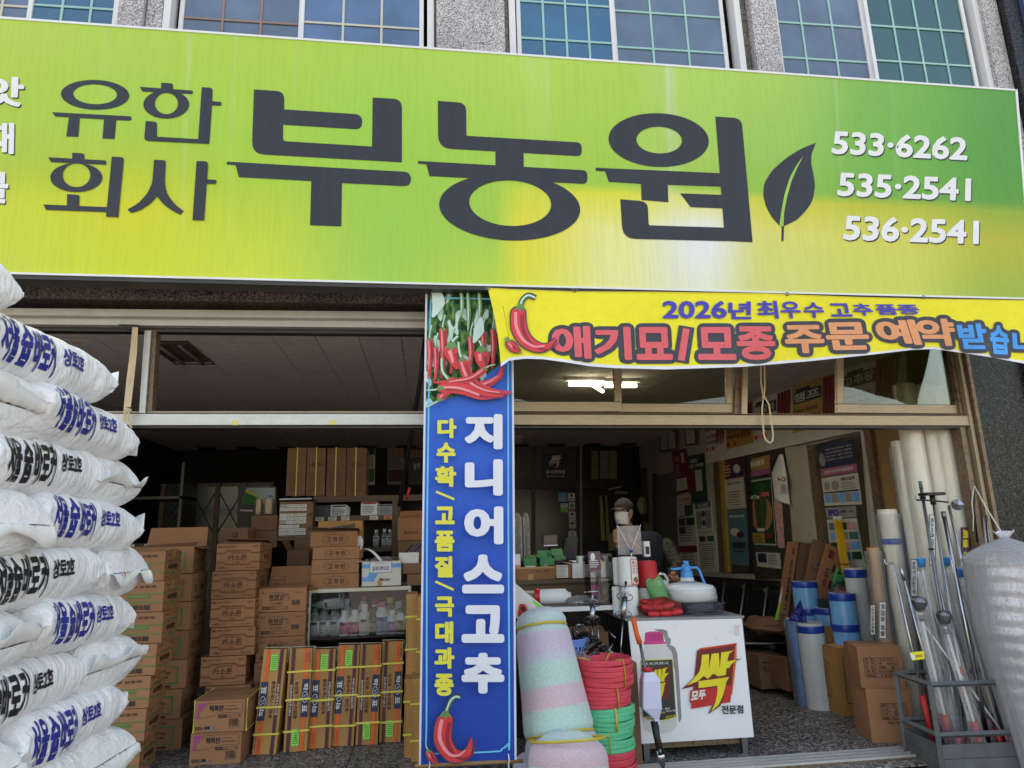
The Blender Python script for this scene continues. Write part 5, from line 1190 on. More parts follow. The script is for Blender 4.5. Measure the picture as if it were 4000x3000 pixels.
# ---- wooden shelf unit behind the cabinet
SYs = 7.3
sl = at(1222, 2000, SYs).x; sr = at(1562, 2000, SYs).x; stz = at(1400, 1936, SYs).z; sm = at(1400, 2013, SYs).z
t = thing('wooden_shelf', 'dark wooden shelf unit with price tags behind the cabinet', 'shelf', ((sl+sr)/2, SYs, 0)); w2 = (sr-sl)/2
MB().box((-w2, 0, stz-.06), (w2+.25, .45, stz), 'wood_dark').build('top_board', t)
MB().box((-w2+.02, .01, sm-.05), (w2-.085, .43, sm), 'wood_dark').build('shelf_board', t)
MB().box((-w2+.02, .01, sm-.37), (w2-.085, .43, sm-.33), 'wood_dark').build('shelf_board', t)
MB().box((w2-.08, .005, 0), (w2, .44, stz-.061), 'wood_dark').build('side_panel', t); MB().box((-w2, .005, 0), (-w2+.02, .44, stz-.061), 'wood_dark').build('side_panel', t)
MB().box((-w2, .445, 0), (w2+.25, .455, stz-.03), 'wall_dark').build('rear_panel', t)
for k, x in enumerate((1248, 1298, 1348, 1460, 1515)):
 X = at(x, 2025, SYs).x-(sl+sr)/2; I = Ink(plane((X-.04, .008, sm-.048), (1, 0, 0), (0, 0, 1)), h0=.002); I.rect(0, 0, .083, .04, 'paper' if k < 4 else 'ban_orange'); I.scribble(.008, .005, .065, .03, 3, 'ink', k, .5); I.build('price_tag', t)
for k, (x, y, w, lb) in enumerate(((1322, 1975, .17, 'white printed sachet stack standing on the shelf, left'), (1441, 1965, .17, 'silver sachet with red head standing on the shelf'), (1505, 1985, .16, 'dim grey sachets at the right end of the shelf'), (1258, 1990, .14, 'dark sachets at the left end of the shelf'))):
 p = at(x, 2010, SYs+.08); H = .115+(.03 if k == 1 else 0)
 q = thing('sachet', lb, 'sachet', (p.x, SYs+.08, sm+.001), rot=(radians(-6), 0, radians(3*k-4)))
 mt = ('label_white', 'white_gloss', 'steel_dull', 'alu_dark')[k]
 for j in range(3): MB().box((-w/2+.02*j, .02*j, 0), (w/2+.012*j, .012+.02*j, H-.01*j), mt).build('packet', q, bevel=.003)
 I = Ink(plane((-w/2, 0, 0), (1, 0, 0), (0, 0, 1)), h0=.001); I.rect(w*.08, H*.8, w*.92, H*.92, 'ink_red' if k == 1 else 'ink'); I.scribble(w*.1, H*.1, w*.8, H*.6, 5, 'ink', k); I.build('print', q)
def art_canister(I, w, h, red=True):
 if red: I.disc(w*.5, h*.65, w*.28, h*.07, 'ink_maroon'); I.text('가니니', w*.12, h*.61, w*.76, h*.075, 'ink', .02, 0, .1); I.text('20L', w*.4, h*.54, w*.24, h*.035, 'ink_maroon', .02)
 I.scribble(w*.15, h*.08, w*.7, h*.4, 12, 'ink_brown', 4, .3)
for k, (xl, xr) in enumerate(((1116, 1190), (1194, 1267), (1273, 1348), (1351, 1428))):
 t = px_carton('tall_carton', ('tall dim carton on the shelf top, leftmost of four', 'tall carton with dark red mark, second of four on the shelf top', 'tall plain carton, third of four on the shelf top', 'tall carton with dark red mark, rightmost on the shelf top')[k], xl, xr, 1750, 1937, SYs+.02, .3, {'front': (lambda I, w, h: art_canister(I, w, h, True)) if k % 2 else (lambda I, w, h: art_canister(I, w, h, False))}, 'cardboard_dark', group='tall cartons on the shelf top', straps=1)
t = thing('shelf_box_board', 'brown cardboard board covered with rows of white price labels', 'label board', tuple(at(1152, 2098, 6.95)))
A = at(1090, 2098, 6.95); Bq = at(1222, 2098, 6.95); H = at(1150, 1958, 6.95).z-A.z; w = Bq.x-A.x
MB().box((-w/2, 0, 0), (w/2, .02, H), 'cardboard_dark').build('board', t, bevel=.004)
MB().box((-w/2-.02, -.02, -.03), (w/2+.02, .3, -.002), 'wood_dark').build('ledge', t)
MB().box((-w/2-.01, .03, H+.02), (w/2-.02, .3, H+.035), 'steel_dull').build('ledge', t)
rb = random.Random(9)
for j, y in enumerate((.84, .74, .58, .48, .38, .26, .16, .06)):
 for i in range(4):
  if (j == 5 and i == 3): continue
  m_ = MB(); x0 = -w/2+w*(.02+.2*i)+(0 if j < 2 else .0); T = Matrix.Translation((x0+w*.1, -.002-.001*j, H*y+H*.04)) @ Matrix.Rotation(rb.uniform(-.07, .07), 4, 'Y')
  I = Ink(lambda u, v, h, T=T: T @ Vector((u, -h, v)), h0=.0005); I.rect(-w*.095, -H*.042, w*.095, H*.042, rb.choice(['paper', 'paper', 'steel_dull', 'label_white'])); I.scribble(-w*.08, -H*.03, w*.16, H*.06, 3, 'ink', i+j*5, .4); I.build('price_label', t)
for y in (.62, .22):
 I = Ink(plane((-w/2, 0, 0), (1, 0, 0), (0, 0, 1)), h0=.002); I.disc(w*.93, H*y, w*.05, w*.05, 'black'); I.build('hole', t)
# bottles and cartons between shelf and banner
for k, (x, yb_, hp, r, bd, cp, lb, nm) in enumerate([(1436, 2165, 68, .05, 'liquid_dark', 'cap_red', 'label_olive', 'dark bottle with red cap, left one of two behind the white carton'), (1473, 2172, 74, .055, 'liquid_dark', 'cap_red', 'ink_yellow', 'dark bottle with red cap and yellow label'),
  (1470, 2096, 60, .035, 'bottle_clear', 'cap_white', 'label_white', 'clear bottle with white cap on the lower shelf, left of three'), (1502, 2096, 62, .035, 'bottle_clear', 'cap_white', 'label_white', 'clear bottle with white cap on the lower shelf, middle of three'), (1524, 2096, 60, .035, 'bottle_clear', 'cap_white', 'label_white', 'clear bottle with white cap on the lower shelf, right of three')]):
 Y = 6.6 if k < 2 else SYs+.1; p = at(x, yb_, Y)
 bottle(nm, (p.x, Y, ct+.001 if k < 2 else sm-.329), r*.85, hp/2660*Y*1.08 if k > 1 else hp/2660*Y*1.3, bd, cp, lb)
def art_sym(I, w, h):
 I.line([(0, h*.5), (w, h*.5)], h*.01, 'cardboard_dark')
 for k in range(4): I.frame(w*(.25+k*.13), h*.28, w*(.34+k*.13), h*.40, w*.012, 'ink'); I.line([(w*(.27+k*.13), h*.3), (w*(.32+k*.13), h*.38)], w*.015, 'ink')
px_carton('carton', 'brown carton with handling symbols left of the blue banner', 1553, 1660, 2022, 2110, 6.9, .3, {'front': art_sym}, 'cardboard', top='raised', back_flap=.08)
# carton under it standing on cabinet back
px_carton('carton', 'brown carton under the one with handling symbols', 1555, 1660, 2113, 2200, 6.72, .3, None, 'cardboard_dark')
# posters on the dark rear wall, left half
def wall_sheet(name, label, q, Y, cols, cat='poster', words=(), n=6, seed=1):
 """q px rectangle xl,yt,xr,yb; cols (ground, band)"""
 xl, yt_, xr, yb_ = q; t0 = at(xl, yb_, Y); t1 = at(xr, yb_, Y); H = at(xl, yt_, Y).z-t0.z; w = t1.x-t0.x
 o = MB().box((0, 0, 0), (w, .004, H), cols[0]).build(name); o.location = (t0.x, Y-.006, t0.z); tag(o, label, cat)
 I = Ink(plane((0, 0, 0), (1, 0, 0), (0, 0, 1)), h0=.0008)
 if len(cols) > 1: I.rect(w*.04, H*.75, w*.96, H*.96, cols[1])
 if len(cols) > 2: I.rect(w*.06, H*.08, w*.94, H*.4, cols[2])
 for (tx, x, y, ww, hh, mt, bo_) in words: I.text(tx, w*x, H*y, w*ww, H*hh, mt, bo_)
 if n: I.scribble(w*.1, H*.44, w*.8, H*.28, n, 'ink', seed, .4)
 I.build('print', o); return o
wall_sheet('wall_poster', 'pale blank sheet above the left tall carton', (1116, 1714, 1222, 1930), 12.4, ('wall_cream',), n=0)
wall_sheet('wall_poster', 'dim poster with a row of round pictures behind the tall cartons', (1425, 1738, 1464, 1895), 12.45, ('paper', 'ink_navy', 'ink_green'), seed=3)
wall_sheet('wall_poster', 'dark bluish poster behind the tall cartons', (1255, 1738, 1420, 1800), 12.4, ('ink_navy', 'label_blue'), seed=3, n=2)
wall_sheet('wall_poster', 'grey framed poster with a faded peach print near the blue banner', (1513, 1750, 1578, 1893), 12.45, ('ink_grey', 'alu_brown', 'ink_wine'), seed=5)
wall_sheet('wall_poster', 'dark poster with vertical white letters by the blue banner', (1595, 1752, 1660, 1893), 12.4, ('alu_dark', 'alu_brown'), words=(('농약', .3, .4, .4, .2, 'paper', .02),), seed=5, n=0)
# dim glass fronted cupboards on the left rear wall
t = thing('lattice_cupboard', 'dark glass fronted cupboard with lattice doors in the deep shade', 'cupboard', tuple(at(860, 2300, 9.7)))
A = at(640, 1890, 9.7); Bq = at(1060, 1890, 9.7); z0 = at(850, 2120, 9.7).z; zT = A.z; w = Bq.x-A.x; tz = t.location
mb = MB(); mb.box((A.x, 9.72, 0), (Bq.x, 10.2, zT), 'bronze_dark'); rel(mb.build('case', t), t)
for k in range(5):
 x = A.x+w*k/4; rel(MB().box((x-.03, 9.69, z0-.8), (x+.03, 9.719, zT), 'wood_dark').build('door_frame', t), t)
for k in range(4):
 x = A.x+w*(k+.5)/4; cz = (zT+z0)/2
 for sg in (-1, 1): rel(MB().tube([(x-.22, 9.7, cz-.4*sg), (x+.22, 9.7, cz+.4*sg)], .006, 'wood_dark', 5).build('lattice', t), t)
 rel(MB().box((x-w/8+.035, 9.712, z0-.8), (x+w/8-.035, 9.716, zT-.05), 'black_gloss').build('pane', t), t)
# street reflection painted flat on the pane: pale sky and a green sign edge
t = thing('reflection_pane', 'small pane with painted pale blue and green reflection between dark cupboards', 'window', tuple(at(1010, 1975, 9.6)))
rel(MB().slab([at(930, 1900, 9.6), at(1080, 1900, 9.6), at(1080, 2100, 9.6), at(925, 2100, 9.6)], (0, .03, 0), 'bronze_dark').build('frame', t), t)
I = Ink(pxplane(9.6), h0=.004); I.poly([(962, 1905), (1074, 1905), (1074, 1972), (943, 1970)], 'painted_sky_reflection'); I.poly([(964, 1908), (1022, 1944), (1040, 1968), (943, 1970)], 'ban_yellow'); I.poly([(958, 1922), (1010, 1945), (1036, 1970), (943, 1971)], 'ink_green'); I.poly([(938, 1990), (988, 1992), (988, 1998), (937, 1996)], 'paper'); rel(I.build('pane', t), t)
# strut crossing in front
t = thing('awning_pole', 'dark diagonal awning pole with red tape near the blue banner', 'pole', tuple(at(1650, 1330, 5.2)))
rel(MB().tube([at(1664, 1300, 5.1), at(1640, 1500, 5.3), at(1560, 1975, 5.9)], .02, 'black', 10).build('pole', t), t)
rel(MB().tube([at(1600, 1905, 5.62), at(1588, 1950, 5.66)], .012, 'ink_red', 8).build('red_tape', t), t)
# left rear shelves with bottles in the dark
t = thing('steel_rack', 'dim steel rack with hanging price tags at the far left', 'rack', (-3.4, 8.2, 0))
for z_ in (.5, 1.0, 1.5, 2.0): MB().box((-.6, -.2, z_), (.7, .3, z_+.03), 'bronze_dark').build('shelf_board', t)
for x_ in (-.6, .67): MB().box((x_, -.2, 0), (x_+.03, .3, 2.4), 'bronze_dark').build('post', t)
for z_ in (1.5, 1.0):
 for i in range(7): MB().box((-.5+i*.17, -.206, z_-.05), (-.43+i*.17, -.202, z_+.02), 'paper').build('price_tag', t)
# ================================================================ COUNTER WITH THE PRINTED PANEL
PY = 4.88
TL, TR, BR, BL = at(2454, 2427, PY), at(2898, 2416, PY), at(2945, 2879, PY), at(2500, 2906, PY)
ctz = (TL.z+TR.z)/2
CT = thing('sales_counter', 'white counter with large printed bottle and yellow red logo panel', 'counter', ((BL.x+BR.x)/2, PY+.3, 0))
def relt(o, t): o.location = -(Matrix.Rotation(0, 3, 'Z') @ Vector(t.location)); return o
relt(MB().slab([TL, TR, BR, BL], (0, .012, 0), 'white_gloss').build('front_panel', CT), CT)
mb = MB().slab([TL+Vector((.006, .014, -.004)), TR+Vector((.012, .014, 0)), BR+Vector((.012, .014, .004)), BL+Vector((.006, .014, 0))], (0, .5, 0), 'black'); relt(mb.build('case', CT), CT)
relt(MB().slab([TL+Vector((-.02, .0, .018)), TR+Vector((.02, .0, .018)), TR+Vector((.02, .0, .001)), TL+Vector((-.02, .0, .001))], (0, .62, 0), 'ink_grey').build('top_board', CT, bevel=.003), CT)
for x in (BL.x+.05, BR.x-.06):
 for y in (PY+.04, PY+.48): relt(MB().box((x-.02, y-.02, 0), (x+.02, y+.02, BL.z+.01), 'steel_dull').build('leg', CT), CT)
relt(MB().box((BL.x+.05, PY+.05, BL.z-.05), (BR.x-.06, PY+.07, BL.z-.003), 'alu_brown').build('rail', CT), CT)
I = Ink(pxplane(PY, 2300, 2400, 2.766), h0=.001, dh=.0004)
pm('pic_bottle', (206, 206, 204), .4, var=.03); pm('pic_label', (44, 52, 46), .4); pm('pic_pink', (214, 62, 134), .4); pm('pic_pink_dark', (168, 38, 104), .4)
I.poly([(700, 163), (790, 158), (845, 175, 15), (862, 250), (886, 262), (884, 318), (868, 325), (930, 350, 20), (957, 430), (978, 700), (1003, 1130, 20), (972, 1172), (930, 600), (800, 200)], 'ink_grey')
I.poly([(600, 335), (832, 330), (850, 352, 10), (895, 400, 30), (912, 490), (955, 1200, 30), (900, 1262, 30), (800, 1290, 20), (690, 1290, 20), (600, 1245, 30), (575, 1100), (560, 480), (570, 400, 20), (600, 360, 10)], 'pic_bottle')
I.poly([(608, 200), (650, 185, 20), (760, 183, 20), (800, 197, 10), (812, 288), (834, 302, 6), (834, 320, 6), (592, 328, 6), (592, 305, 6), (603, 290)], 'pic_pink')
for k in range(13): I.line([(618+k*15, 205), (616+k*15.4, 285)], 3, 'pic_pink_dark')
I.poly([(566, 492), (905, 480), (946, 1112), (790, 1152, 20), (640, 1142, 20), (584, 1112)], 'ink_yellow'); I.poly([(568, 500), (902, 488), (942, 1106), (788, 1143, 20), (640, 1133, 20), (586, 1104)], 'pic_label')
I.quadtext('흰가루, 잿빛, 균핵, 총채, 노균', [(572, 522), (860, 508), (861, 540), (574, 552)], 'paper', .012)
I.poly([(640, 580), (876, 556), (868, 910), (640, 945)], 'ink_maroon')
def ssak(T, k=1):
 f = lambda L: [T(x, y) for x, y in L]
 A = [(1222, 437), (1300, 430), (1298, 585), (1328, 425), (1405, 418), (1415, 585), (1432, 412), (1567, 390), (1520, 420), (1500, 480), (1498, 505), (1600, 490), (1540, 540), (1520, 575), (1488, 580), (1480, 655), (1400, 668), (1345, 640), (1285, 695), (1240, 665), (1180, 720), (1060, 770), (1130, 700), (1195, 620), (1215, 530)]
 Bq = [(1187, 722), (1517, 676), (1485, 730), (1470, 800), (1440, 900), (1400, 980), (1320, 1048), (1365, 960), (1388, 860), (1390, 770), (1240, 790), (1185, 795)]
 return f(A), f(Bq)
I.poly([(1190, 366), (1597, 310), (1597, 470), (1550, 870), (1500, 870)], 'ink_orange'); I.poly([(1190, 378), (1600, 308), (1594, 340), (1190, 400)], 'ink_red')
I.poly([(1170, 390), (1580, 332), (1530, 948), (1108, 1020), (1118, 940)], 'ink_maroon'); I.poly([(1135, 820), (1540, 760), (1527, 948), (1108, 1020), (1108, 960)], 'ink_red')
I.poly([(1000, 808), (1060, 760), (1140, 680), (1300, 640), (1290, 720), (1150, 775)], 'ink_maroon'); I.poly([(1500, 500), (1660, 475), (1575, 512), (1530, 560)], 'ink_maroon'); I.poly([(1287, 1082), (1330, 1000), (1400, 900), (1470, 880), (1420, 990)], 'ink_maroon')
for P_ in ssak(lambda x, y: (x, y)): I.poly(P_, 'ink_yellow')
I.poly([(1098, 820), (1150, 815), (1275, 800), (1275, 925), (1200, 940), (1120, 960), (1090, 950)], 'ink_red'); I.quadtext('모두', [(1110, 830), (1268, 812), (1262, 912), (1100, 945)], 'paper', .05)
I.quadtext('전문점', [(1434, 985), (1668, 978), (1672, 1070), (1438, 1078)], 'ink', .03)
for P_ in ssak(lambda x, y: (640+(x-1060)*.42, 580+(y-400)*.56)): I.poly(P_, 'ink_yellow')
I.quadtext('080 - 550 - 5800', [(690, 1020), (875, 1005), (876, 1025), (691, 1040)], 'paper', .01); I.quadtext('1-3-6-016', [(720, 1055), (822, 1047), (823, 1068), (721, 1076)], 'ink_yellow', .01); I.quadtext('Net wt. 1Kg', [(835, 1035), (932, 1025), (934, 1050), (836, 1064)], 'paper', .015)
I.quadtext('나라바이오', [(612, 1100), (720, 1112), (718, 1135), (610, 1122)], 'paper', .015); I.quadtext('코리아아그로', [(828, 1098), (934, 1080), (936, 1108), (830, 1126)], 'ink_yellow', .015)
I.line([(930, 130), (948, 126)], 3, 'ink_grey'); I.line([(1380, 235), (1386, 275)], 2, 'ink_grey'); I.line([(1500, 180), (1560, 200)], 2, 'ink_grey'); I.scribble(1570, 110, 70, 120, 6, 'packing_tape', 4, .3)
relt(I.build('print', CT), CT)
# spools of clear and red twine
pm('twine_clear', (228, 230, 230), .18, var=.12, vs=30, stretch=(1, 1, 12), bump=.5, bs=40, bstretch=(1, 1, 9), spec=.8); pm('twine_red', (206, 40, 48), .25, var=.15, vs=20, stretch=(1, 1, 10), bump=.5, bs=40, bstretch=(1, 1, 9))
def spool(label, xl, xr, yt_, yb_, Y, mat, tagged=False, z=None):
 A = at(xl, yb_, Y); Bq = at(xr, yb_, Y); r = (Bq.x-A.x)/2; H = at(xl, yt_, Y).z-A.z; z = A.z if z is None else z
 t = thing('twine_spool', label, 'spool', ((A.x+Bq.x)/2, Y+r, z), group='spools of twine on the counter')
 prof = [(r*.86, 0)]; n = 15
 for k in range(n): prof += [(r*(.97+.03*(k % 2)), H*(.03+.94*(k+.5)/n))]
 prof += [(r*.84, H), (r*.3, H), (r*.28, H-.02), (.002, H-.02)]
 MB().lathe(prof, mat, 28).build('twine', t)
 if tagged:
  I = Ink(lambda u, v, h: Vector(((r*1.012+h)*sin(u/r), -(r*1.012+h)*cos(u/r), v)), h0=.001, cut=.03); w = r*.95; x0 = r*.02
  I.rect(x0, H*.05, x0+w, H*.93, 'ink_red'); I.rect(x0+w*.08, H*.08, x0+w*.92, H*.90, 'paper'); I.text('꽃고추끈', x0+w*.16, H*.42, w*.3, H*.44, 'ink_red', .02, -90); I.text('UV처리', x0+w*.58, H*.42, w*.22, H*.4, 'ink', .01, -90)
  I.disc(x0+w*.5, H*.22, w*.3, H*.09, 'ink_green'); I.disc(x0+w*.6, H*.17, w*.25, H*.07, 'ink_red'); I.build('print', t)
 return t
cz = ctz+.019
s1 = spool('clear twine spool at the front, lower one of its pair', 2441, 2508, 2279, 2397, 5.02, 'twine_clear', z=cz)
H1 = at(2441, 2279, 5.02).z-at(2441, 2397, 5.02).z
spool('clear twine spool with red framed label, upper front one', 2426, 2506, 2164, 2279, 5.01, 'twine_clear', True, z=cz+H1+.003)
spool('clear twine spool at the left rear, lower one', 2399, 2436, 2274, 2385, 5.16, 'twine_clear', z=cz); spool('clear twine spool at the left rear with label, upper one', 2401, 2434, 2164, 2272, 5.15, 'twine_clear', True, z=cz+H1+.003)
spool('white twine spool under the red one', 2509, 2570, 2272, 2372, 5.16, 'twine_clear', z=cz); H2 = at(2509, 2272, 5.16).z-at(2509, 2372, 5.16).z
spool('red twine spool on top of a white one', 2502, 2582, 2166, 2270, 5.15, 'twine_red', z=cz+H2+.004)
# white jug with pink cap, and two shorter jugs behind the sprayer
def jug(label, xl, xr, yt_, yb_, Y, z=None, lab=True):
 A = at(xl, yb_, Y); Bq = at(xr, yb_, Y); w = Bq.x-A.x; H = at(xl, yt_, Y).z-A.z; z = A.z if z is None else z
 t = thing('jug', label, 'jug', ((A.x+Bq.x)/2, Y+w*.3, z)); hb = H*.78
 def fn(u, v):
  a = u*2*pi; k = 1-max(0, v-.82)/.18*.35; ex = .45
  x = math.copysign(abs(cos(a))**ex, cos(a))*w/2*k; y = math.copysign(abs(sin(a))**ex, sin(a))*w*.3*k; return Vector((x, y, hb*v))
 mb = MB().grid(fn, 28, 12, 'bottle_white', wrapu=True); mb.box((-w*.3, -w*.18, hb-.001), (w*.3, w*.18, hb+.004), 'bottle_white'); mb.build('body', t)
 MB().lathe([(w*.17, 0), (w*.17, H*.13), (w*.15, H*.14)], 'cap_pink', 18, c=(-w*.26, 0, hb+.002)).build('cap', t)
 MB().tube([(0, 0, hb), (w*.02, 0, hb+H*.14), (w*.12, 0, hb+H*.19), (w*.32, 0, hb+H*.16), (w*.44, 0, hb+H*.02), (w*.44, 0, hb-H*.2)], w*.055, 'bottle_white', 10).build('handle', t)
 if lab:
  I = Ink(plane((-w*.1, -w*.305, H*.02), (1, 0, 0), (0, 0, 1)), h0=.0015); I.rect(0, 0, w*.52, H*.52, 'ink_yellow'); I.rect(w*.02, H*.02, w*.5, H*.47, 'pic_label'); I.text('싹', w*.08, H*.14, w*.26, H*.28, 'ink_yellow', .03); I.disc(w*.42, H*.14, w*.05, w*.05, 'paper'); I.build('print', t)
 return t
jug('white jug with pink cap behind the red spool', 2540, 2622, 2143, 2290, 5.32, cz); jug('white jug with magenta cap, left one behind the blue pump', 2612, 2650, 2235, 2335, 5.34, cz, False); jug('white jug with magenta cap, right one behind the blue pump', 2650, 2712, 2232, 2335, 5.36, cz, False)
# red net bag of twine balls
film('wrap_red', (1, .9, .9), .06, (235, 120, 110), .12, 22, .8); film('wrap_green', (.72, .95, .76), .45, (112, 190, 122), .15, 18, .8); film('wrap_dark', (.8, .82, .88), .3, (90, 95, 110), .12, 16, .9)
A = at(2505, 2416, 4.93)
t = thing('twine_pack', 'clear pack of small red twine bundles at the counter front edge', 'pack', (A.x+.15, 5.0, cz))
rb = random.Random(4)
for j, (n, z0, x0, L_) in enumerate(((3, .024, -.05, .085), (3, .066, -.09, .08), (2, .098, -.07, .08))):
 for i in range(n):
  c0 = Vector((x0+i*L_*1.02, -.045+.028*j+rb.uniform(-.004, .004), z0+rb.uniform(-.004, .004))); tl = rb.uniform(-.25, .25)
  for q_ in range(2):
   cc = c0+Vector((0, .05*q_, 0))
   MB().grid(lambda u, v: cc+Vector(((v-.5)*L_, .023*cos(u*2*pi)*(1-.4*abs(2*v-1)**4), .022*sin(u*2*pi)*(1-.4*abs(2*v-1)**4)+(v-.5)*tl*.06)), 14, 10, 'twine_red', wrapu=True).build('twine_bundle', t)
MB().grid(lambda u, v: Vector((.02, .01, .06))+crumple(.155, .075, .068, 8, .12)(u, v), 30, 18, 'wrap_red', wrapu=True).build('bag', t)
# green bag
A = at(2600, 2365, 5.06)
t = thing('green_bag', 'tall translucent green plastic bag leaning on the spools', 'bag', (A.x, 5.09, cz+.02), rot=(0, radians(-17), 0))
H = .245
MB().grid(lambda u, v: Vector(((.058+.012*sin(v*3))*cos(u*2*pi)*(1+.1*noise.noise(Vector((u*9, v*5, 2)))), .04*sin(u*2*pi), H*v))+Vector((0, 0, .01*sin(u*25)*(v > .95))), 32, 20, 'wrap_green', wrapu=True).build('bag', t)
MB().grid(lambda u, v: Vector((.045*cos(u*2*pi), .03*sin(u*2*pi), .01+H*.7*v)), 14, 6, 'wrap_green', wrapu=True).build('contents', t)
# pressure sprayer
pm('sprayer_blue', (44, 152, 222), .3)
A = at(2627, 2350, 5.0); Bq = at(2830, 2350, 5.0); r = (Bq.x-A.x)/2; X0 = (A.x+Bq.x)/2
z1 = at(2728, 2279, 5.0).z; zt_ = at(2728, 2194, 5.0).z; zb_ = at(2728, 2353, 5.0).z
t = thing('pressure_sprayer', 'hand pressure sprayer with blue pump head and wide white tank in plastic', 'sprayer', (X0, 5.0+r, zb_))
h = z1-zb_
MB().lathe([(r*.92, 0), (r, .012), (r*1.0, h*.62), (r*.96, h*.78), (r*.6, h*.93), (r*.27, h*1.0), (r*.24, h*1.25)], 'bottle_white', 36).build('tank', t)
MB().grid(lambda u, v: Vector(((r*(1.05+.05*noise.noise(Vector((u*12, v*4, 3)))))*cos(u*2*pi)*(1-.75*max(0, v-.6)/.4), (r*1.05)*sin(u*2*pi)*(1-.75*max(0, v-.6)/.4), h*1.1*v-.004)), 44, 18, 'wrap', wrapu=True).build('wrapper', t)
px_ = (2722-2728)/2660*5.4; H = zt_-zb_
mb = MB(); mb.lathe([(.042, h*1.2), (.046, h*1.22), (.046, h*1.2+.05), (.036, h*1.2+.055), (.036, h*1.2+.09), (.024, h*1.2+.1), (.022, h*1.2+.105)], 'sprayer_blue', 22, smooth=False); mb.build('pump_head', t)
mb = MB(); mb.lathe([(.009, h*1.2+.10), (.009, H-.03), (.022, H-.028), (.023, H-.004), (.018, H)], 'sprayer_blue', 16); mb.build('plunger', t)
MB().tube([(-.03, 0, h*1.2+.075), (-.09, 0, h*1.2+.07), (-.125, 0, h*1.2+.073)], [.012, .009, .006], 'sprayer_blue', 10).tube([(-.125, 0, h*1.2+.073), (-.15, 0, h*1.2+.075)], .008, 'black', 10).build('nozzle', t)
MB().tube([(.03, 0, h*1.2+.075), (.08, 0, h*1.2+.078), (.10, 0, h*1.2+.06), (.135, 0, h*.9), (.148, 0, h*.72)], [.012, .013, .013, .011, .007], 'sprayer_blue', 10, flat=(1, .8)).build('handle', t)
A = at(2661, 2412, 4.93); Bq = at(2858, 2412, 4.93); r2 = (Bq.x-A.x)/2; hh = zb_-cz-.004
t = thing('wrapped_tray', 'black round tray wrapped in crumpled clear plastic under the sprayer', 'tray', ((A.x+Bq.x)/2+.01, 4.96+r2, cz))
MB().lathe([(r2*.85, 0), (r2*.95, hh*.3), (r2*.97, hh*.9), (r2*.9, hh), (.01, hh-.001)], 'black_gloss', 32).build('tray', t)
MB().grid(lambda u, v: Vector((r2*(1.03+.1*noise.noise(Vector((u*16, v*4, 6)))+.22*(cos(u*2*pi) > .6)*abs(noise.noise(Vector((u*5, v*3, 1)))))*cos(u*2*pi), r2*1.0*sin(u*2*pi)*(1.03+.06*noise.noise(Vector((u*16, v*4, 2)))), hh*(v*.95+.01))), 60, 14, 'wrap_dark', wrapu=True).build('wrapper', t)
# sheet holder with crossed rods
A = at(2418, 2168, 5.3); Bq = at(2512, 2168, 5.3); H = at(2418, 2055, 5.3).z-A.z; w = Bq.x-A.x
film('frosted', (.95, .95, .95), .28, (205, 200, 200), .3, bump=0)
t = thing('crossed_rod_stand', 'small stand of crossed white rods holding a frosted picture sheet', 'display stand', ((A.x+Bq.x)/2, 5.31, A.z-.0)); 
MB().box((-w/2, .01, 0), (w/2, .013, H), 'frosted').build('sheet', t)
I = Ink(plane((-w/2, .016, 0), (1, 0, 0), (0, 0, 1)), h0=.0005); ribbon(I, [(w*.1, H*.6), (w*.4, H*.45), (w*.8, H*.15)], [w*.1, w*.12, w*.03], 'pepper_dark'); ribbon(I, [(w*.5, H*.8), (w*.6, H*.5), (w*.95, H*.2)], [w*.05, w*.09, w*.03], 'ban_orange'); I.build('print', t)
hub = Vector((0, -.02, H*.12))
for s_ in (-1, 1):
 MB().tube([hub, (s_*w*.5, 0, H*1.03)], .003, 'white', 6).build('rod', t); MB().tube([hub, (s_*.03, -.03, -.06+cz-A.z+.06)], .003, 'white', 6).build('rod', t)
MB().lathe([(.004, -.012), (.012, -.008), (.012, .008), (.004, .012)], 'ink_blue', 10, c=tuple(hub)).build('hub', t)
w_ = A
t = thing('counter_case', 'grey narrow device with a small label behind the crossed rods', 'device', (at(2530, 2165, 5.4).x, 5.42, at(2530, 2165, 5.4).z-.02))
MB().box((-.02, 0, -.0), (.03, .05, .12), 'white').build('case', t, bevel=.004); MB().box((-.008, -.003, .02), (.022, -.0005, .08), 'black').build('screen', t)
mb = thing('rear_desk_support', 'dark base cupboard under the rear end of the white counter', 'cupboard', (CT.location.x, 5.6, 0)); MB().box((-.4, -.15, 0), (.42, .2, ctz-.03), 'alu_dark').build('case', mb, bevel=.004)
# ================================================================ DESK AND GOODS BETWEEN BANNER AND COUNTER
DY = 5.75
zd = at(2200, 2262, DY).z; xl_ = at(2000, 2262, DY).x-.6; xr_ = at(2400, 2262, DY).x
t = thing('rear_desk', 'grey service desk with cardboard boxes along its upper ledge', 'desk', ((xl_+xr_)/2, DY, 0)); w2 = (xr_-xl_)/2
MB().box((-w2, 0, zd-.035), (w2, .5, zd), 'wood_dark').build('ledge', t, bevel=.003)
MB().box((-w2, .03, 0), (w2, .05, zd-.036), 'wood_dark').build('rear_panel', t); MB().box((-w2, .05, .0), (-w2+.03, .48, zd-.036), 'wood_dark').build('side_panel', t); MB().box((w2-.03, .05, .0), (w2, .48, zd-.036), 'wood_dark').build('side_panel', t)
for x in (-.3, .1): MB().box((w2*x, .024, 0), (w2*x+.004, .031, zd-.04), 'alu_dark').build('joint', t)
zl_ = at(2200, 2372, 5.2).z
t = thing('low_table', 'low grey table with white front edge beside the counter', 'table', ((xl_+xr_)/2, 5.2, 0))
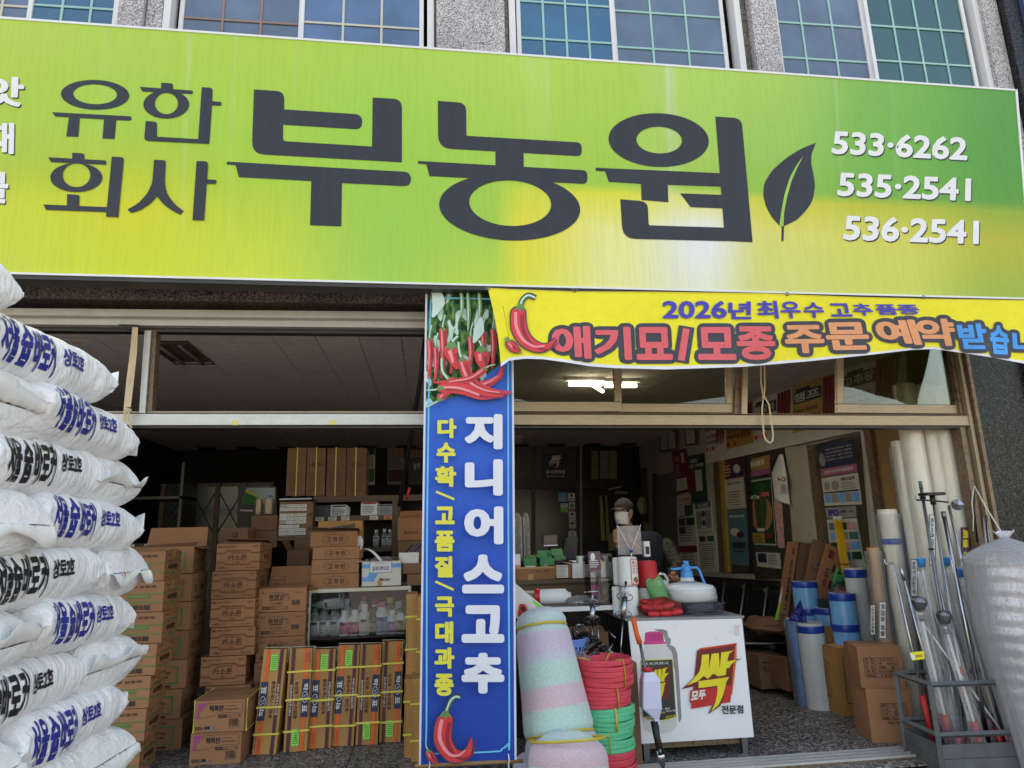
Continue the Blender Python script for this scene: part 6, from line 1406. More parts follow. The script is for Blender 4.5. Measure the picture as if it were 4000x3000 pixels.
xa = at(1990, 2380, 5.2).x-t.location.x-.5; xb = at(2445, 2395, 5.2).x-t.location.x
MB().box((xa, .008, zl_-.02), (xb, .57, zl_), 'ink_grey').build('top_board', t, bevel=.002)
MB().box((xa, -.0, zl_-.032), (xb, .007, zl_+.001), 'pvc_white').build('edge_strip', t)
for x in (xa+.02, xb-.05): MB().box((x, .05, 0), (x+.03, .08, zl_-.021), 'alu_dark').build('leg', t)
MB().box((xa, .4, 0), (xb, .41, zl_-.03), 'black').build('rear_panel', t)
def art500(I, w, h): I.text('500g x 30EA', w*.5, h*.55, w*.36, h*.18, 'ink', .015); I.rect(w*.29, 0, w*.44, h*.45, 'packing_tape'); I.rect(0, h*.86, w, h, 'packing_tape')
px_carton('carton', 'long brown carton with black 500g print on the desk ledge', 2018, 2168, 2214, 2265, DY+.02, .3, {'front': art500}, 'cardboard', top='open', back_flap=.01)
def arttab(I, w, h):
 I.rect(w*.1, h*.03, w*.8, h*.98, 'paper'); I.scribble(w*.14, h*.08, w*.6, h*.8, 9, 'ink', 3, .4); I.rect(w*.12, h*.86, w*.78, h*.93, 'ban_orange')
px_carton('carton', 'small carton with a printed price table next to the long one', 2169, 2232, 2206, 2258, DY+.02, .2, {'front': arttab}, 'cardboard', top='open', back_flap=.01)
def art_ssakbox(I, w, h):
 I.poly([(w*.42, h*.5), (w*.62, h*.7), (w*.6, h*.35), (w*.46, h*.34)], 'ink_red'); I.text('모두', w*.44, h*.5, w*.17, h*.2, 'paper', .02)
 for P_ in ssak(lambda x, y: (w*(.38+(x-1060)*.0009), h*(1.5-(y-400)*.0018)))[1:]: I.poly(P_, 'ink_yellow')
px_carton('carton', 'white open carton with yellow and red logo on the desk ledge', 2238, 2392, 2198, 2256, DY+.0, .32, {'front': art_ssakbox}, 'white', top='open', back_flap=.01)
def artg(I, w, h): I.rect(0, 0, w, h*.6, 'ink_green'); I.rect(w*.1, h*.05, w*.9, h*.42, 'paper'); I.rect(w*.15, h*.2, w*.7, h*.32, 'tag_green'); I.scribble(w*.15, h*.08, w*.6, h*.1, 2, 'ink', 1)
def artg2(I, w, h): I.scribble(w*.25, h*.3, w*.4, h*.25, 2, 'paper', 1)
pm('box_green', (34, 130, 74), .5)
px_carton('small_box', 'small green and white box standing in the long carton', 2048, 2096, 2180, 2232, DY+.08, .07, {'front': artg}, 'box_green')
px_carton('small_box', 'open green box with white flap, left one of two', 2112, 2166, 2180, 2232, DY+.08, .1, {'front': artg2}, 'box_green', top='open', back_flap=.06)
px_carton('small_box', 'open green box with white flap, right one of two', 2166, 2211, 2172, 2216, DY+.2, .1, {'front': artg2}, 'box_green', top='open', back_flap=.06)
px_carton('small_box', 'white box of cards with a red label in the logo carton', 2262, 2310, 2172, 2215, DY+.1, .1, {'front': lambda I, w, h: (I.rect(w*.3, h*.5, w*.75, h*.8, 'ink_red'), I.text('스피드한우', w*.34, h*.56, w*.37, h*.18, 'paper', .01))}, 'white')
px_carton('small_box', 'narrow white and orange box at the banner edge', 2008, 2034, 2165, 2225, DY+.08, .1, {'front': lambda I, w, h: I.rect(0, 0, w, h*.3, 'ban_orange')}, 'white')
# monitor
A = at(2122, 2135, 6.15); Bq = at(2180, 2135, 6.15); w = Bq.x-A.x; H = at(2122, 2090, 6.15).z-A.z
t = thing('small_monitor', 'small dark monitor with a light lower rim on a stand', 'monitor', ((A.x+Bq.x)/2, 6.15, zd+.001))
MB().box((-w/2, 0, A.z-zd), (w/2, .03, A.z-zd+H), 'black').build('case', t, bevel=.004); MB().box((-w*.44, -.002, A.z-zd+H*.2), (w*.44, -.0005, A.z-zd+H*.94), 'screen_dim').build('screen', t)
MB().box((-w*.46, -.008, A.z-zd+.002), (w*.46, -.002, A.z-zd+H*.13), 'white').build('button_strip', t); MB().tube([(0, .02, 0), (0, .02, A.z-zd+.01)], .012, 'black', 8).build('stand', t); MB().box((-.05, -.02, 0), (.05, .07, .008), 'black').build('foot', t)
t = thing('display_back', 'black flat display leaning back beside the small monitor', 'display', tuple(at(2222, 2185, 6.3))); MB().slab([(-.06+.05, 0, .2), (.10, .02, .2), (.07, 0, 0), (-.07, 0, 0)], (0, .02, 0), 'black').build('case', t)
t = thing('green_pouch', 'pale green folded pouch on dark cloth behind the cartons', 'pouch', tuple(at(2082, 2185, 6.05))); MB().grid(crumple(.10, .05, .035, 11, .2), 22, 12, 'stem_green', wrapu=True).build('pouch', t)
t = thing('dark_cloth', 'heap of dark cloth on the desk behind the long carton', 'cloth', tuple(at(2110, 2205, 5.98))); MB().grid(crumple(.28, .1, .05, 12, .25), 26, 12, 'black', wrapu=True).build('cloth', t)
# acrylic case between desk and counter
A = at(2312, 2378, 5.25); Bq = at(2402, 2378, 5.25); w = Bq.x-A.x; H = at(2312, 2150, 5.25).z-zl_
t = thing('acrylic_case', 'tall clear acrylic case with small goods next to the twine spools', 'display case', ((A.x+Bq.x)/2, 5.25, zl_+.001))
for q in (((-w/2, 0, 0), (w/2, .003, H*.93)), ((-w/2, .25, 0), (w/2, .253, H*.9)), ((-w/2, .003, 0), (-w/2+.003, .25, H*.9)), ((w/2-.003, .003, 0), (w/2, .25, H*.88)), ((-w*.02, .02, 0), (-w*.02+.003, .24, H*.9))): MB().box(*q, 'cabinet_glass').build('pane', t)
MB().box((-w/2+.004, .01, H*.42), (w/2-.004, .24, H*.43), 'cabinet_glass').build('shelf', t)
t2 = thing('goods_card', 'purple card with white pictures hanging in the acrylic case', 'card', (t.location.x-w*.25, 5.24, zl_+H*.63)); MB().box((-.055, 0, 0), (.04, .002, .14), 'card_plum').build('card', t2); I = Ink(plane((-.055, 0, 0), (1, 0, 0), (0, 0, 1)), h0=.0008); I.disc(.035, .1, .018, .03, 'paper'); I.scribble(.01, .02, .07, .06, 4, 'paper', 2); I.build('print', t2)
t2 = thing('goods_pouch', 'magenta and blue pouch lying in the acrylic case', 'pouch', (t.location.x-w*.2, 5.36, zl_+.01)); MB().grid(lambda u, v: Vector((0, 0, .07))+crumple(.05, .04, .07, 21, .3)(u, v), 18, 12, 'ink_magenta', wrapu=True).build('pouch', t2)
t2 = thing('goods_bag', 'crumpled dark bag behind the acrylic pane near the spools', 'bag', (t.location.x+w*.25, 5.38, zl_+.004)); MB().grid(lambda u, v: Vector((0, 0, .08))+crumple(.06, .06, .08, 23, .3)(u, v), 18, 12, 'alu_dark', wrapu=True).build('bag', t2)
# things on the low table
t = thing('red_lid_jar', 'white plastic jar with red lid lying on the low table', 'jar', tuple(at(2165, 2342, 5.38)), rot=(0, radians(90), radians(-12)))
MB().lathe([(.052, -.11), (.056, -.105), (.056, .085), (.03, .11), (.028, .13)], 'bottle_white', 24).build('body', t); MB().lathe([(.054, -.15), (.062, -.148), (.062, -.112), (.054, -.111)], 'cap_red', 24).build('lid', t); t.location.z = zl_+.064
t = thing('white_basket', 'small cream plastic basket on the low table near the banner', 'basket', (at(2080, 2340, 5.4).x, 5.45, zl_+.001)); mb = MB(); mb.lathe([(.06, 0), (.085, .1), (.09, .1), (.083, .095), (.056, .006), (.001, .006)], 'cream_plastic', 24); mb.build('basket', t)
t = thing('bubble_wrap', 'flat heap of bubble wrap on the low table', 'wrap', (at(2290, 2360, 5.3).x, 5.33, zl_+.035)); MB().grid(crumple(.15, .1, .03, 31, .3, 3), 40, 16, 'wrap', wrapu=True).build('wrap', t)
# printed carton lid leaning, with grass picture
A = [at(2012, 2283, 5.0), at(2218, 2452, 4.86), at(2196, 2500, 4.86), at(2005, 2410, 5.0)]
t = thing('printed_lid', 'slanting carton lid printed with a red truck and green grass', 'carton lid', tuple(A[3]))
def fq(x, y, h): a = A[0].lerp(A[1], x); b = A[3].lerp(A[2], x); return b.lerp(a, y)+Vector((0, -h, 0))
relt(MB().slab(A, (0, .02, .01), 'paper').build('lid', t), t)
I = Ink(fq, h0=.002, cut=.2); I.poly([(.2, 0), (.75, 0), (.75, 1), (.42, 1), (.3, .5)], 'stem_dark'); I.poly([(.28, .5), (.5, .62), (.6, 1), (.36, 1)], 'tag_green')
rb = random.Random(12)
for k in range(60): x = rb.uniform(.4, .74); y = rb.uniform(.05, .9); I.line([(x, y), (x+rb.uniform(-.04, .04), y+.12)], .008, rb.choice(['tag_green', 'stem_green', 'leaf_slit']))
I.poly([(.08, .1), (.3, 0), (.36, .28), (.2, .62), (.1, .5)], 'ink_red'); I.disc(.16, .12, .03, .09, 'ink'); I.disc(.3, .08, .03, .09, 'ink'); I.poly([(.14, .36), (.22, .34), (.2, .52), (.13, .46)], 'ink'); I.poly([(.78, 0), (1, 0), (1, 1), (.78, 1)], 'white'); relt(I.build('print', t), t)
# ================================================================ METAL HAND PLANTERS
def ringpts(c, r, nrm, n=22):
 nrm = Vector(nrm).normalized(); a = nrm.orthogonal().normalized(); b = nrm.cross(a); return [Vector(c)+a*r*cos(2*pi*k/n)+b*r*sin(2*pi*k/n) for k in range(n)]
def planter(label, p0, p1, r=.055, handle=True, Y=None):
 """p0 foot, p1 top handle; two wire wheels on a shaft"""
 t = thing('hand_planter', label, 'planting tool', tuple(p0), group='metal hand planters by the counter'); v = p1-p0; ax = v.normalized(); L = v.length
 MB().tube([Vector((0, 0, 0)), v*.55], [.004, .006], 'steel', 8).build('spike', t)
 MB().tube([v*.55, v*.84], .019, 'steel', 16).build('barrel', t)
 MB().tube([v*.84, v], .006, 'steel', 8).build('shaft', t)
 for k in (.62, .84):
  MB().tube(ringpts(v*k, r, ax+Vector((.15*(k > .7), .5, .0))), .0028, 'steel', 6, closed=True).build('wheel', t)
  s_ = ringpts(v*k, r, ax+Vector((.15*(k > .7), .5, .0)))
  MB().tube([s_[0], s_[11]], .0022, 'steel', 5).tube([s_[5], s_[16]], .0022, 'steel', 5).build('spoke', t)
 if handle: MB().tube([v+Vector((-.06, 0, 0)), v+Vector((.06, 0, .003))], .006, 'steel', 8).build('handle', t)
 else: MB().tube([v, v+Vector((.004, 0, .02))], .009, 'black', 10).build('knob', t)
 return t
planter('chrome hand planter with a cross handle, left one standing upright', at(2313, 2600, 4.9), at(2315, 2312, 4.95))
planter('chrome hand planter with a black knob in front of the spools', at(2420, 2600, 4.78), at(2444, 2282, 4.85), handle=False)
planter('chrome hand planter lying slantwise above the black bag', at(2180+90, 2440, 5.0), at(2440, 2600, 4.75), handle=False)
for k, (a_, b_, r_) in enumerate((((2236, 2454), (2320, 2520), .005), ((2262, 2448), (2268, 2530), .006), ((2275, 2440), (2360, 2540), .007), ((2335, 2432), (2340, 2520), .004), ((2375, 2465), (2405, 2492), .005))):
 q = thing('metal_rod', ('thin steel rod slanting left of the planters', 'short steel rod with a ring end', 'thick pointed steel rod slanting down to the right', 'bent thin steel rod near the black bag', 'short bright steel rod by the counter side')[k], 'rod', tuple(at(*b_, 4.95)))
 relt(MB().tube([at(*a_, 5.0), at(*b_, 4.95)], r_, 'steel', 8).build('rod', q), q)
 if k == 1: relt(MB().tube(ringpts(at(2260, 2450, 5.0), .018, (0, 1, .3)), .006, 'steel', 6, closed=True).build('ring', q), q)
# ================================================================ FOREGROUND GOODS
# striped fabric rolls
def stripes(name):
 m, nt, b = newmat(name)
 tc = nt.nodes.new('ShaderNodeTexCoord'); sp = nt.nodes.new('ShaderNodeSeparateXYZ'); nt.links.new(tc.outputs['Object'], sp.inputs[0])
 n = noise_node(nt, 30, 3); ad = nt.nodes.new('ShaderNodeMath'); ad.operation = 'MULTIPLY_ADD'; ad.inputs[1].default_value = .02; nt.links.new(n.outputs[0], ad.inputs[0]); nt.links.new(sp.outputs[2], ad.inputs[2])
 ml = nt.nodes.new('ShaderNodeMath'); ml.operation = 'MULTIPLY'; ml.inputs[1].default_value = 1.15; nt.links.new(ad.outputs[0], ml.inputs[0])
 fr = nt.nodes.new('ShaderNodeMath'); fr.operation = 'FRACT'; nt.links.new(ml.outputs[0], fr.inputs[0])
 cs = [(0, (214, 196, 214)), (.10, (214, 196, 214)), (.13, (196, 218, 218)), (.24, (200, 220, 214)), (.27, (198, 200, 218)), (.44, (198, 200, 218)), (.47, (192, 221, 213)), (.60, (192, 221, 213)), (.62, (224, 188, 200)), (.74, (222, 192, 204)), (.76, (190, 219, 211)), (.90, (192, 221, 214)), (.93, (206, 206, 222)), (.99, (212, 198, 214))]
 r = ramp(nt, fr.outputs[0], [(p, lin(c)) for p, c in cs])
 v = nt.nodes.new('ShaderNodeTexVoronoi'); v.inputs['Scale'].default_value = 150; mp = nt.nodes.new('ShaderNodeMapping'); mp.inputs['Scale'].default_value = (1, 1, .6); nt.links.new(tc.outputs['Object'], mp.inputs[0]); nt.links.new(mp.outputs[0], v.inputs['Vector'])
 r2 = ramp(nt, v.outputs['Distance'], [(.0, (1.05,)*3), (.55, (.78,)*3)])
 mx = nt.nodes.new('ShaderNodeMix'); mx.data_type = 'RGBA'; mx.blend_type = 'MULTIPLY'; mx.inputs[0].default_value = 1; nt.links.new(r.outputs[0], mx.inputs[6]); nt.links.new(r2.outputs[0], mx.inputs[7]); nt.links.new(mx.outputs[2], b.inputs['Base Color'])
 b.inputs['Roughness'].default_value = .9; b.inputs['Sheen Weight'].default_value = .3
 bp = nt.nodes.new('ShaderNodeBump'); bp.inputs['Strength'].default_value = .5; bp.inputs['Distance'].default_value = .008; bp.invert = True; nt.links.new(v.outputs['Distance'], bp.inputs['Height']); nt.links.new(bp.outputs[0], b.inputs['Normal'])
stripes('stripe_cloth')
def froll(label, p0, p1, r0, r1, seed, bands, name='fabric_roll', mat='stripe_cloth'):
 v = p1-p0; L = v.length; t = thing(name, label, 'fabric roll', tuple(p0), group='striped fabric rolls'); t.rotation_euler = v.to_track_quat('Z', 'Y').to_euler()
 def fn(u, w):
  z = w*L; r = r0+(r1-r0)*w
  cap = max(0, (z-L+r*.75)/(r*.75)) if z > L-r*.75 else 0; k = sqrt(max(0, 1-cap**2.6))*(1 if w < 1 else 1)
  for bz in bands: k *= 1-.07*math.exp(-((z-bz*L)/.02)**2)
  a = u*2*pi; k *= 1+.02*sin(a*2+seed)+.02*noise.noise(Vector((cos(a), sin(a), z*4+seed)))
  spi = 1+.018*((u*1.0) % 1)
  return Vector((cos(a)*r*k*spi, sin(a)*r*k*spi, z))
 MB().grid(fn, 64, 90, mat, wrapu=True).build('cloth', t)
 for bz in bands:
  z = bz*L; r = (r0+(r1-r0)*bz)*.965
  MB().tube([Vector((cos(a*pi/16)*r, sin(a*pi/16)*r, z+.012*sin(a*pi/16+seed))) for a in range(32)], .009, 'strap_olive', 6, closed=True, flat=(.4, 1)).build('band', t)
 return t
p0 = at(2235, 3150, 4.33); p1 = at(2103, 2372, 4.62)
froll('tall pastel striped fleece roll leaning beside the blue banner', p0, p1, .245, .158, 1, (.335, .885))
froll('pastel striped fleece roll in the bottom foreground, bound with a yellow band', at(2235, 3420, 4.05), at(2215, 2850, 4.18), .235, .225, 5, (.93,))
froll('pastel fleece roll mostly hidden behind the others at the banner foot', at(2100, 3150, 4.5), at(2080, 2935, 4.5), .13, .13, 9, ())
# webbing rolls
pm('web_red', (214, 62, 78), .55, var=.08, vs=25, bump=.25, bs=260); pm('web_green', (70, 186, 138), .55, var=.08, vs=25, bump=.25, bs=260)
WY = 4.42
def webroll(label, xc, yt_, yb_, r, z0, h, mat, seed, top=False):
 X = at(xc, (yt_+yb_)/2, WY).x
 t = thing('webbing_roll', label, 'webbing roll', (X, WY+r, z0), group='stacked rolls of flat webbing', rotz=seed)
 rb = random.Random(seed)
 n = 5; off = [rb.uniform(-.006, .006) for _ in range(n)]; body = MB()
 for k in range(n):
  zc_ = h*(k+.5)/n; hh = h/n*.5; wv = rb.uniform(0, 6)
  def fn(u, v, zc_=zc_, hh=hh, wv=wv, k=k):
   a = u*2*pi; b_ = (v-.5)*2; rr = (r+off[k]*.6+.004*sin(a*2+wv))-.004*(abs(b_)**14); return Vector((cos(a)*rr, sin(a)*rr, zc_+hh*b_*1.04+.003*sin(a*2+wv*2)*(1 if 0 < k < n else 1)))
  MB().grid(fn, 56, 8, mat, wrapu=True).build('strip', t)
 # wound upper face, spiral edges sagging to the middle
 def tf(u, v):
  a = u*2*pi; rr = r*(.97-.72*v); return Vector((cos(a)*rr, sin(a)*rr, h*1.0-.005-.045*v**1.5+.008*(int(v*18+u) % 2)+.006*noise.noise(Vector((cos(a)*3, sin(a)*3, v*6)))))
 MB().grid(tf, 60, 36, mat, wrapu=True, smooth=False).build('wound_top', t)
 for a in (seed*1.3, seed*1.3+2.1, seed*1.3+4.2):
  d = Vector((cos(a), sin(a), 0))
  MB().tube([d*r*1.03+Vector((0, 0, -.0)), d*r*1.05+Vector((0, 0, h*.5)), d*r*1.0+Vector((0, 0, h+.006)), d*r*.7+Vector((0, 0, h-.002)), d*r*.35+Vector((0, 0, h-.03)), d*r*.3+Vector((0, 0, .02))], .0065, 'strap_olive', 6, flat=(1, .35)).build('band', t)
 return t
zs = [at(2385, y, WY+.0).z for y in (3085, 2950, 2862, 2772, 2690, 2585)]
r = .182
labs = [('red webbing roll at the foot of the stack', 'web_red', 2392), ('green webbing roll, lower of the two green ones', 'web_green', 2386), ('green webbing roll, upper of the two green ones', 'web_green', 2392), ('red webbing roll lying directly on the green ones', 'web_red', 2382), ('topmost red webbing roll of the stack', 'web_red', 2394)]
for k, (lb, mt, xc) in enumerate(labs):
 webroll(lb, xc, 0, 5500, r, 0, .1, mt, k+1) if False else None
 X = at(xc, 2750, WY).x
 t = webroll(lb, xc, 2700, 2800, r*(1.0 if k else .93), zs[k], zs[k+1]-zs[k]-.002, mt, k+1)
 t.location.x = X
# wooden block carries the stack
zb0 = zs[0]
t = thing('support_block', 'dark low block under the webbing rolls', 'block', (at(2390, 2900, WY).x, WY+r, -.05)); MB().box((-.15, -.15, 0), (.15, .15, max(.02, zb0+.049)), 'black').build('block', t)
# seeding tool
SYT = 4.60
def sp(x, y, dy=0): return at(x, y, SYT+dy)
t = thing('jab_seeder', 'hand jab seeder with orange handle and white hopper leaning on the panel', 'seeding tool', tuple(sp(2590, 3000)))
rl = lambda o: relt(o, t)
rl(MB().tube([sp(2473, 2412, .12), sp(2480, 2445, .12), sp(2488, 2480, .11), sp(2500, 2515, .10)], [.019, .017, .018, .02], 'ink_orange', 12).build('grip', t))
rl(MB().tube([sp(2500, 2512, .10), sp(2562, 2822, .03)], .0105, 'steel_dull', 12).build('tube', t)); rl(MB().tube([sp(2556, 2818, .03), sp(2566, 2880, .02), sp(2582, 2948, .0)], [.026, .022, .024], 'black', 12).build('valve', t))
rl(MB().tube([sp(2576, 2930), sp(2584, 2965), sp(2592, 3004)], [.026, .03, .008], 'steel', 12, flat=(1, .45)).build('beak', t)); rl(MB().tube([sp(2578, 2925, -.02), sp(2579, 2945, -.022)], [.008, .012], 'steel_dull', 8).build('bolt', t))
pm('hopper', (206, 206, 232), .35, var=.03)
def hop(a, b, w, d):
 o = [];
 return [a+Vector((-w, -d, 0)), a+Vector((w, -d, 0)), a+Vector((w, d, 0)), a+Vector((-w, d, 0))]
L_ = [sp(2532, 2624, .045), sp(2538, 2655, .045), sp(2541, 2762, .04), sp(2562, 2806, .03), sp(2570, 2838, .03)]; ws = [(.036, .03), (.058, .045), (.064, .045), (.02, .02), (.016, .015)]
vs = []; [vs.extend(hop(a, None, *w)) for a, w in zip(L_, ws)]
fs = [(0, 3, 2, 1), (16, 17, 18, 19)]+[(4*i+k, 4*i+(k+1) % 4, 4*i+4+(k+1) % 4, 4*i+4+k) for i in range(4) for k in range(4)]
rl(MB().add(vs, [tuple(reversed(f)) for f in fs], 'hopper').build('hopper', t, bevel=.008)); rl(MB().tube([sp(2530, 2624, .045), sp(2529, 2608, .045)], .03, 'ink_red', 16, flat=(1, .7)).build('lid', t))
# baskets and bags under the planters
pm('basket_blue', (92, 140, 220), .4)
A = at(2215, 2600, 4.78)
t = thing('blue_basket', 'blue plastic basket half hidden behind the fleece roll', 'basket', tuple(A))
def bask(u, v):
 a = u*2*pi; r = .085+.035*v; return Vector((cos(a)*r*1.15, sin(a)*r, v*.17))
mb = MB(); N = 44
for j in range(8):
 for i in range(N):
  if j in (2, 3, 4, 5) and i % 2: 
   continue
  p = [bask(i/N, j/8), bask((i+1)/N, j/8), bask((i+1)/N, (j+1)/8), bask(i/N, (j+1)/8)]; mb.add(p, [(0, 1, 2, 3)], 'basket_blue')
mb.build('wall', t, solid=.003); MB().tube([bask(k/30, 1) for k in range(30)], .006, 'basket_blue', 8, closed=True).build('rim', t); MB().lathe([(.001, .002), (.09, .002), (.09, .006), (.001, .006)], 'basket_blue', 20).build('base', t)
q = thing('basket_stand', 'dark carton beneath the blue basket and the black bag', 'carton', (A.x+.2, 4.9, 0)); MB().box((-.33, -.12, 0), (.28, .25, A.z-.002), 'cardboard_dark').build('body', q, bevel=.003)
t = thing('black_bag', 'shiny knotted black plastic bag between the planters and the webbing', 'bag', tuple(at(2292, 2545, 4.8)))
MB().grid(crumple(.105, .07, .10, 41, .35, 2.6), 48, 30, 'black_gloss', wrapu=True).build('bag', t); MB().grid(lambda u, v: Vector((-.07-.02*v+.02*cos(u*2*pi)*(1-.6*v), .015*sin(u*2*pi), .06+.09*v+.01*noise.noise(Vector((u*8, v*6, 0))))), 14, 10, 'black_gloss', wrapu=True).build('knot', t)
t = thing('clear_bag', 'crumpled clear plastic bag under the blue basket', 'bag', tuple(at(2262, 2610, 4.66))); MB().grid(crumple(.07, .06, .10, 44, .4, 2.6), 40, 24, 'wrap', wrapu=True).build('bag', t)
px_carton('carton', 'pale carton behind the metal rods under the low table', 2225, 2380, 2470, 2560, 5.05, .12, None, 'cardboard_dark', top='open', back_flap=.02)
# ================================================================ REAR PARTITION (right half)
RY = BACK-.12
def rp(name, q, depth, mat, t, Y=RY, bevel=0): return relt(MB().slab([at(x, y, Y) for x, y in q], (0, depth, 0), mat).build(name, t, bevel=bevel), t)
def R4(x0, y0, x1, y1): return [(x0, y0), (x1, y0), (x1, y1), (x0, y1)]
t = thing('glass_partition', 'dark bronze partition with reeded glass panes and a door at the rear', 'partition', tuple(at(2250, 2300, RY)))
rp('header', R4(1980, 1700, 2500, 1722), .05, 'ink_grey', t); rp('header', R4(1980, 1724, 2500, 1736), .05, 'black', t)
for x0, x1 in ((2078, 2092), (2252, 2272), (2470, 2485)): rp('mullion', R4(x0, 1737, x1, 2340), .06, 'bronze_dark', t, RY-.02)
rp('mullion', R4(2266, 1737, 2274, 2340), .02, 'ink_grey', t, RY-.03)
for y0, y1 in ((1872, 1908),): rp('cross_rail', R4(2000, y0, 2480, y1), .06, 'bronze_dark', t, RY-.015)
rp('pane', R4(2000, 1740, 2077, 1870), .01, 'alu_dark', t); rp('pane', R4(2093, 1740, 2250, 1870), .01, 'alu_dark', t); rp('pane', R4(2000, 1910, 2470, 2340), .01, 'black_gloss', t, RY+.02)
pm('blind', (150, 134, 84), .7, var=.1)
for x0, x1, m_ in ((2311, 2336, 'blind'), (2344, 2378, 'ink_grey'), (2381, 2409, 'blind')):
 for k in range(16):
  y = 1762+k*7.8; rp('blind_slat', R4(x0, y, x1, y+5.5), .004, m_, t, RY-.0)
for x0, x1 in ((2342, 2352), (2364, 2370)): rp('curtain_edge', [(x0, 1935), (x1, 1935), (x1+12, 2110), (x0+6, 2112)], .01, 'blind', t, RY-.0)
rp('paper_note', R4(2376, 2085, 2410, 2150), .004, 'blind', t, RY-.03)
rp('door_closer', R4(2404, 1918, 2455, 1930), .04, 'steel_dull', t, RY-.06); rp('closer_arm', [(2375, 1910), (2430, 1898), (2430, 1903), (2375, 1916)], .01, 'steel', t, RY-.07)
t = thing('dealer_board', 'black square board with red and white logo and Korean dealer lettering', 'sign', tuple(at(2168, 1872, RY-.05)))
rp('board', R4(2120, 1773, 2216, 1870), .02, 'black', t, RY-.05)
I = Ink(pxplane(RY-.05), h0=.002); I.poly([(2152, 1778), (2196, 1776), (2190, 1824), (2146, 1828)], 'ink_maroon')
for P_ in ssak(lambda x, y: (2134+(x-1000)*.105, 1777+(y-390)*.083)): I.poly(P_, 'paper')
I.quadtext('모두', [(2144, 1808), (2160, 1808), (2160, 1820), (2144, 1820)], 'paper', .02); I.quadtext('공식판매점', R4(2132, 1836, 2206, 1851), 'paper', .02); I.quadtext('나라바이오(주)', R4(2146, 1857, 2204, 1866), 'paper', .01); I.ring(2140, 1861, 5, 5, 3.6, 3.6, 'paper')
relt(I.build('print', t), t)
stk = [('blue square sticker on the dark glass', 2181, 1924, 2217, 1960, 'label_blue'), ('white and green sticker below the blue one', 2190, 1966, 2218, 2000, 'label_white'), ('white sticker topmost in the card column', 2220, 1926, 2246, 1958, 'label_white'), ('round bird sticker in the card column', 2222, 1962, 2246, 1994, 'label_white'),
  ('white card sticker with blue foot', 2222, 1998, 2248, 2034, 'label_white'), ('cream card sticker with blue oval', 2223, 2036, 2250, 2064, 'cream_plastic'), ('white card sticker with navy disc', 2221, 2074, 2251, 2106, 'label_white'), ('small white VISA card sticker', 2228, 2110, 2252, 2128, 'label_white'), ('card sticker with red and yellow discs at the foot of the column', 2222, 2131, 2255, 2150, 'cream_plastic')]
for k, (lb, x0, y0, x1, y1, m_) in enumerate(stk):
 o = MB().slab([at(x, y, RY-.0) for x, y in R4(x0, y0, x1, y1)], (0, .004, 0), m_).build('card_sticker'); tag(o, lb, 'sticker')
 I = Ink(pxplane(RY), h0=.002); w = x1-x0; h = y1-y0
 if k == 0: I.ring(x0+w*.5, y0+h*.35, w*.12, h*.14, w*.06, h*.1, 'paper'); I.scribble(x0+3, y0+h*.6, w-8, h*.3, 2, 'paper', 1)
 elif k == 1: I.poly([(x0, y1), (x0, y0+h*.6), (x1, y0+h*.35), (x1, y1)], 'tag_green'); I.scribble(x0+3, y0+4, w-6, 6, 1, 'ink', 2)
 elif k == 7: I.quadtext('VISA', [(x0+2, y0+4), (x1-2, y0+4), (x1-2, y1-4), (x0+2, y1-4)], 'ink_blue', .02)
 elif k == 8: I.disc(x0+w*.25, y0+h*.5, w*.14, h*.3, 'ink_maroon'); I.disc(x0+w*.6, y0+h*.5, w*.14, h*.3, 'ink_red'); I.disc(x0+w*.78, y0+h*.5, w*.14, h*.3, 'ban_orange')
 elif k == 6: I.ring(x0+w*.5, y0+h*.35, w*.22, h*.2, w*.1, h*.16, 'ink_blue'); I.scribble(x0+3, y0+h*.6, w-6, h*.3, 2, 'ink', 3)
 elif k == 5: I.disc(x0+w*.5, y0+h*.3, w*.36, h*.12, 'ink_navy'); I.quadtext('삼성카드', [(x0+3, y1+2), (x1-3, y1+2), (x1-3, y1+8), (x0+3, y1+8)], 'paper', 0)
 elif k == 3: I.disc(x0+w*.5, y0+h*.4, w*.35, h*.3, 'ink_grey'); I.rect(x0+1, y0+h*.75, x1-1, y1-1, 'label_pink')
 else: I.disc(x0+w*.5, y0+h*.3, w*.2, h*.17, 'ink'); I.scribble(x0+3, y0+h*.55, w-6, h*.35, 2, 'ink_blue', k)
 I.build('print', o)
# clear plastic rolls leaning behind glass near the banner
for k, (x, r) in enumerate(((2025, .05), (2060, .035))):
 q = thing('film_sheet', ('dim clear film roll standing behind the desk at the banner edge', 'dim thin clear film roll right of its neighbour')[k], 'film roll', (at(x, 2200, 7.6).x, 7.6, .0)); MB().lathe([(r, 0), (r, 1.7), (r*.4, 1.75)], 'wrap', 16).build('film', q)
# round dome camera, cable
q = thing('dome_camera', 'small round dome camera under the ceiling near the blue banner', 'camera', tuple(at(2022, 1712, 11))); MB().lathe([(.001, -.1), (.06, -.07), (.075, -.02), (.1, -.015), (.1, .05), (.001, .05)], 'ink_grey', 20).build('housing', q)
q = thing('ceiling_cable', 'thin cable sagging under the ceiling across the rear corner', 'cable', tuple(at(2350, 1715, 12.0))); relt(MB().tube([at(2200, 1690, 11.8), at(2350, 1715, 12.0), at(2445, 1745, 12.), atX(2500, 1742, RX-.04), atX(2580, 1708, RX-.04)], .006, 'ink_grey', 5).build('cable', q), q)
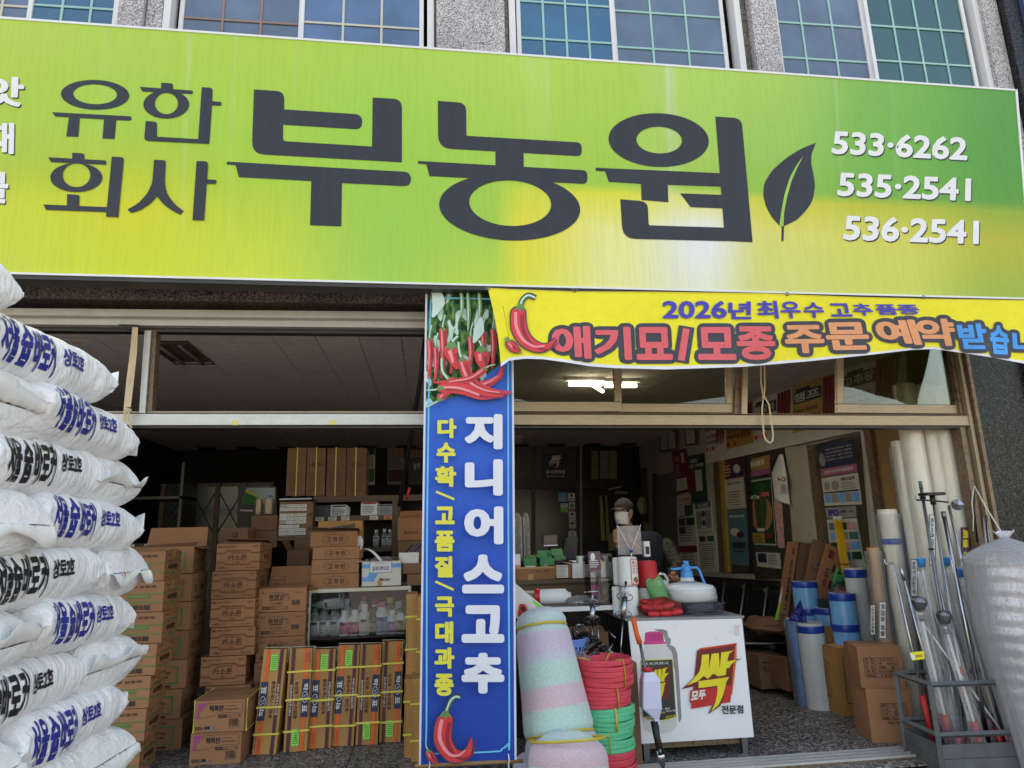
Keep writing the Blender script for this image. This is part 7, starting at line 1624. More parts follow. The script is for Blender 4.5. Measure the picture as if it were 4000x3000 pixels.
# ================================================================ RIGHT WALL: everything is laid on the plane x = 3.5
def xpl(X=RX): return lambda x, y, h: atX(x, y, X-h)
pm('dim_paper', (192, 190, 180), .7, var=.08); pm('poster_red', (120, 30, 34), .6); pm('poster_teal', (70, 112, 122), .6, var=.15, vs=9); pm('poster_navy', (34, 44, 78), .5); pm('poster_green', (24, 66, 44), .5, var=.3, vs=8); pm('poster_mauve', (160, 90, 130), .6); pm('poster_pink', (200, 150, 150), .6, var=.3, vs=22); pm('glass_door_dark', (70, 66, 54), .12, spec=.8)
pm('door_grey', (92, 92, 86), .5, var=.1); pm('gold_tape', (168, 134, 66), .4, var=.2)
def wfix(name, label, cat, q, mat, thick=.02, X=RX, art=None):
 """flat fixture on the right wall; q = TL,TR,BR,BL photo pixels"""
 P = [atX(x, y, X-thick) for x, y in q]; o = MB().slab(P, (thick-.001, 0, 0), mat).build(name)
 if cat: tag(o, label, cat)
 if art: I = Ink(lambda u, v, h: (P[3].lerp(P[2], u)).lerp(P[0].lerp(P[1], u), v)-Vector((h, 0, 0)), h0=.0015, dh=.0004); art(I); I.build('print', o)
 return o
F_ = wfix
def fr(x0, x1, yt0, yt1, yb0, yb1): return [(x0, yt0), (x1, yt1), (x1, yb1), (x0, yb0)]
# door at the rear end, frames and glass
F_('wall_door', 'grey metal door in the right wall behind the man', 'door', [(2556, 1864), (2640, 1838), (2648, 2240), (2564, 2240)], 'door_grey', .03)
F_('door_frame', 'dark grey frame around the metal door', 'door frame', [(2548, 1850), (2556, 1848), (2563, 2240), (2554, 2240)], 'alu_dark', .05)
for k, (x0, x1, yt_, yb_, dx, lb, m_) in enumerate([(2784, 2806, 1800, 2235, 26, 'grey metal post between the two poster groups', 'alu_brown'), (2808, 2822, 1800, 2235, 22, 'light wooden strip beside the grey post', 'gold_tape'), (2908, 2922, 1780, 2240, 22, 'grey post left of the green poster', 'alu_dark'),
          (3065, 3160, 1745, 2120, 42, 'stained white wall pier between the windows', 'wall_cream'), (3150, 3176, 1740, 2130, 46, 'wide grey metal post right of the stained pier', 'alu_brown'), (3360, 3372, 1686, 2140, 60, 'bright aluminium window post', 'alu_white'), (3374, 3398, 1682, 2170, 66, 'speckled aluminium window post near the film rolls', 'alu_brown')]):
 F_('wall_post', lb, 'post', [(x0, yt_), (x1, yt_-3), (x1+dx, yb_), (x0+dx, yb_)], m_, .045 if k != 3 else .03)
for k, (q, lb) in enumerate([([(2826, 1795), (2905, 1780), (2930, 2240), (2856, 2240)], 'dim glass pane behind the white certificate poster'), ([(2924, 1776), (3062, 1748), (3105, 2260), (2950, 2262)], 'dim glass pane behind the green leek poster'), ([(3180, 1738), (3356, 1690), (3400, 2200), (3225, 2220)], 'dim glass pane behind the navy poster')]):
 F_('wall_window', lb, 'window', q, 'glass_door_dark', .012)
F_('wainscot', 'dark grey green lower wall below the windows', 'wall', [(2640, 2262), (3452, 2296), (3452, 2800), (2640, 2600)], 'door_grey', .008)
F_('window_sill', 'dark sill running under the wall windows above the chairs', 'sill', [(2640, 2245), (3110, 2275), (3110, 2300), (2640, 2262)], 'alu_dark', .08)
F_('plywood_panel', 'brown plywood panel behind the standing film rolls', 'panel', [(3400, 1676), (3522, 1652), (3526, 2600), (3440, 2600)], 'plywood', .006)
# seed banner under the ceiling
def seed_art(I):
 xs = 0
 secs = [(0, .17, 'dim_paper'), (.17, .36, 'gold_tape'), (.36, .58, 'dim_paper'), (.58, .80, 'gold_tape'), (.80, 1, 'dim_paper')]
 for a, b, m_ in secs: I.rect(a, .2, b, 1, m_)
 for a, b, m_ in secs: I.rect(a+.01, .68, a+(b-a)*.62, .88, 'poster_green'); I.rect(a+.02, .88, a+(b-a)*.4, .93, 'ink')
 for k, (a, b, m_) in enumerate(secs):
  for j in range(4): ribbon(I, [(b-.012-j*.017, .97), (b-.014-j*.017, .7), (b-.022-j*.016, .34)], [.007, .008, .003], 'poster_red')
  I.text(('역전의', '대박나', '불칼라', '챔프', '고추왕')[k], a+.014, .70, (b-a)*.55, .15, 'dim_paper', .03); I.text('TSWV 저항성', a+.012, .50, (b-a)*.5, .08, 'ink_wine', .015); I.text('탄저병 복합내병성', a+.012, .38, (b-a)*.55, .08, 'ink_wine', .015)
  for j in range(3): I.disc(a+.02+j*.026, .28, .009, .045, 'ban_orange' if j % 2 else 'ink_red')
 I.text('·전남영업점', .86, .06, .1, .09, 'ink', .02)
F_('seed_banner', 'long printed seed banner with red peppers running under the ceiling', 'banner', [(2752, 1628), (3520, 1368), (3520, 1648), (2757, 1812)], 'dim_paper', .05, art=seed_art)
def doc(I, top=None, rows=8, title=None, tm='ink', seed=1, imgs=()):
 if top: I.rect(.0, .8, 1, 1, top)
 if title: I.text(title, .12, .80, .76, .12, tm, .022)
 for (a, b, c, d_, m_) in imgs: I.rect(a, b, c, d_, m_)
 I.scribble(.1, .08, .8, .66, rows, 'ink', seed, .35)
P_ = [('poster', 'dark red poster by the rear door', 'poster', [(2625, 1762), (2680, 1752), (2694, 1920), (2638, 1932)], 'poster_red', lambda I: (I.rect(.12, .06, .88, .34, 'dim_paper'), I.rect(.62, .68, .82, .92, 'dim_paper'), I.text('고품질', .1, .74, .4, .12, 'ban_orange', .02), I.scribble(.1, .38, .45, .3, 5, 'dim_paper', 3, .3))),
  ('poster', 'green and black poster with NK lettering', 'poster', [(2686, 1782), (2748, 1770), (2762, 1962), (2698, 1970)], 'poster_green', lambda I: (I.text('고품질', .12, .84, .45, .08, 'paper', .02), I.text('NK', .1, .73, .3, .09, 'ban_orange', .03), I.text('추천제품', .45, .74, .5, .07, 'paper', .02), I.rect(.05, .2, .3, .68, 'poster_red'), I.rect(.42, .25, .82, .68, 'dim_paper'))),
  ('poster', 'white leaflet with red net lettering', 'poster', [(2638, 1940), (2700, 1930), (2702, 1962), (2642, 1972)], 'dim_paper', lambda I: I.text('K-고추망', .2, .2, .7, .5, 'ink_red', .03)),
  ('poster', 'white leaflet with four dark photos', 'poster', [(2642, 1974), (2712, 1964), (2722, 2130), (2652, 2132)], 'dim_paper', lambda I: doc(I, None, 10, None, imgs=((.45, .72, .9, .97, 'poster_green'), (.08, .48, .45, .66, 'alu_dark'), (.52, .48, .95, .66, 'poster_green'), (.08, .28, .45, .44, 'alu_dark')))),
  ('poster', 'bluish leaflet with oval products', 'poster', [(2714, 1966), (2776, 1956), (2784, 2075), (2722, 2080)], 'dim_paper', lambda I: (I.rect(0, .8, 1, 1, 'poster_teal'), I.text('미니 감자', .2, .82, .6, .12, 'paper', .02), I.disc(.5, .6, .12, .1, 'poster_navy'), I.disc(.5, .3, .12, .1, 'poster_navy'), I.rect(.05, .12, .38, .7, 'ink_grey'), I.rect(.62, .12, .95, .7, 'ink_grey'))),
  ('poster', 'red footed leaflet low on the wall', 'poster', [(2652, 2134), (2722, 2132), (2730, 2220), (2662, 2220)], 'dim_paper', lambda I: (I.rect(0, .72, 1, 1, 'poster_red'), doc(I, None, 5, seed=4))),
  ('poster', 'white sheet with green lines low by the post', 'poster', [(2724, 2084), (2794, 2080), (2806, 2235), (2736, 2235)], 'dim_paper', lambda I: doc(I, None, 12, seed=8, imgs=((.1, .78, .45, .92, 'poster_navy'), (.55, .78, .9, .92, 'poster_green'), (.1, .55, .9, .56, 'ink_green'), (.1, .35, .9, .36, 'ink_green')))),
  ('poster', 'dark red and blue poster with a white glove', 'poster', [(2824, 1805), (2898, 1792), (2908, 1862), (2832, 1872)], 'poster_red', lambda I: (I.rect(.42, .05, .98, .9, 'poster_navy'), I.disc(.68, .5, .18, .25, 'dim_paper'), I.scribble(.05, .1, .3, .7, 4, 'dim_paper', 2, .5))),
  ('poster', 'white certificate with rounded red rim', 'poster', [(2828, 1875), (2903, 1862), (2914, 1985), (2840, 1990)], 'dim_paper', lambda I: (I.frame(.02, .02, .98, .98, .015, 'ink_red'), I.text('친환경 전문약', .15, .8, .7, .07, 'ink', .02), I.scribble(.12, .1, .76, .5, 6, 'ink', 4, .3), I.disc(.3, .45, .05, .06, 'ban_orange'), I.disc(.72, .45, .05, .06, 'ban_orange'))),
  ('poster', 'teal poster with a row of bottles', 'poster', [(2840, 1994), (2914, 1990), (2926, 2210), (2856, 2205)], 'poster_teal', lambda I: (I.text('단재키 점보제 이벤트', .1, .86, .8, .05, 'paper', .02), I.disc(.35, .6, .25, .07, 'dim_paper'), I.disc(.65, .55, .2, .06, 'ink_wine'), [I.rect(.18+.09*k, .3, .24+.09*k, .42, 'ink') for k in range(8)], I.rect(.2, .24, .8, .26, 'ink'))),
  ('poster', 'beige strip poster above the green one', 'poster', [(2912, 1800), (3005, 1775), (3008, 1850), (2914, 1866)], 'gold_tape', lambda I: (I.text('청남매추', .2, .5, .6, .35, 'paper', .04), I.rect(0, 0, 1, .3, 'poster_mauve'))),
  ('poster', 'large green All Day poster with spring onions', 'poster', [(2920, 1872), (3015, 1856), (3038, 2140), (2930, 2134)], 'poster_green', None),
  ('poster', 'pale red flower poster behind the green one', 'poster', [(3020, 1940), (3052, 1935), (3064, 2140), (3040, 2140)], 'poster_pink', None),
  ('poster', 'small white leaflet with a dark plant photo', 'poster', [(2952, 2158), (3046, 2160), (3050, 2222), (2958, 2212)], 'dim_paper', lambda I: (I.rect(.08, .3, .45, .95, 'poster_navy'), I.scribble(.52, .2, .4, .7, 6, 'ink', 3, .4))),
  ('poster', 'small white card with a black square', 'poster', [(3126, 1904), (3154, 1900), (3158, 1956), (3131, 1960)], 'dim_paper', lambda I: (I.scribble(.2, .75, .6, .15, 1, 'ink_red', 1), I.rect(.42, .1, .58, .15, 'ink'))),
  ('poster', 'white paper list of coloured Korean lines', 'poster', [(3096, 1972), (3148, 1970), (3160, 2120), (3108, 2118)], 'paper', lambda I: [I.text(s_, .12, .86-.145*k, .7, .075, ('ink_maroon', 'ink_maroon', 'ink', 'ban_red', 'ink', 'ink')[k], .02) for k, s_ in enumerate(('복숭아봉투', '사과봉투', '포도봉투', '배 봉투', '샤인머스켓봉투', '판매합니다'))]),
  ('poster', 'navy and magenta poster framed with gold tape', 'poster', [(3194, 1744), (3334, 1714), (3350, 1842), (3208, 1864)], 'poster_navy', lambda I: (I.rect(0, 0, 1, .25, 'poster_mauve'), [I.text(s_, .2, .80-.11*k, .74, .06, 'dim_paper', .015) for k, s_ in enumerate(('개화기에 알아보는 "동제"', '초여름 알아보는 "만할제"', '여름 이동시 "살제" 바이러스', '비가림하우스 고랑에 "건조제"'))], I.text('가장안전하게 사용으로 뿌리를 튼튼하게', .1, .08, .8, .1, 'paper', .02), I.disc(.1, .55, .09, .22, 'ink_grey'))),
  ('poster', 'white and blue poster with small pictures below the navy one', 'poster', [(3208, 1868), (3350, 1846), (3366, 1970), (3222, 1976)], 'dim_paper', lambda I: (I.text('멕토신입제', .55, .80, .35, .12, 'ink', .03), [I.rect(.04+.19*k, .1, .21+.19*k, .4, ('label_blue', 'ink_grey')[k % 2]) for k in range(5)], I.rect(.02, .43, .98, .48, 'poster_navy'), I.disc(.15, .7, .08, .15, 'ink_grey'), I.disc(.38, .68, .1, .17, 'ink_grey'), I.scribble(.55, .5, .4, .26, 4, 'ink', 3, .3))),
  ('poster', 'grey placard with blue IPO letters', 'poster', [(3222, 1984), (3342, 1976), (3344, 2020), (3230, 2026)], 'ink_grey', lambda I: (I.text('IPO', .1, .2, .35, .6, 'ink_blue', .035), I.text('시대!!', .5, .4, .2, .3, 'ink', .02), I.text('경농', .8, .4, .12, .25, 'ink_blue', .02))),
  ('poster', 'tall leaflet of small coloured fields under the grey placard', 'poster', [(3230, 2030), (3344, 2024), (3380, 2220), (3250, 2222)], 'dim_paper', lambda I: [I.rect(.06+.32*(k % 3), .78-.2*(k//3), .34+.32*(k % 3), .93-.2*(k//3), ('poster_teal', 'poster_green', 'poster_pink', 'label_blue', 'ink_grey')[k % 5]) for k in range(12)])]
for nm, lb, cat, q, m_, art in P_:
 if 'All Day' in lb:
  def art(I):
   I.frame(.03, .03, .97, .97, .02, 'dim_paper'); I.disc(.5, .48, .42, .26, 'cardboard')
   rb = random.Random(3)
   for k in range(26): x = .30+.42*k/26; ribbon(I, [(x+.02, .9), (x+rb.uniform(-.03, .03), .55), (.35+.3*k/26, .26)], [.012, .012, .006], rb.choice(['stem_dark', 'ink_green', 'poster_green']))
   for k in range(20): x = .35+.3*k/20; ribbon(I, [(x, .27), (x, .22)], [.008, .005], 'dim_paper')
   I.text('All Day', .12, .68, .42, .07, 'paper', .03); I.text('쪽파', .58, .70, .34, .08, 'ban_red', .04); I.rect(.06, .06, .64, .2, 'gold_tape'); I.scribble(.1, .07, .5, .11, 5, 'ink', 2, .4); I.rect(.68, .12, .92, .2, 'poster_red')
 F_(nm, lb, cat, q, m_, .018 if 'card' in lb else .016, art=art)
# white paper bag on the pier, framed certificates, wall grid
t = thing('white_paper_bag', 'creased white paper bag hanging crooked on the window post', 'bag', tuple(atX(3050, 2000, RX-.06)))
def pbag(u, v):
 a = Vector((2996+v*0, 0)); TLq, TRq, BRq, BLq = Vector((3050, 1790)), Vector((3062, 1800)), Vector((3084, 1972)), Vector((3016, 1954))
 if v < .25: TLm = Vector((3048-u*0, 1800)); 
 L = [(3044, 1775), (3014, 1850), (3026, 1954)]; R_ = [(3058, 1775), (3072, 1850), (3086, 1972)]
 def seg(P, v): i = 0 if v < .4 else 1; s_ = v/.4 if i == 0 else (v-.4)/.6; return Vector(P[i]).lerp(Vector(P[i+1]), s_)
 p = seg(L, v).lerp(seg(R_, v), u); return atX(p.x, p.y, RX-.07-.03*noise.noise(Vector((u*2, v*3, 1)))-.02*sin(u*3))
relt(MB().grid(pbag, 12, 20, 'white').build('bag', t, solid=.002), t)
I = Ink(lambda x, y, h: atX(x, y, RX-.105-h)); I.poly([(3038, 1866), (3054, 1864), (3056, 1874), (3040, 1878)], 'ink'); I.ring(3060, 1872, 8, 9, 5, 6, 'ink'); I.scribble(3050, 1890, 22, 40, 6, 'ink_grey', 2, .5); relt(I.build('print', t), t)
for k, (x0, x1, yt_, yb_, lb) in enumerate([(2575, 2610, 1690, 1768, 'framed certificate at the left, tilted off the wall'), (2604, 2640, 1682, 1762, 'framed certificate between two others under the ceiling'), (2672, 2718, 1672, 1742, 'framed certificate at the right above the green poster')]):
 t = thing('certificate_frame', lb, 'picture frame', tuple(atX(x0, yb_, RX-.06)), group='framed certificates')
 P = [atX(x0, yt_, RX-.09), atX(x1, yt_-6, RX-.09), atX(x1+4, yb_-6, RX-.04), atX(x0+4, yb_, RX-.04)]; relt(MB().slab(P, (.02, 0, 0), 'wood_dark').build('frame', t), t)
 fm = lambda u, v, h, P=P: (P[3].lerp(P[2], u)).lerp(P[0].lerp(P[1], u), v)-Vector((h, 0, 0)); I = Ink(fm, h0=.002); I.rect(.14, .1, .86, .9, 'dim_paper'); I.scribble(.22, .2, .55, .6, 6, 'ink', k, .3); relt(I.build('certificate', t), t)
t = thing('wire_grid', 'black wire display grid in the rear corner with a yellow pouch', 'wire grid', tuple(at(2500, 1950, RY-.3)))
for k in range(9): x = 2476+k*6.2; relt(MB().tube([at(x, 1836+k*-1, RY-.3), at(x+6, 2040, RY-.3)], .006, 'black', 5).build('wire', t), t)
for k in range(20): y = 1840+k*10; relt(MB().tube([at(2476+k*.3, y, RY-.3), at(2526+k*.3, y-6, RY-.3)], .005, 'black', 5).build('wire', t), t)
t = thing('yellow_pouch', 'yellow and red pouch with shiny bag hanging on the wire grid', 'pouch', tuple(at(2508, 1975, RY-.4))); MB().grid(crumple(.09, .04, .15, 15, .2), 20, 16, 'blind', wrapu=True).build('pouch', t); MB().grid(lambda u, v: Vector((-.02, -.05, -.02))+crumple(.07, .03, .12, 17, .3)(u, v), 16, 12, 'wrap', wrapu=True).build('clear_bag', t)
# ================================================================ CHAIRS
pm('seat_black', (20, 20, 22), .45, var=.1)
t = thing('waiting_bench', 'row of black waiting seats on one metal beam along the right wall', 'bench', (3.45, 8.0, 0))
def bseat(y):
 MB().grid(lambda u, v: Vector((.06+.10*v+.03*sin(v*3), y-.24+.48*u, .46+.42*v)), 6, 8, 'seat_black').build('backrest', t, solid=.03)
 MB().grid(lambda u, v: Vector((-.40+.44*v, y-.24+.48*u, .43-.02*sin(v*3))), 6, 6, 'seat_black').build('seat', t, solid=.035)
 MB().grid(lambda u, v: Vector((.03+.03*v, y-.22+.44*u, .44+.1*v)), 4, 2, 'alu_dark').build('perforated_panel', t, solid=.006)
 MB().tube([Vector((-.40, y-.255, .42)), Vector((.0, y-.255, .41)), Vector((.06, y-.255, .47)), Vector((.17, y-.255, .9))], .013, 'steel_dull', 8).build('side_rail', t)
for k in range(4): bseat(-1.05+k*.54)
MB().tube([(-.12, -1.35, .38), (-.12, .95, .38)], .025, 'steel_dull', 10).build('beam', t)
for y in (-1.1, .7):
 MB().tube([(-.12, y, .38), (-.12, y, .03)], .025, 'steel_dull', 10).build('leg', t); MB().tube([(-.38, y, .02), (.12, y, .02)], .02, 'steel_dull', 8).build('foot', t)
# cartons and rags under and on the bench
p = atZ(2900, 2600, 0)
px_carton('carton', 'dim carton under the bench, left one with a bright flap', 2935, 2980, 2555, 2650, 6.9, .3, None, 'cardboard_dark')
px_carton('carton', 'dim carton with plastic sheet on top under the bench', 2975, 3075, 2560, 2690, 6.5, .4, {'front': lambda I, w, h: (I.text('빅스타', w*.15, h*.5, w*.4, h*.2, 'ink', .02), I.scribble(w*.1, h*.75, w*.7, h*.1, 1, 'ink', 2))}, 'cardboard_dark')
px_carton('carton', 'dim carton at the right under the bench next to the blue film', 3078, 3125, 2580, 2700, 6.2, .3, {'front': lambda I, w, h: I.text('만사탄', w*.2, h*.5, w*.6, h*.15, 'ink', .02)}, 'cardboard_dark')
t = thing('paper_sack', 'crumpled brown paper bag lying on the bench seat', 'bag', tuple(atX(2995, 2440, 3.3))); MB().grid(crumple(.17, .3, .07, 51, .3), 30, 18, 'cardboard_dark', wrapu=True).build('bag', t)
# ================================================================ TALL CARTONS, FILM ROLLS AND STICKS
def leanslab(name, label, cat, q, Y0, Y1, d, mat, left=None, art=None, **k):
 """q TL,TR,BR,BL px; top at depth Y1, foot at Y0"""
 P = [at(*q[0], Y1), at(*q[1], Y1), at(*q[2], Y0), at(*q[3], Y0)]; t = thing(name, label, cat, tuple(P[3]), **k)
 relt(MB().slab(P, (d*.3, d, 0), mat).build('body', t, bevel=.003), t)
 if art: I = Ink(lambda u, v, h: (P[3].lerp(P[2], u)).lerp(P[0].lerp(P[1], u), v)+Vector((-h*.3, -h, 0)), h0=.002, dh=.0004); art(I); relt(I.build('print', t), t)
 return t
leanslab('seeder_carton', 'tall leaning brown carton with black vertical lettering', 'carton', [(3088, 2118), (3122, 2115), (3068, 2484), (3036, 2474)], 6.55, 6.6, .16, 'cardboard', art=lambda I: (I.text('비스트파종기', .3, .26, .34, .54, 'ink', .035, -90), I.rect(.35, .86, .6, .93, 'poster_red'), I.scribble(.2, .1, .6, .12, 4, 'ink', 3), I.bars(.2, .03, .5, .03, 'ink', 8)))
leanslab('seeder_carton', 'broad plain side of the tall leaning carton behind the blue films', 'carton', [(3125, 2116), (3180, 2133), (3150, 2500), (3072, 2486)], 6.6, 6.62, .1, 'cardboard_dark')
leanslab('hoe_carton', 'tall brown carton leaning right with red and white lettering', 'carton', [(3182, 2108), (3232, 2124), (3190, 2330), (3140, 2320)], 6.4, 6.42, .1, 'cardboard_dark')
leanslab('hoe_carton', 'brown carton with red Korean lettering leaning behind the green ribbons', 'carton', [(3234, 2124), (3296, 2150), (3240, 2400), (3165, 2372)], 6.32, 6.2, .07, 'cardboard', art=lambda I: (I.rect(.2, .8, .5, .93, 'poster_red'), I.text('호미', .25, .35, .25, .3, 'poster_red', .04, 90), I.scribble(.6, .3, .15, .5, 2, 'ink', 3)))
pm('film_blue', (112, 178, 228), .18, var=.12, vs=7, stretch=(3, 3, 1), bump=.3, bs=12, spec=.7); pm('tape_blue', (24, 66, 160), .3, var=.08); pm('film_white', (206, 206, 206), .4, var=.06, vs=6, bump=.35, bs=22); pm('film_deep', (70, 130, 190), .25, var=.15, vs=5, bump=.2, bs=10)
pm('film_milk', (214, 206, 192), .24, var=.1, vs=5, stretch=(2, 2, .7), bump=.6, bs=9, bstretch=(2.4, 2.4, .5), spec=.7); pm('kraft_roll', (178, 136, 98), .2, var=.08, spec=.7); pm('navy_film', (26, 44, 128), .2, var=.2, bump=.8, bs=18, spec=.8)
def roll(label, xl, xr, yt_, Y, mat, z0=0.0, bands=(), group='film rolls standing by the right wall', lean=0, top='film_white', ztop=None, wrapm=None, seed=0, rx=0):
 A = at(xl, yt_, Y); Bq = at(xr, yt_, Y); r = (Bq.x-A.x)/2; H = (A.z if ztop is None else ztop)-z0; cx_ = (A.x+Bq.x)/2
 t = thing('film_roll', label, 'film roll', (cx_-H*math.tan(radians(lean)), Y+r, z0), group=group, rot=(radians(-rx), radians(lean), 0))
 def fn(u, v):
  a = u*2*pi; k = 1+.012*noise.noise(Vector((cos(a)*2, sin(a)*2, v*7+seed)))+(.03*noise.noise(Vector((cos(a)*5, sin(a)*5, v*2+seed))) if mat == 'film_milk' else 0); return Vector((cos(a)*r*k, sin(a)*r*k, v*H))
 MB().grid(fn, 36, 24, mat, wrapu=True).build('film', t)
 MB().lathe([(r, H-.001), (r*.93, H+.002), (r*.35, H-.004), (r*.3, H-.03), (.001, H-.03)], top, 28).build('top_end', t)
 for (b0, b1) in bands: MB().lathe([(r*1.012, H-b0), (r*1.022, H-b0-.004), (r*1.022, H-b1+.004), (r*1.012, H-b1)], 'tape_blue', 28).build('tape_band', t)
 if wrapm: MB().grid(lambda u, v: fn(u, v*.98)*1.0+Vector((cos(u*2*pi), sin(u*2*pi), 0))*.012*(1+noise.noise(Vector((u*12, v*6, seed)))), 36, 24, wrapm, wrapu=True).build('wrapper', t)
 return t
roll('blue film roll with blue tape, the tallest of the blue ones', 3122, 3212, 2275, 6.24, 'film_blue', bands=((.0, .055), (.24, .30)))
roll('blue film roll with blue tape standing in front between two others', 3214, 3310, 2380, 6.02, 'film_blue', bands=((.0, .055),), seed=2)
roll('blue film roll with two tapes at the right of the group', 3270, 3362, 2322, 5.62, 'film_blue', bands=((.0, .06), (.25, .31)), seed=3)
roll('white film roll with a blue band standing behind the blue ones', 3325, 3400, 2222, 5.74, 'film_white', bands=((.01, .08),), seed=4)
roll('white film roll with blue bands at both ends, nearest one', 3143, 3238, 2440, 5.82, 'film_white', bands=((.02, .08), (.80, .86)), seed=5, lean=-1.2)
roll('deep blue wrapped film roll at the left of the group', 3086, 3150, 2420, 6.0, 'film_deep', seed=6, lean=-2, wrapm='wrap')
t = thing('navy_sheet', 'dark blue crumpled film sheet draped between the rolls', 'film sheet', tuple(at(3190, 2390, 6.15)))
relt(MB().grid(lambda u, v: at(3166+u*30+v*(95+20*u)+6*sin(v*9), 2210+v*170+u*(-10+10*v), 6.42+.05*noise.noise(Vector((u*5, v*6, 2)))+.05*sin(u*4)), 14, 24, 'navy_film').build('sheet', t, solid=.003), t)
t = thing('navy_sheet', 'dark blue crumpled film hood over the left blue roll', 'film sheet', tuple(at(3110, 2420, 5.7)))
relt(MB().grid(lambda u, v: at(3128-v*(50-u*75), 2340+v*85+u*6, 6.0+.05*noise.noise(Vector((u*5, v*6, 7)))-.05*sin(u*3)), 14, 16, 'navy_film').build('sheet', t, solid=.003), t)
t = thing('yellow_sticks', 'bundle of thin yellow plant sticks with pale tips standing upright', 'sticks', (at(3310, 2220, 6.12).x, 6.12, .45))
rb = random.Random(6); ztp = at(3304, 2014, 6.12).z-.45
pm('stick_yellow', (226, 176, 34), .45)
for k in range(26):
 x0 = rb.uniform(-.028, .028); y0 = rb.uniform(-.03, .03); xt = x0*1.5-.03; zt2 = ztp*rb.uniform(.97, 1.0); MB().tube([(x0, y0, 0), (xt, y0, zt2)], .0042, 'stick_yellow', 5).tube([(xt, y0, zt2-.03), (xt, y0, zt2)], .0048, 'white', 5).build('stick', t)
MB().tube(ringpts((-.012, 0, ztp*.62), .045, (0, 0, 1)), .006, 'poster_red', 6, closed=True).build('band', t)
t = thing('stick_support', 'dark carton holding the yellow sticks upright', 'carton', (at(3310, 2220, 6.12).x, 6.12, 0)); MB().box((-.1, -.1, 0), (.1, .1, .448), 'cardboard_dark').build('body', t)
t = thing('green_ribbons', 'tangle of light green flat ribbon among orange tipped packs', 'ribbon', tuple(at(3285, 2265, 6.0))); rb = random.Random(8)
pm('ribbon_green', (64, 170, 104), .5)
for k in range(26):
 c0 = Vector((rb.uniform(-.09, .09), rb.uniform(-.05, .03), rb.uniform(-.04, .05))); a = rb.uniform(0, 3.1); L = rb.uniform(.06, .12)
 d = Vector((cos(a), -.2, sin(a)))*L/2; up = Vector((0, rb.uniform(-.03, .0), rb.uniform(.01, .03)))
 MB().tube([c0-d, c0-d*.3+up, c0+d*.4+up, c0+d], .011, 'ribbon_green', 6, flat=(1, .14)).build('ribbon', t)
t = thing('orange_pack', 'dark pack with orange tips in clear film under the green ribbons', 'pack', tuple(at(3290, 2310, 5.98))); MB().grid(crumple(.1, .05, .09, 61, .3), 24, 16, 'wrap_dark', wrapu=True).build('wrapper', t)
for k in range(7): MB().tube([(-.08+.026*k, -.02, -.05), (-.07+.024*k, -.02, .04+.02*sin(k*2))], .009, 'ink_orange', 6).build('tip', t)
q = thing('pack_support', 'tall dark box standing behind the blue rolls under the green ribbons', 'carton', (at(3290, 2310, 6.0).x, 6.1, 0)); MB().box((-.13, -.08, 0), (.13, .1, at(3290, 2345, 5.98).z), 'alu_dark').build('body', q)
q = thing('grass_lid', 'white and green printed carton strip leaning beside the lettered carton', 'carton strip', tuple(at(3040, 2470, 6.5)))
relt(MB().slab([at(3070, 2230, 6.7), at(3078, 2232, 6.7), at(3052, 2360, 6.6), at(3044, 2352, 6.6)], (0, .01, 0), 'white').build('strip', q), q); relt(MB().slab([at(3044, 2355, 6.6), at(3050, 2358, 6.6), at(3034, 2462, 6.5), at(3018, 2460, 6.5)], (0, .01, 0), 'leaf_slit').build('strip', q), q)
# cartons right front
def art_tab(rows, x0, y0, x1, y1, foot=None, sm=.1):
 def f(I, w, h):
  X0, Y0, X1, Y1 = w*x0, h*y0, w*x1, h*y1; n = len(rows); I.frame(X0, Y0, X1, Y1, .003, 'ink'); xm = X0+(X1-X0)*.32; I.line([(xm, Y0), (xm, Y1)], .002, 'ink')
  for k, (a, b) in enumerate(rows):
   yy = Y1-(k+1)*(Y1-Y0)/n; rh = (Y1-Y0)/n
   if k < n-1: I.line([(X0, yy), (X1, yy)], .0018, 'ink')
   I.text(a, X0+(xm-X0)*.14, yy+rh*.2, (xm-X0)*.72, rh*.6, 'ink', .02); I.text(b, xm+(X1-xm)*(.5-.021*len(b)*2), yy+rh*.22, (X1-xm)*min(.9, .084*len(b)), rh*.56, 'ink', .02)
  if foot: I.text(foot, X0+(X1-X0)*.2, Y0-h*.075, (X1-X0)*.66, h*.05, 'ink', .02)
 return f
a0 = atZ(3390, 2905, 0); YB_ = a0.y; xr2 = at(3545, 2905, YB_).x; w = xr2-a0.x; zmid = at(3385, 2690, YB_).z; ztop_ = at(3362, 2528, YB_).z
carton('band_carton', 'large lower carton with small printed table beside the iron crate', 'carton', (a0.x+w/2+.07, YB_+.12, 0.001), (w, .30, zmid), {'front': art_tab([('품명', '하우스 밴드끈'), ('규격', '25mm'), ('수량', '500 M'), ('재질', 'POLY 고강력사')], .28, .42, .86, .72, '제조원 : 부흥상사')}, 'cardboard', rotz=radians(-13), group='two stacked cartons with printed tables')
carton('band_carton', 'upper taped carton with bold printed table beside the iron crate', 'carton', (a0.x+w/2+.05, YB_+.12, zmid+.004), (w, .30, ztop_-zmid-.004), {'front': art_tab([('품  명', '하우스 밴드끈'), ('규  격', '14    m/m'), ('수  량', '500    M'), ('재  질', 'POLY 고강력사'), ('제조원', '부 흥 상 사')], .12, .26, .88, .74)}, 'cardboard', rotz=radians(-15), group='two stacked cartons with printed tables')
A_ = at(3268, 2805, 5.2); a1 = atZ(3301, 2803, 0); w2 = .27; zt3 = at(3269, 2534, a1.y).z
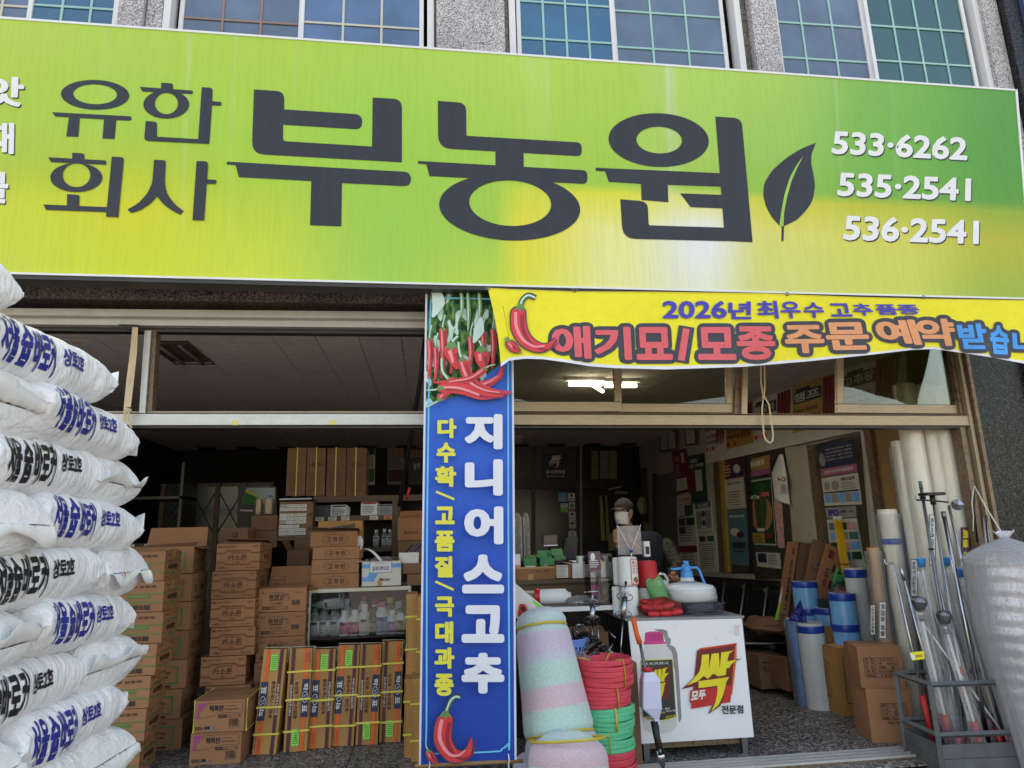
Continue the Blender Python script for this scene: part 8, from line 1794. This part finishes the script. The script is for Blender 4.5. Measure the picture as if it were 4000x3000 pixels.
def art_tall(I, w, h): I.frame(w*.18, h*.18, w*.95, h*.86, .005, 'ink'); I.text('얼품', w*.34, h*.5, w*.3, h*.06, 'ink_red', .03); I.scribble(w*.3, h*.76, w*.5, h*.03, 1, 'ink', 2)
def art_tall2(I, w, h): I.scribble(w*.15, h*.3, w*.5, h*.5, 12, 'ink_wine', 5, .25); I.text('영진', w*.3, h*.22, w*.25, h*.05, 'ink', .02)
carton('open_carton', 'tall open tan carton with raised flaps behind the table printed ones', 'carton', (a1.x+w2/2, a1.y+.17, 0.001), (w2, .30, zt3), {'front': art_tall, 'left': art_tall2}, 'cardboard_tan', top='raised', back_flap=.12)
# big milky film rolls
for k, (xl, xr, yt_, Y, lb, m_, zt2) in enumerate([(3550, 3628, 1700, 4.83, 'tallest milky film roll, left of the three', 'film_milk', 2.60), (3624, 3692, 1700, 4.86, 'tallest milky film roll, middle of the three', 'film_milk', 2.6), (3680, 3745, 1700, 4.82, 'tallest milky film roll, right of the three next to the jamb', 'film_milk', 2.58),
           (3502, 3556, 1720, 4.95, 'slimmer pinkish wrapped roll left of the tall milky ones', 'film_milk', None), (3454, 3520, 1990, 5.0, 'middle height milky roll tied with blue film', 'film_milk', None), (3402, 3447, 2140, 5.05, 'short brown kraft roll in clear film', 'kraft_roll', None)]):
 t = roll(lb, xl, xr, yt_, Y, m_, ztop=zt2, seed=k*3, top='film_milk' if k < 5 else 'kraft_roll', wrapm='wrap' if k > 2 else None, lean=0, group='tall film rolls at the right jamb')
 if k == 4:
  A = at(xl, 2118, Y); r = (at(xr, 2118, Y).x-A.x)/2; MB().lathe([(r*1.06, A.z-.02), (r*1.14, A.z), (r*1.05, A.z+.025)], 'tape_blue', 24).build('tie', t)
def rlabel(x0, y0, x1, y1, Y, mat, txt, tm='ink', name='roll_label', lb='', bold=.02, sub=None):
 o = MB().slab([at(x, y, Y) for x, y in R4(x0, y0, x1, y1)], (0, .003, 0), mat).build(name); tag(o, lb, 'label'); I = Ink(pxplane(Y), h0=.001); w = x1-x0; h = y1-y0
 I.frame(x0, y0, x1, y1, 2.2, 'ink')
 vs, fs, _ = glyphs(txt, bold); I.tris([(x1-w*.22-(y)*w*.56, y0+h*.06+x*h*.88, l) for x, y, l in vs], fs, tm); I.build('print', o); return o
rlabel(3558, 2184, 3585, 2330, 4.80, 'paper', '투명,검 (한쪽타겜)', lb='white label with vertical lettering on the leftmost tall roll')
rlabel(3630, 2010, 3655, 2208, 4.81, 'paper', '장수비닐 (한쪽타겜)', lb='narrow white label with vertical lettering between the tall rolls')
rlabel(3754, 2060, 3790, 2195, 4.79, 'card_plum', '필름 이', 'ink_yellow', lb='purple label with yellow vertical letters on the right roll', bold=.05)
rlabel(3400, 2362, 3420, 2480, 5.03, 'paper', '(주)다목적필름', lb='white label with black strip on the kraft roll')
rlabel(3434, 2350, 3462, 2495, 4.97, 'paper', '농업용 필름', lb='white label on the middle height milky roll')
# ================================================================ IRON CRATE WITH TOOLS
Fc = atZ(3684, 3008, -.0); Lc = atZ(3541, 2935, -.0); e1 = (Lc-Fc); e1.z = 0; L1 = e1.length; e1.normalize(); e2 = Vector((-e1.y, e1.x, 0)); e2 = e2 if e2.x > 0 else -e2
L2 = .70; HC = at(3684, 2672, Fc.y).z
t = thing('iron_crate', 'grey painted iron crate on the pavement edge full of poles and tools', 'crate', tuple(Fc))
def C4(a, b, z): return e1*a+e2*b+Vector((0, 0, z))
def rail_(p, q, r=.014, nm='rail'): MB().tube([p, q], r*1.25, 'iron_grey', 4, smooth=False).build(nm, t)
Z0 = -.045
for a, b in ((0, 0), (L1, 0), (0, L2), (L1, L2)): rail_(C4(a, b, Z0), C4(a, b, HC), .016, 'corner_post')
for z in (HC, HC*.40):
 for (p, q) in (((0, 0), (L1, 0)), ((0, 0), (0, L2)), ((L1, 0), (L1, L2)), ((0, L2), (L1, L2))): rail_(C4(*p, z), C4(*q, z), .014)
for k, (z0, z1) in enumerate(((Z0, HC*.12), (HC*.125, HC*.29))):
 for (p, q) in (((0, 0), (L1, 0)), ((0, 0), (0, L2)), ((L1, 0), (L1, L2)), ((0, L2), (L1, L2))):
  a, b = C4(*p, 0), C4(*q, 0); n_ = (b-a).normalized().cross(Vector((0, 0, 1)))*.006
  mb = MB(); mb.slab([a+n_+Vector((0, 0, z1)), b+n_+Vector((0, 0, z1)), b+n_+Vector((0, 0, z0)), a+n_+Vector((0, 0, z0))], tuple(-2*n_), 'iron_grey'); mb.build('side_board', t, bevel=.002)
MB().slab([C4(0, 0, Z0+.02), C4(L1, 0, Z0+.02), C4(L1, L2, Z0+.02), C4(0, L2, Z0+.02)], (0, 0, -.01), 'iron_grey').build('floor', t)
def tool(lb, top, foot, r=.009, mat='steel', name='tool_pole', Yt=None, parts=()):
 """top/foot: (px,py,a,b) foot is placed in the crate at fractions a,b"""
 f = Fc+C4(foot[0]*L1, foot[1]*L2, .02-.0); f.z = .0
 Yt = Yt or f.y+.12; T = at(top[0], top[1], Yt); q = thing(name, lb, 'tool', tuple(f), group='poles and tools in the iron crate')
 v = T-f; MB().tube([Vector((0, 0, 0)), v], r, mat, 10).build('pole', q)
 for (a, b, r0, r1, m_, nm) in parts: MB().tube([v*a, v*(a+(b-a)*.5), v*b], [r0, (r0+r1)*.52, r1], m_, 12).build(nm, q)
 return q, v
tool('long grey pole with black clips reaching highest to the left', (3594, 1880), (.35, .35), .011, 'steel_dull', parts=((.735, .74, .02, .02, 'black', 'clip'), (.93, .94, .02, .02, 'black', 'clip'), (.97, 1.0, .012, .012, 'iron_grey', 'cap')))
tool('thick chrome pole in the middle of the crate', (3684, 1998), (.22, .55), .014, 'steel', parts=((.97, 1.0, .0155, .0155, 'steel_dull', 'cap'),))
tool('thin bright pole rising toward the faceted reflector', (3706, 1975), (.2, .7), .009, 'steel')
tool('pole with yellow collar in clear wrapping', (3628, 2090), (.5, .5), .008, 'steel', parts=((.0, .08, .02, .02, 'ink_red', 'foot'),))
tool('thin grey pole at the right rear', (3836, 1916), (.9, .85), .007, 'iron_grey'); tool('silver pole with rounded top at the right rear', (3842, 2020), (.8, .9), .008, 'cream_plastic'); tool('short chrome pole beside the silver one', (3852, 2012), (.7, .95), .008, 'steel')
q, v = tool('chrome tube with L shaped tap head at the left', (3488, 2200), (.75, .2), .009, 'steel', Yt=Fc.y+.25, parts=((.02, .3, .012, .02, 'ink_red', 'grip'),))
MB().tube([v, v+Vector((-.06, 0, -.005)), v+Vector((-.062, 0, .03))], .007, 'steel', 8).build('tap_head', q)
q, v = tool('bright tube with wrapped chrome head next to the L shaped one', (3518, 2215), (.6, .3), .009, 'steel', Yt=Fc.y+.22, parts=((.93, 1.0, .013, .009, 'steel', 'head'), (.0, .22, .015, .024, 'ink_red', 'grip')))
for k, (x, y, fx, fy, lb) in enumerate(((3592, 2385, .45, .28, 'dome headed steel tool with white shaft, upper left one'), (3690, 2440, .12, .45, 'dome headed steel tool with white shaft and red grip, lower right one'))):
 q, v = tool(lb, (x, y), (fx, fy), .009, 'white', Yt=Fc.y+.08, parts=((.0, .10, .01, .018, 'steel', 'spring'), (.12, .30, .014, .022, 'ink_red', 'grip'), (.93, .97, .015, .013, 'steel_dull', 'socket')))
 a = v.normalized(); a = (a+Vector((.25, 0, 0))).normalized(); T = Matrix.Translation(v) @ a.to_track_quat('Z', 'Y').to_matrix().to_4x4()
 MB().lathe([(.014, -.01), (.03, .01), (.044, .04), (.047, .055), (.049, .06), (.047, .066), (.036, .085), (.001, .095)], 'steel_dull', 24, T=T).build('dome_head', q)
 MB().grid(lambda u, w_: v*w_*.95+Vector((cos(u*2*pi)*.04*(1+.2*noise.noise(Vector((u*7, w_*6, k)))), sin(u*2*pi)*.03, .05*w_)), 18, 24, 'wrap', wrapu=True).build('wrapper', q)
for k, (x, y, fx, fy, lb) in enumerate(((3601, 2212, .55, .4, 'blue cup topped thin pole in clear film, left one'), (3697, 2208, .3, .6, 'blue cup topped thin pole in clear film, middle one'), (3752, 2252, .3, .8, 'blue cup topped pole behind, right one'))):
 q, v = tool(lb, (x, y), (fx, fy), .006, 'white', Yt=Fc.y+.3, parts=((.02, .2, .012, .02, ('ink_red', 'ink_magenta', 'tag_green')[k], 'grip'),))
 MB().lathe([(.022, -.005), (.032, .05), (.034, .055), (.03, .055), (.02, .005), (.001, .004)], 'sprayer_blue', 20, c=tuple(v)).build('cup', q)
 MB().grid(lambda u, w_: v*w_*.97+Vector((cos(u*2*pi)*.045*(1+.25*noise.noise(Vector((u*7, w_*6, k+4)))), sin(u*2*pi)*.03, 0)), 18, 24, 'wrap', wrapu=True).build('wrapper', q)
q, v = tool('chrome pole with red tapering grip in front right', (3765, 2225), (.1, .75), .008, 'steel', Yt=Fc.y+.35, parts=((.1, .4, .012, .026, 'ink_red', 'grip'),))
q, v = tool('white shafted pole with long red grip in the middle', (3670, 2135), (.25, .4), .008, 'white', Yt=Fc.y+.25, parts=((.22, .42, .014, .028, 'ink_red', 'grip'), (.10, .2, .012, .012, 'cream_plastic', 'joint')))
for k in range(9):
 rb = random.Random(70+k); q, v = tool(('slim pack with green foot', 'slim pack with pink foot', 'slim steel rod low in the crate', 'short white rod with red foot', 'slim wrapped rod near the front corner', 'clear wrapped rod near the left post', 'short rod with green foot at the right', 'thin chrome rod behind the red grips', 'slim pack leaning on the rear rail')[k], (3560+k*28+rb.uniform(-8, 8), 2330+rb.uniform(-60, 160)), (rb.uniform(.2, .85), rb.uniform(.2, .85)), .006, rb.choice(['white', 'steel', 'steel_dull']), parts=((.0, .2, .01, .017, rb.choice(['tag_green', 'ink_red', 'label_pink', 'ink_red']), 'foot'),))
 if k % 2 == 0: MB().grid(lambda u, w_: v*w_+Vector((cos(u*2*pi)*.035*(1+.3*noise.noise(Vector((u*7, w_*6, k)))), sin(u*2*pi)*.025, 0)), 14, 18, 'wrap', wrapu=True).build('wrapper', q)
q = thing('solar_garden_lamp', 'black topped stake lamp with arms above the crate', 'lamp', tuple(Fc+C4(L1*.4, L2*.4, 0))); T = at(3644, 1955, Fc.y+.15); v = T-Vector(q.location)
MB().tube([Vector((0, 0, 0)), v], .007, 'steel_dull', 8).build('pole', q); MB().box((-.07, -.05, .035), (.07, .05, .055), 'black', T=Matrix.Translation(v)).build('solar_panel', q, bevel=.003); MB().tube([v+Vector((0, 0, -.03)), v+Vector((0, 0, .036))], .018, 'black', 12).build('hub', q)
MB().tube([v+Vector((-.12, 0, .005)), v, v+Vector((.115, 0, -.015))], .006, 'black', 8).tube([v+Vector((-.12, 0, .005)), v+Vector((-.128, 0, .03))], .006, 'steel', 8).build('arm', q)
q = thing('faceted_reflector', 'shiny faceted crystal reflector on the lamp arm above the crate', 'reflector', tuple(at(3738, 1972, Fc.y+.14)))
mb = MB(); g_ = (1+5**.5)/2; V_ = [(-1, g_, 0), (1, g_, 0), (-1, -g_, 0), (1, -g_, 0), (0, -1, g_), (0, 1, g_), (0, -1, -g_), (0, 1, -g_), (g_, 0, -1), (g_, 0, 1), (-g_, 0, -1), (-g_, 0, 1)]
mb.add([Vector(p)*.024 for p in V_], [(0, 11, 5), (0, 5, 1), (0, 1, 7), (0, 7, 10), (0, 10, 11), (1, 5, 9), (5, 11, 4), (11, 10, 2), (10, 7, 6), (7, 1, 8), (3, 9, 4), (3, 4, 2), (3, 2, 6), (3, 6, 8), (3, 8, 9), (4, 9, 5), (2, 4, 11), (6, 2, 10), (8, 6, 7), (9, 8, 1)], 'steel'); mb.build('facets', q)
q = thing('speed_card', 'yellow and white card with SPEED lettering tied to the tools', 'card', tuple(at(3556, 2560, Fc.y+.0)))
P = [at(3553, 2549, Fc.y), at(3608, 2543, Fc.y), at(3612, 2574, Fc.y), at(3563, 2580, Fc.y)]; relt(MB().slab(P, (0, .002, 0), 'ink_yellow').build('card', q), q)
I = Ink(lambda u, v_, h: (P[3].lerp(P[2], u)).lerp(P[0].lerp(P[1], u), v_)+Vector((0, -h, 0)), h0=.001); I.poly([(0, 0), (.35, .5), (0, 1)], 'paper'); I.text('SPEED', .35, .3, .55, .3, 'ink', .01); relt(I.build('print', q), q)
q = thing('metal_cylinder', 'short steel cylinder lying slantwise in the crate', 'tool', tuple(Fc+C4(L1*.8, L2*.3, .25))); MB().tube([(-.05, 0, .05), (.06, .0, -.14)], .024, 'steel', 16).build('cylinder', q)
# ================================================================ WRAPPED FOIL ROLL
FY_, FR = 4.26, .25; FX = at(3840, 2330, FY_).x+FR*.93
pm('foil', (215, 213, 216), .25, .7, var=.08, bump=.5, bs=60); film('milk_wrap', (.98, .97, .99), .3, (238, 238, 242), .2, 7, .9, stretch=(6, 6, .6))
t = thing('foil_roll', 'large silver foil roll in milky plastic tied at its top with a cord', 'foil roll', (FX, FY_, -.05))
zt4 = at(3900, 2200, FY_-FR).z+.05; zc4 = at(3930, 2100, FY_-.1).z+.05
def foil_f(u, v):
 a = u*2*pi; rr = FR*(.55+.45*min(1, v*1.5)); return Vector((cos(a)*rr*(1+.014*sin(v*88+.4*sin(a*3))), sin(a)*rr*(1+.014*sin(v*88+.4*sin(a*3))), .02+v*(zt4-.04)))
MB().grid(foil_f, 64, 150, 'foil', wrapu=True).build('foil', t)
def wrapf(u, v):
 a = u*2*pi; w = 1+.03*noise.noise(Vector((cos(a)*6, sin(a)*6, v*1.5)))+.012*noise.noise(Vector((cos(a)*16, sin(a)*16, v*2)))
 z = v*zc4
 if z < zt4: rr = FR*(.55+.45*min(1, z/zt4*1.5))*1.06
 else: k = (z-zt4)/(zc4-zt4); rr = FR*1.05*(1-k**1.6)+.012
 return Vector((cos(a)*rr*w, sin(a)*rr*w, z))
MB().grid(wrapf, 90, 60, 'milk_wrap', wrapu=True).build('wrapper', t)
MB().grid(lambda u, v: Vector((cos(u*2*pi)*(.015+.05*v), sin(u*2*pi)*(.015+.04*v), zc4-.01+.05*v+.02*noise.noise(Vector((u*12, v, 3))))), 22, 5, 'milk_wrap', wrapu=True).build('knot', t)
q = thing('hook_cord', 'pale cord running from the jamb hook to the wrapped foil roll', 'cord', tuple(at(3806, 1898, 4.58)))
relt(MB().tube([at(3806, 1898, 4.58), at(3850, 1980, 4.5), at(3900, 2060, 4.4), Vector((FX, FY_, zc4-.05))], .005, 'cream_plastic', 6).build('cord', q), q); relt(MB().tube([at(3806, 1898, 4.58), at(3796, 1960, 4.57), at(3802, 2020, 4.56), at(3801, 2075, 4.55)], .004, 'cream_plastic', 6).build('loose_end', q), q); relt(MB().tube([at(3806, 1896, 4.60), at(3806, 1990, 4.6), at(3818, 2120, 4.6)], .007, 'black', 6).build('hook', q), q)
# ================================================================ THE MAN BEHIND THE COUNTER
pm('skin', (178, 128, 104), .5, var=.06, vs=30, sss=.15); pm('jacket_dark', (34, 38, 52), .8, var=.15); pm('mask_white', (226, 224, 216), .7, var=.03); pm('hair', (34, 30, 28), .6, var=.3, vs=60); pm('cap_cloth', (58, 52, 54), .85, var=.15); pm('trousers', (44, 44, 50), .8); pm('phone', (18, 18, 20), .2)
m, nt_, b_ = newmat('camo')
n_ = noise_node(nt_, 14, 3); r_2 = ramp(nt_, n_.outputs[0], [(.0, lin((34, 32, 30))), (.44, lin((44, 42, 36))), (.5, lin((84, 76, 60))), (.58, lin((52, 48, 38))), (.68, lin((100, 88, 66)))]); r_2.color_ramp.interpolation = 'CONSTANT'
nt_.links.new(r_2.outputs[0], b_.inputs['Base Color']); b_.inputs['Roughness'].default_value = .85
def skinned(name, verts, edges, radii, mat, parent, levels=2, root=0):
 me = bpy.data.meshes.new(name); me.from_pydata(verts, edges, []); me.materials.append(M[mat]); o = bpy.data.objects.new(name, me); COL.objects.link(o); o.parent = parent
 o.modifiers.new('skin', 'SKIN'); me.skin_vertices or me.attributes
 lay = me.skin_vertices[0].data if me.skin_vertices else None
 for i, r in enumerate(radii):
  lay[i].radius = (r if isinstance(r, tuple) else (r, r)); lay[i].use_root = (i == root)
 s = o.modifiers.new('sub', 'SUBSURF'); s.levels = levels; s.render_levels = levels
 for p in me.polygons: p.use_smooth = True
 o.modifiers['skin'].use_smooth_shade = True
 return o
HY = 6.75
hc = at(2433, 1998, HY)        # head centre
man = thing('person', 'man in cap, white mask and camouflage sleeves holding a phone to his ear', 'person', (hc.x+.12, HY+.1, 0))
o0 = Vector(man.location); hz = hc.z
hl = hc-o0
# skeleton (local to the root Empty): leaning forward a little over the counter
pel = Vector((.16, .22, hz-.72)); che = Vector((.14, .08, hz-.36)); neck = Vector((hl.x+.06, hl.y+.04, hz-.17)); hd = Vector((hl.x+.01, hl.y, hz-.005))
shR = Vector((che.x-.19, che.y-.02, hz-.26)); shL = Vector((che.x+.20, che.y+.0, hz-.27))
hand = at(2408, 2098, HY-.12)-o0
elR = Vector((shR.x-.06, shR.y-.16, hz-.52)); wrR = hand+Vector((.0, .0, -.06))
elL = Vector((shL.x+.10, shL.y-.10, hz-.56)); wrL = Vector((shL.x-.05, shL.y-.33, hz-.62))
hpR = Vector((pel.x-.1, pel.y, pel.z-.06)); hpL = Vector((pel.x+.1, pel.y, pel.z-.06)); knR = Vector((hpR.x, pel.y-.03, .48)); knL = Vector((hpL.x, pel.y-.03, .48)); anR = Vector((knR.x, pel.y+.02, .09)); anL = Vector((knL.x, pel.y+.02, .09)); ftR = anR+Vector((0, -.16, -.05)); ftL = anL+Vector((0, -.16, -.05))
V = [pel, che, neck, hd+Vector((0, 0, -.06)), shR, elR, wrR, shL+Vector((-.03, 0, -.03)), elL, wrL, hpR, knR, anR, ftR, hpL, knL, anL, ftL]
E = [(0, 1), (1, 2), (2, 3), (1, 4), (4, 5), (5, 6), (1, 7), (7, 8), (8, 9), (0, 10), (10, 11), (11, 12), (12, 13), (0, 14), (14, 15), (15, 16), (16, 17)]
Rr = [(.14, .11), (.15, .11), .052, .05, .05, .04, .028, .045, .04, .028, .085, .06, .04, .04, .085, .06, .04, .04]
skinned('body', V, E, Rr, 'skin', man)
# head as one sculpted surface with brow, nose and jaw; faces left of the camera
fd = Vector((-.80, -.60, -.05)).normalized(); sd_ = fd.cross(Vector((0, 0, 1))).normalized(); ud = sd_.cross(fd)
def head(u, v):
 th = u*2*pi; ph = (v-.5)*pi; x = cos(th)*cos(ph); y = sin(th)*cos(ph); z = sin(ph)
 rx_, ry_, rz_ = .098, .076, .122
 if z < 0: rx_ *= 1-.10*z*z; ry_ *= 1-.30*z*z
 p = Vector((x*rx_, y*ry_, z*rz_))
 if x > 0:
  p.x += .026*math.exp(-((y/.16)**2))*math.exp(-(((z+.12)/.16)**2)); p.x += .008*math.exp(-(((z-.22)/.09)**2))*math.exp(-((y/.5)**2)); p.x -= .010*math.exp(-(((abs(y)-.34)/.14)**2))*math.exp(-(((z-.06)/.1)**2)); p.x += .012*math.exp(-(((z+.75)/.2)**2))
 return hd+fd*p.x+sd_*p.y+ud*p.z
MB().grid(head, 48, 36, 'skin', wrapu=True).build('head', man)
def hp(x, y, z): return hd+fd*x+sd_*y+ud*z
for s_ in (-1, 1):
 T = Matrix.Translation(hp(.086, .032*s_, .012)) @ fd.to_track_quat('Z', 'Y').to_matrix().to_4x4(); MB().lathe([(.012, -.004), (.010, .004), (.001, .007)], 'white', 14, T=T).build('eye', man); MB().lathe([(.005, .0065), (.001, .0082)], 'black', 10, T=T).build('iris', man)
 MB().tube([hp(.093, .016*s_, .040), hp(.093, .034*s_, .044), hp(.080, .054*s_, .038)], [.003, .0042, .002], 'hair', 6).build('eyebrow', man)
 MB().grid(lambda u, v, s_=s_: hp(-.005+.018*cos(u*2*pi)*(1-.1*v)-.012*v, s_*(.074+.012*v), -.005+.034*sin(u*2*pi)*(1-.15*v)), 16, 4, 'skin', wrapu=True).add([hp(-.017+.016*cos(k*pi/8), s_*.085, -.005+.029*sin(k*pi/8)) for k in range(16)], [tuple(range(16))], 'skin').build('ear', man)
MB().tube([hp(.092, -.018, -.070), hp(.098, 0, -.069), hp(.092, .018, -.070)], .004, 'ban_red', 6).build('mouth', man)
# mask over nose, mouth and chin
def maskf(u, v):
 a = (u-.5)*2.3; z = .0-.118*v; base = 1-.28*max(0, v-.55); r = .104*base; bul = .026*math.exp(-((a/.5)**2))*math.exp(-(((v-.42)/.4)**2)); return hp((r+bul)*cos(a)*1.0, (.084*base+.003)*sin(a), z+.006*cos(a*2))
MB().grid(maskf, 26, 14, 'mask_white').build('face_mask', man, solid=.003)
for s_ in (-1, 1): MB().tube([hp(.045, .078*s_, -.02), hp(.0, .088*s_, .018), hp(-.022, .088*s_, .005)], .002, 'white', 5).tube([hp(.03, .070*s_, -.09), hp(.0, .082*s_, -.05), hp(-.02, .087*s_, -.03)], .002, 'white', 5).build('mask_loop', man)
# hair and cap
MB().grid(lambda u, v: hp(-.012+.100*cos(u*2*pi)*cos(v*1.4-.25), .083*sin(u*2*pi)*cos(v*1.4-.25), .02+.10*sin(v*1.5-.3)) if True else None, 32, 10, 'hair', wrapu=True).build('hair', man)
MB().grid(lambda u, v: hp(-.008+(.108-.018*v*v)*cos(u*2*pi)*cos(v*1.52), (.090-.01*v)*sin(u*2*pi)*cos(v*1.52), .048+.092*sin(v*1.52)), 36, 12, 'cap_cloth', wrapu=True).build('cap', man)
MB().grid(lambda u, v: hp(.075+.085*v*cos((u-.5)*2.2), (.082-.0*v)*sin((u-.5)*2.4), .052-.020*v*v-.022*((u-.5)*2)**2), 18, 8, 'black').build('cap_brim', man, solid=.004)
# clothes
jv = [pel+Vector((0, 0, -.02)), che, neck+Vector((0, 0, -.05)), shR, shL]; skinned('vest', jv, [(0, 1), (1, 2), (1, 3), (1, 4)], [(.17, .14), (.185, .135), .07, .085, .085], 'jacket_dark', man)
skinned('sleeve', [shR+Vector((.03, 0, 0)), elR, wrR+Vector((0, 0, -.03))], [(0, 1), (1, 2)], [.082, .062, .046], 'jacket_dark', man); skinned('sleeve', [shL+Vector((-.02, 0, .0)), shL+Vector((.03, -.02, -.1)), elL, wrL+Vector((0, .03, 0))], [(0, 1), (1, 2), (2, 3)], [.092, .085, .068, .05], 'camo', man)
skinned('trousers', [pel, hpR, knR, anR+Vector((0, 0, .02)), hpL, knL, anL+Vector((0, 0, .02))], [(0, 1), (1, 2), (2, 3), (0, 4), (4, 5), (5, 6)], [(.16, .13), .105, .078, .062, .105, .078, .062], 'trousers', man)
for a_, f_ in ((anR, ftR), (anL, ftL)): MB().tube([a_+Vector((0, .05, -.045)), a_+Vector((0, -.03, -.03)), f_+Vector((0, 0, .01)), f_+Vector((0, -.07, 0))], [.045, .05, .045, .025], 'black', 12, flat=(1, .8)).build('shoe', man)
MB().tube([neck+Vector((-.05, -.02, -.06)), neck+Vector((-.04, -.1, -.1)), neck+Vector((-.02, -.13, -.2))], .012, 'ink_grey', 6).build('collar', man)
# raised right hand closed round a phone
def handmesh(c, up, side, out, palmr=.034, nm='hand'):
 mb = MB(); P = lambda a, b, d: c+up*a+side*b+out*d
 mb.grid(lambda u, v: P(-.05+.10*v, .040*cos(u*2*pi)*(.75+.25*sin(v*2.6)), .016*sin(u*2*pi)*(1-.2*v)), 16, 8, 'skin', wrapu=True)
 for k, (b, L) in enumerate(((-.030, .066), (-.010, .076), (.011, .072), (.030, .056))):
  mb.tube([P(.030, b, .0), P(.048+.006*(k % 2), b*1.02, .006), P(.044+L*.45, b*1.02+.004, .030), P(.024+L*.42, b+.008, .052), P(.006+L*.3, b+.01, .056)], [.0105, .0098, .009, .0085, .006], 'skin', 10)
 mb.tube([P(-.028, -.030, .006), P(-.006, -.052, .022), P(.022, -.050, .040), P(.046, -.040, .046)], [.014, .012, .0105, .007], 'skin', 10)
 return mb.build(nm, man)
up = Vector((.05, .05, 1)).normalized(); out = (hd-hand); out.z = 0; out = out.normalized(); side = up.cross(out).normalized()
handmesh(hand, up, side, out)
MB().tube([wrR, hand+Vector((0, 0, -.03))], .028, 'skin', 12).build('wrist', man)
handmesh(wrL+Vector((-.01, -.05, .0)), Vector((-.1, -1, .0)).normalized(), Vector((1, -.1, 0)).normalized(), Vector((0, 0, -1)))
ph = thing('mobile_phone', 'black phone held against the ear of the man in the cap', 'phone', tuple(o0+hand+out*.032)); ax_ = up; MB().box((-.037, -.005, -.06), (.037, .005, .085), 'phone', T=Matrix((( side.x, out.x, up.x, 0), (side.y, out.y, up.y, 0), (side.z, out.z, up.z, 0), (0, 0, 0, 1)))).build('case', ph, bevel=.003)
# overhead wires across the street (seen mirrored in the upper windows)
for k, (y, z, s_) in enumerate(((-7, 9.2, .5), (-7.4, 8.6, .6), (-7.2, 8.0, .4))):
 q = thing('overhead_wire', ('highest overhead wire across the street', 'middle overhead wire across the street', 'lowest overhead wire across the street')[k], 'wire', (0, y, z), group='overhead wires across the street'); MB().tube([(x, 0, s_*(x/25)**2*2) for x in range(-30, 31, 5)], .02, 'black', 5).build('wire', q)
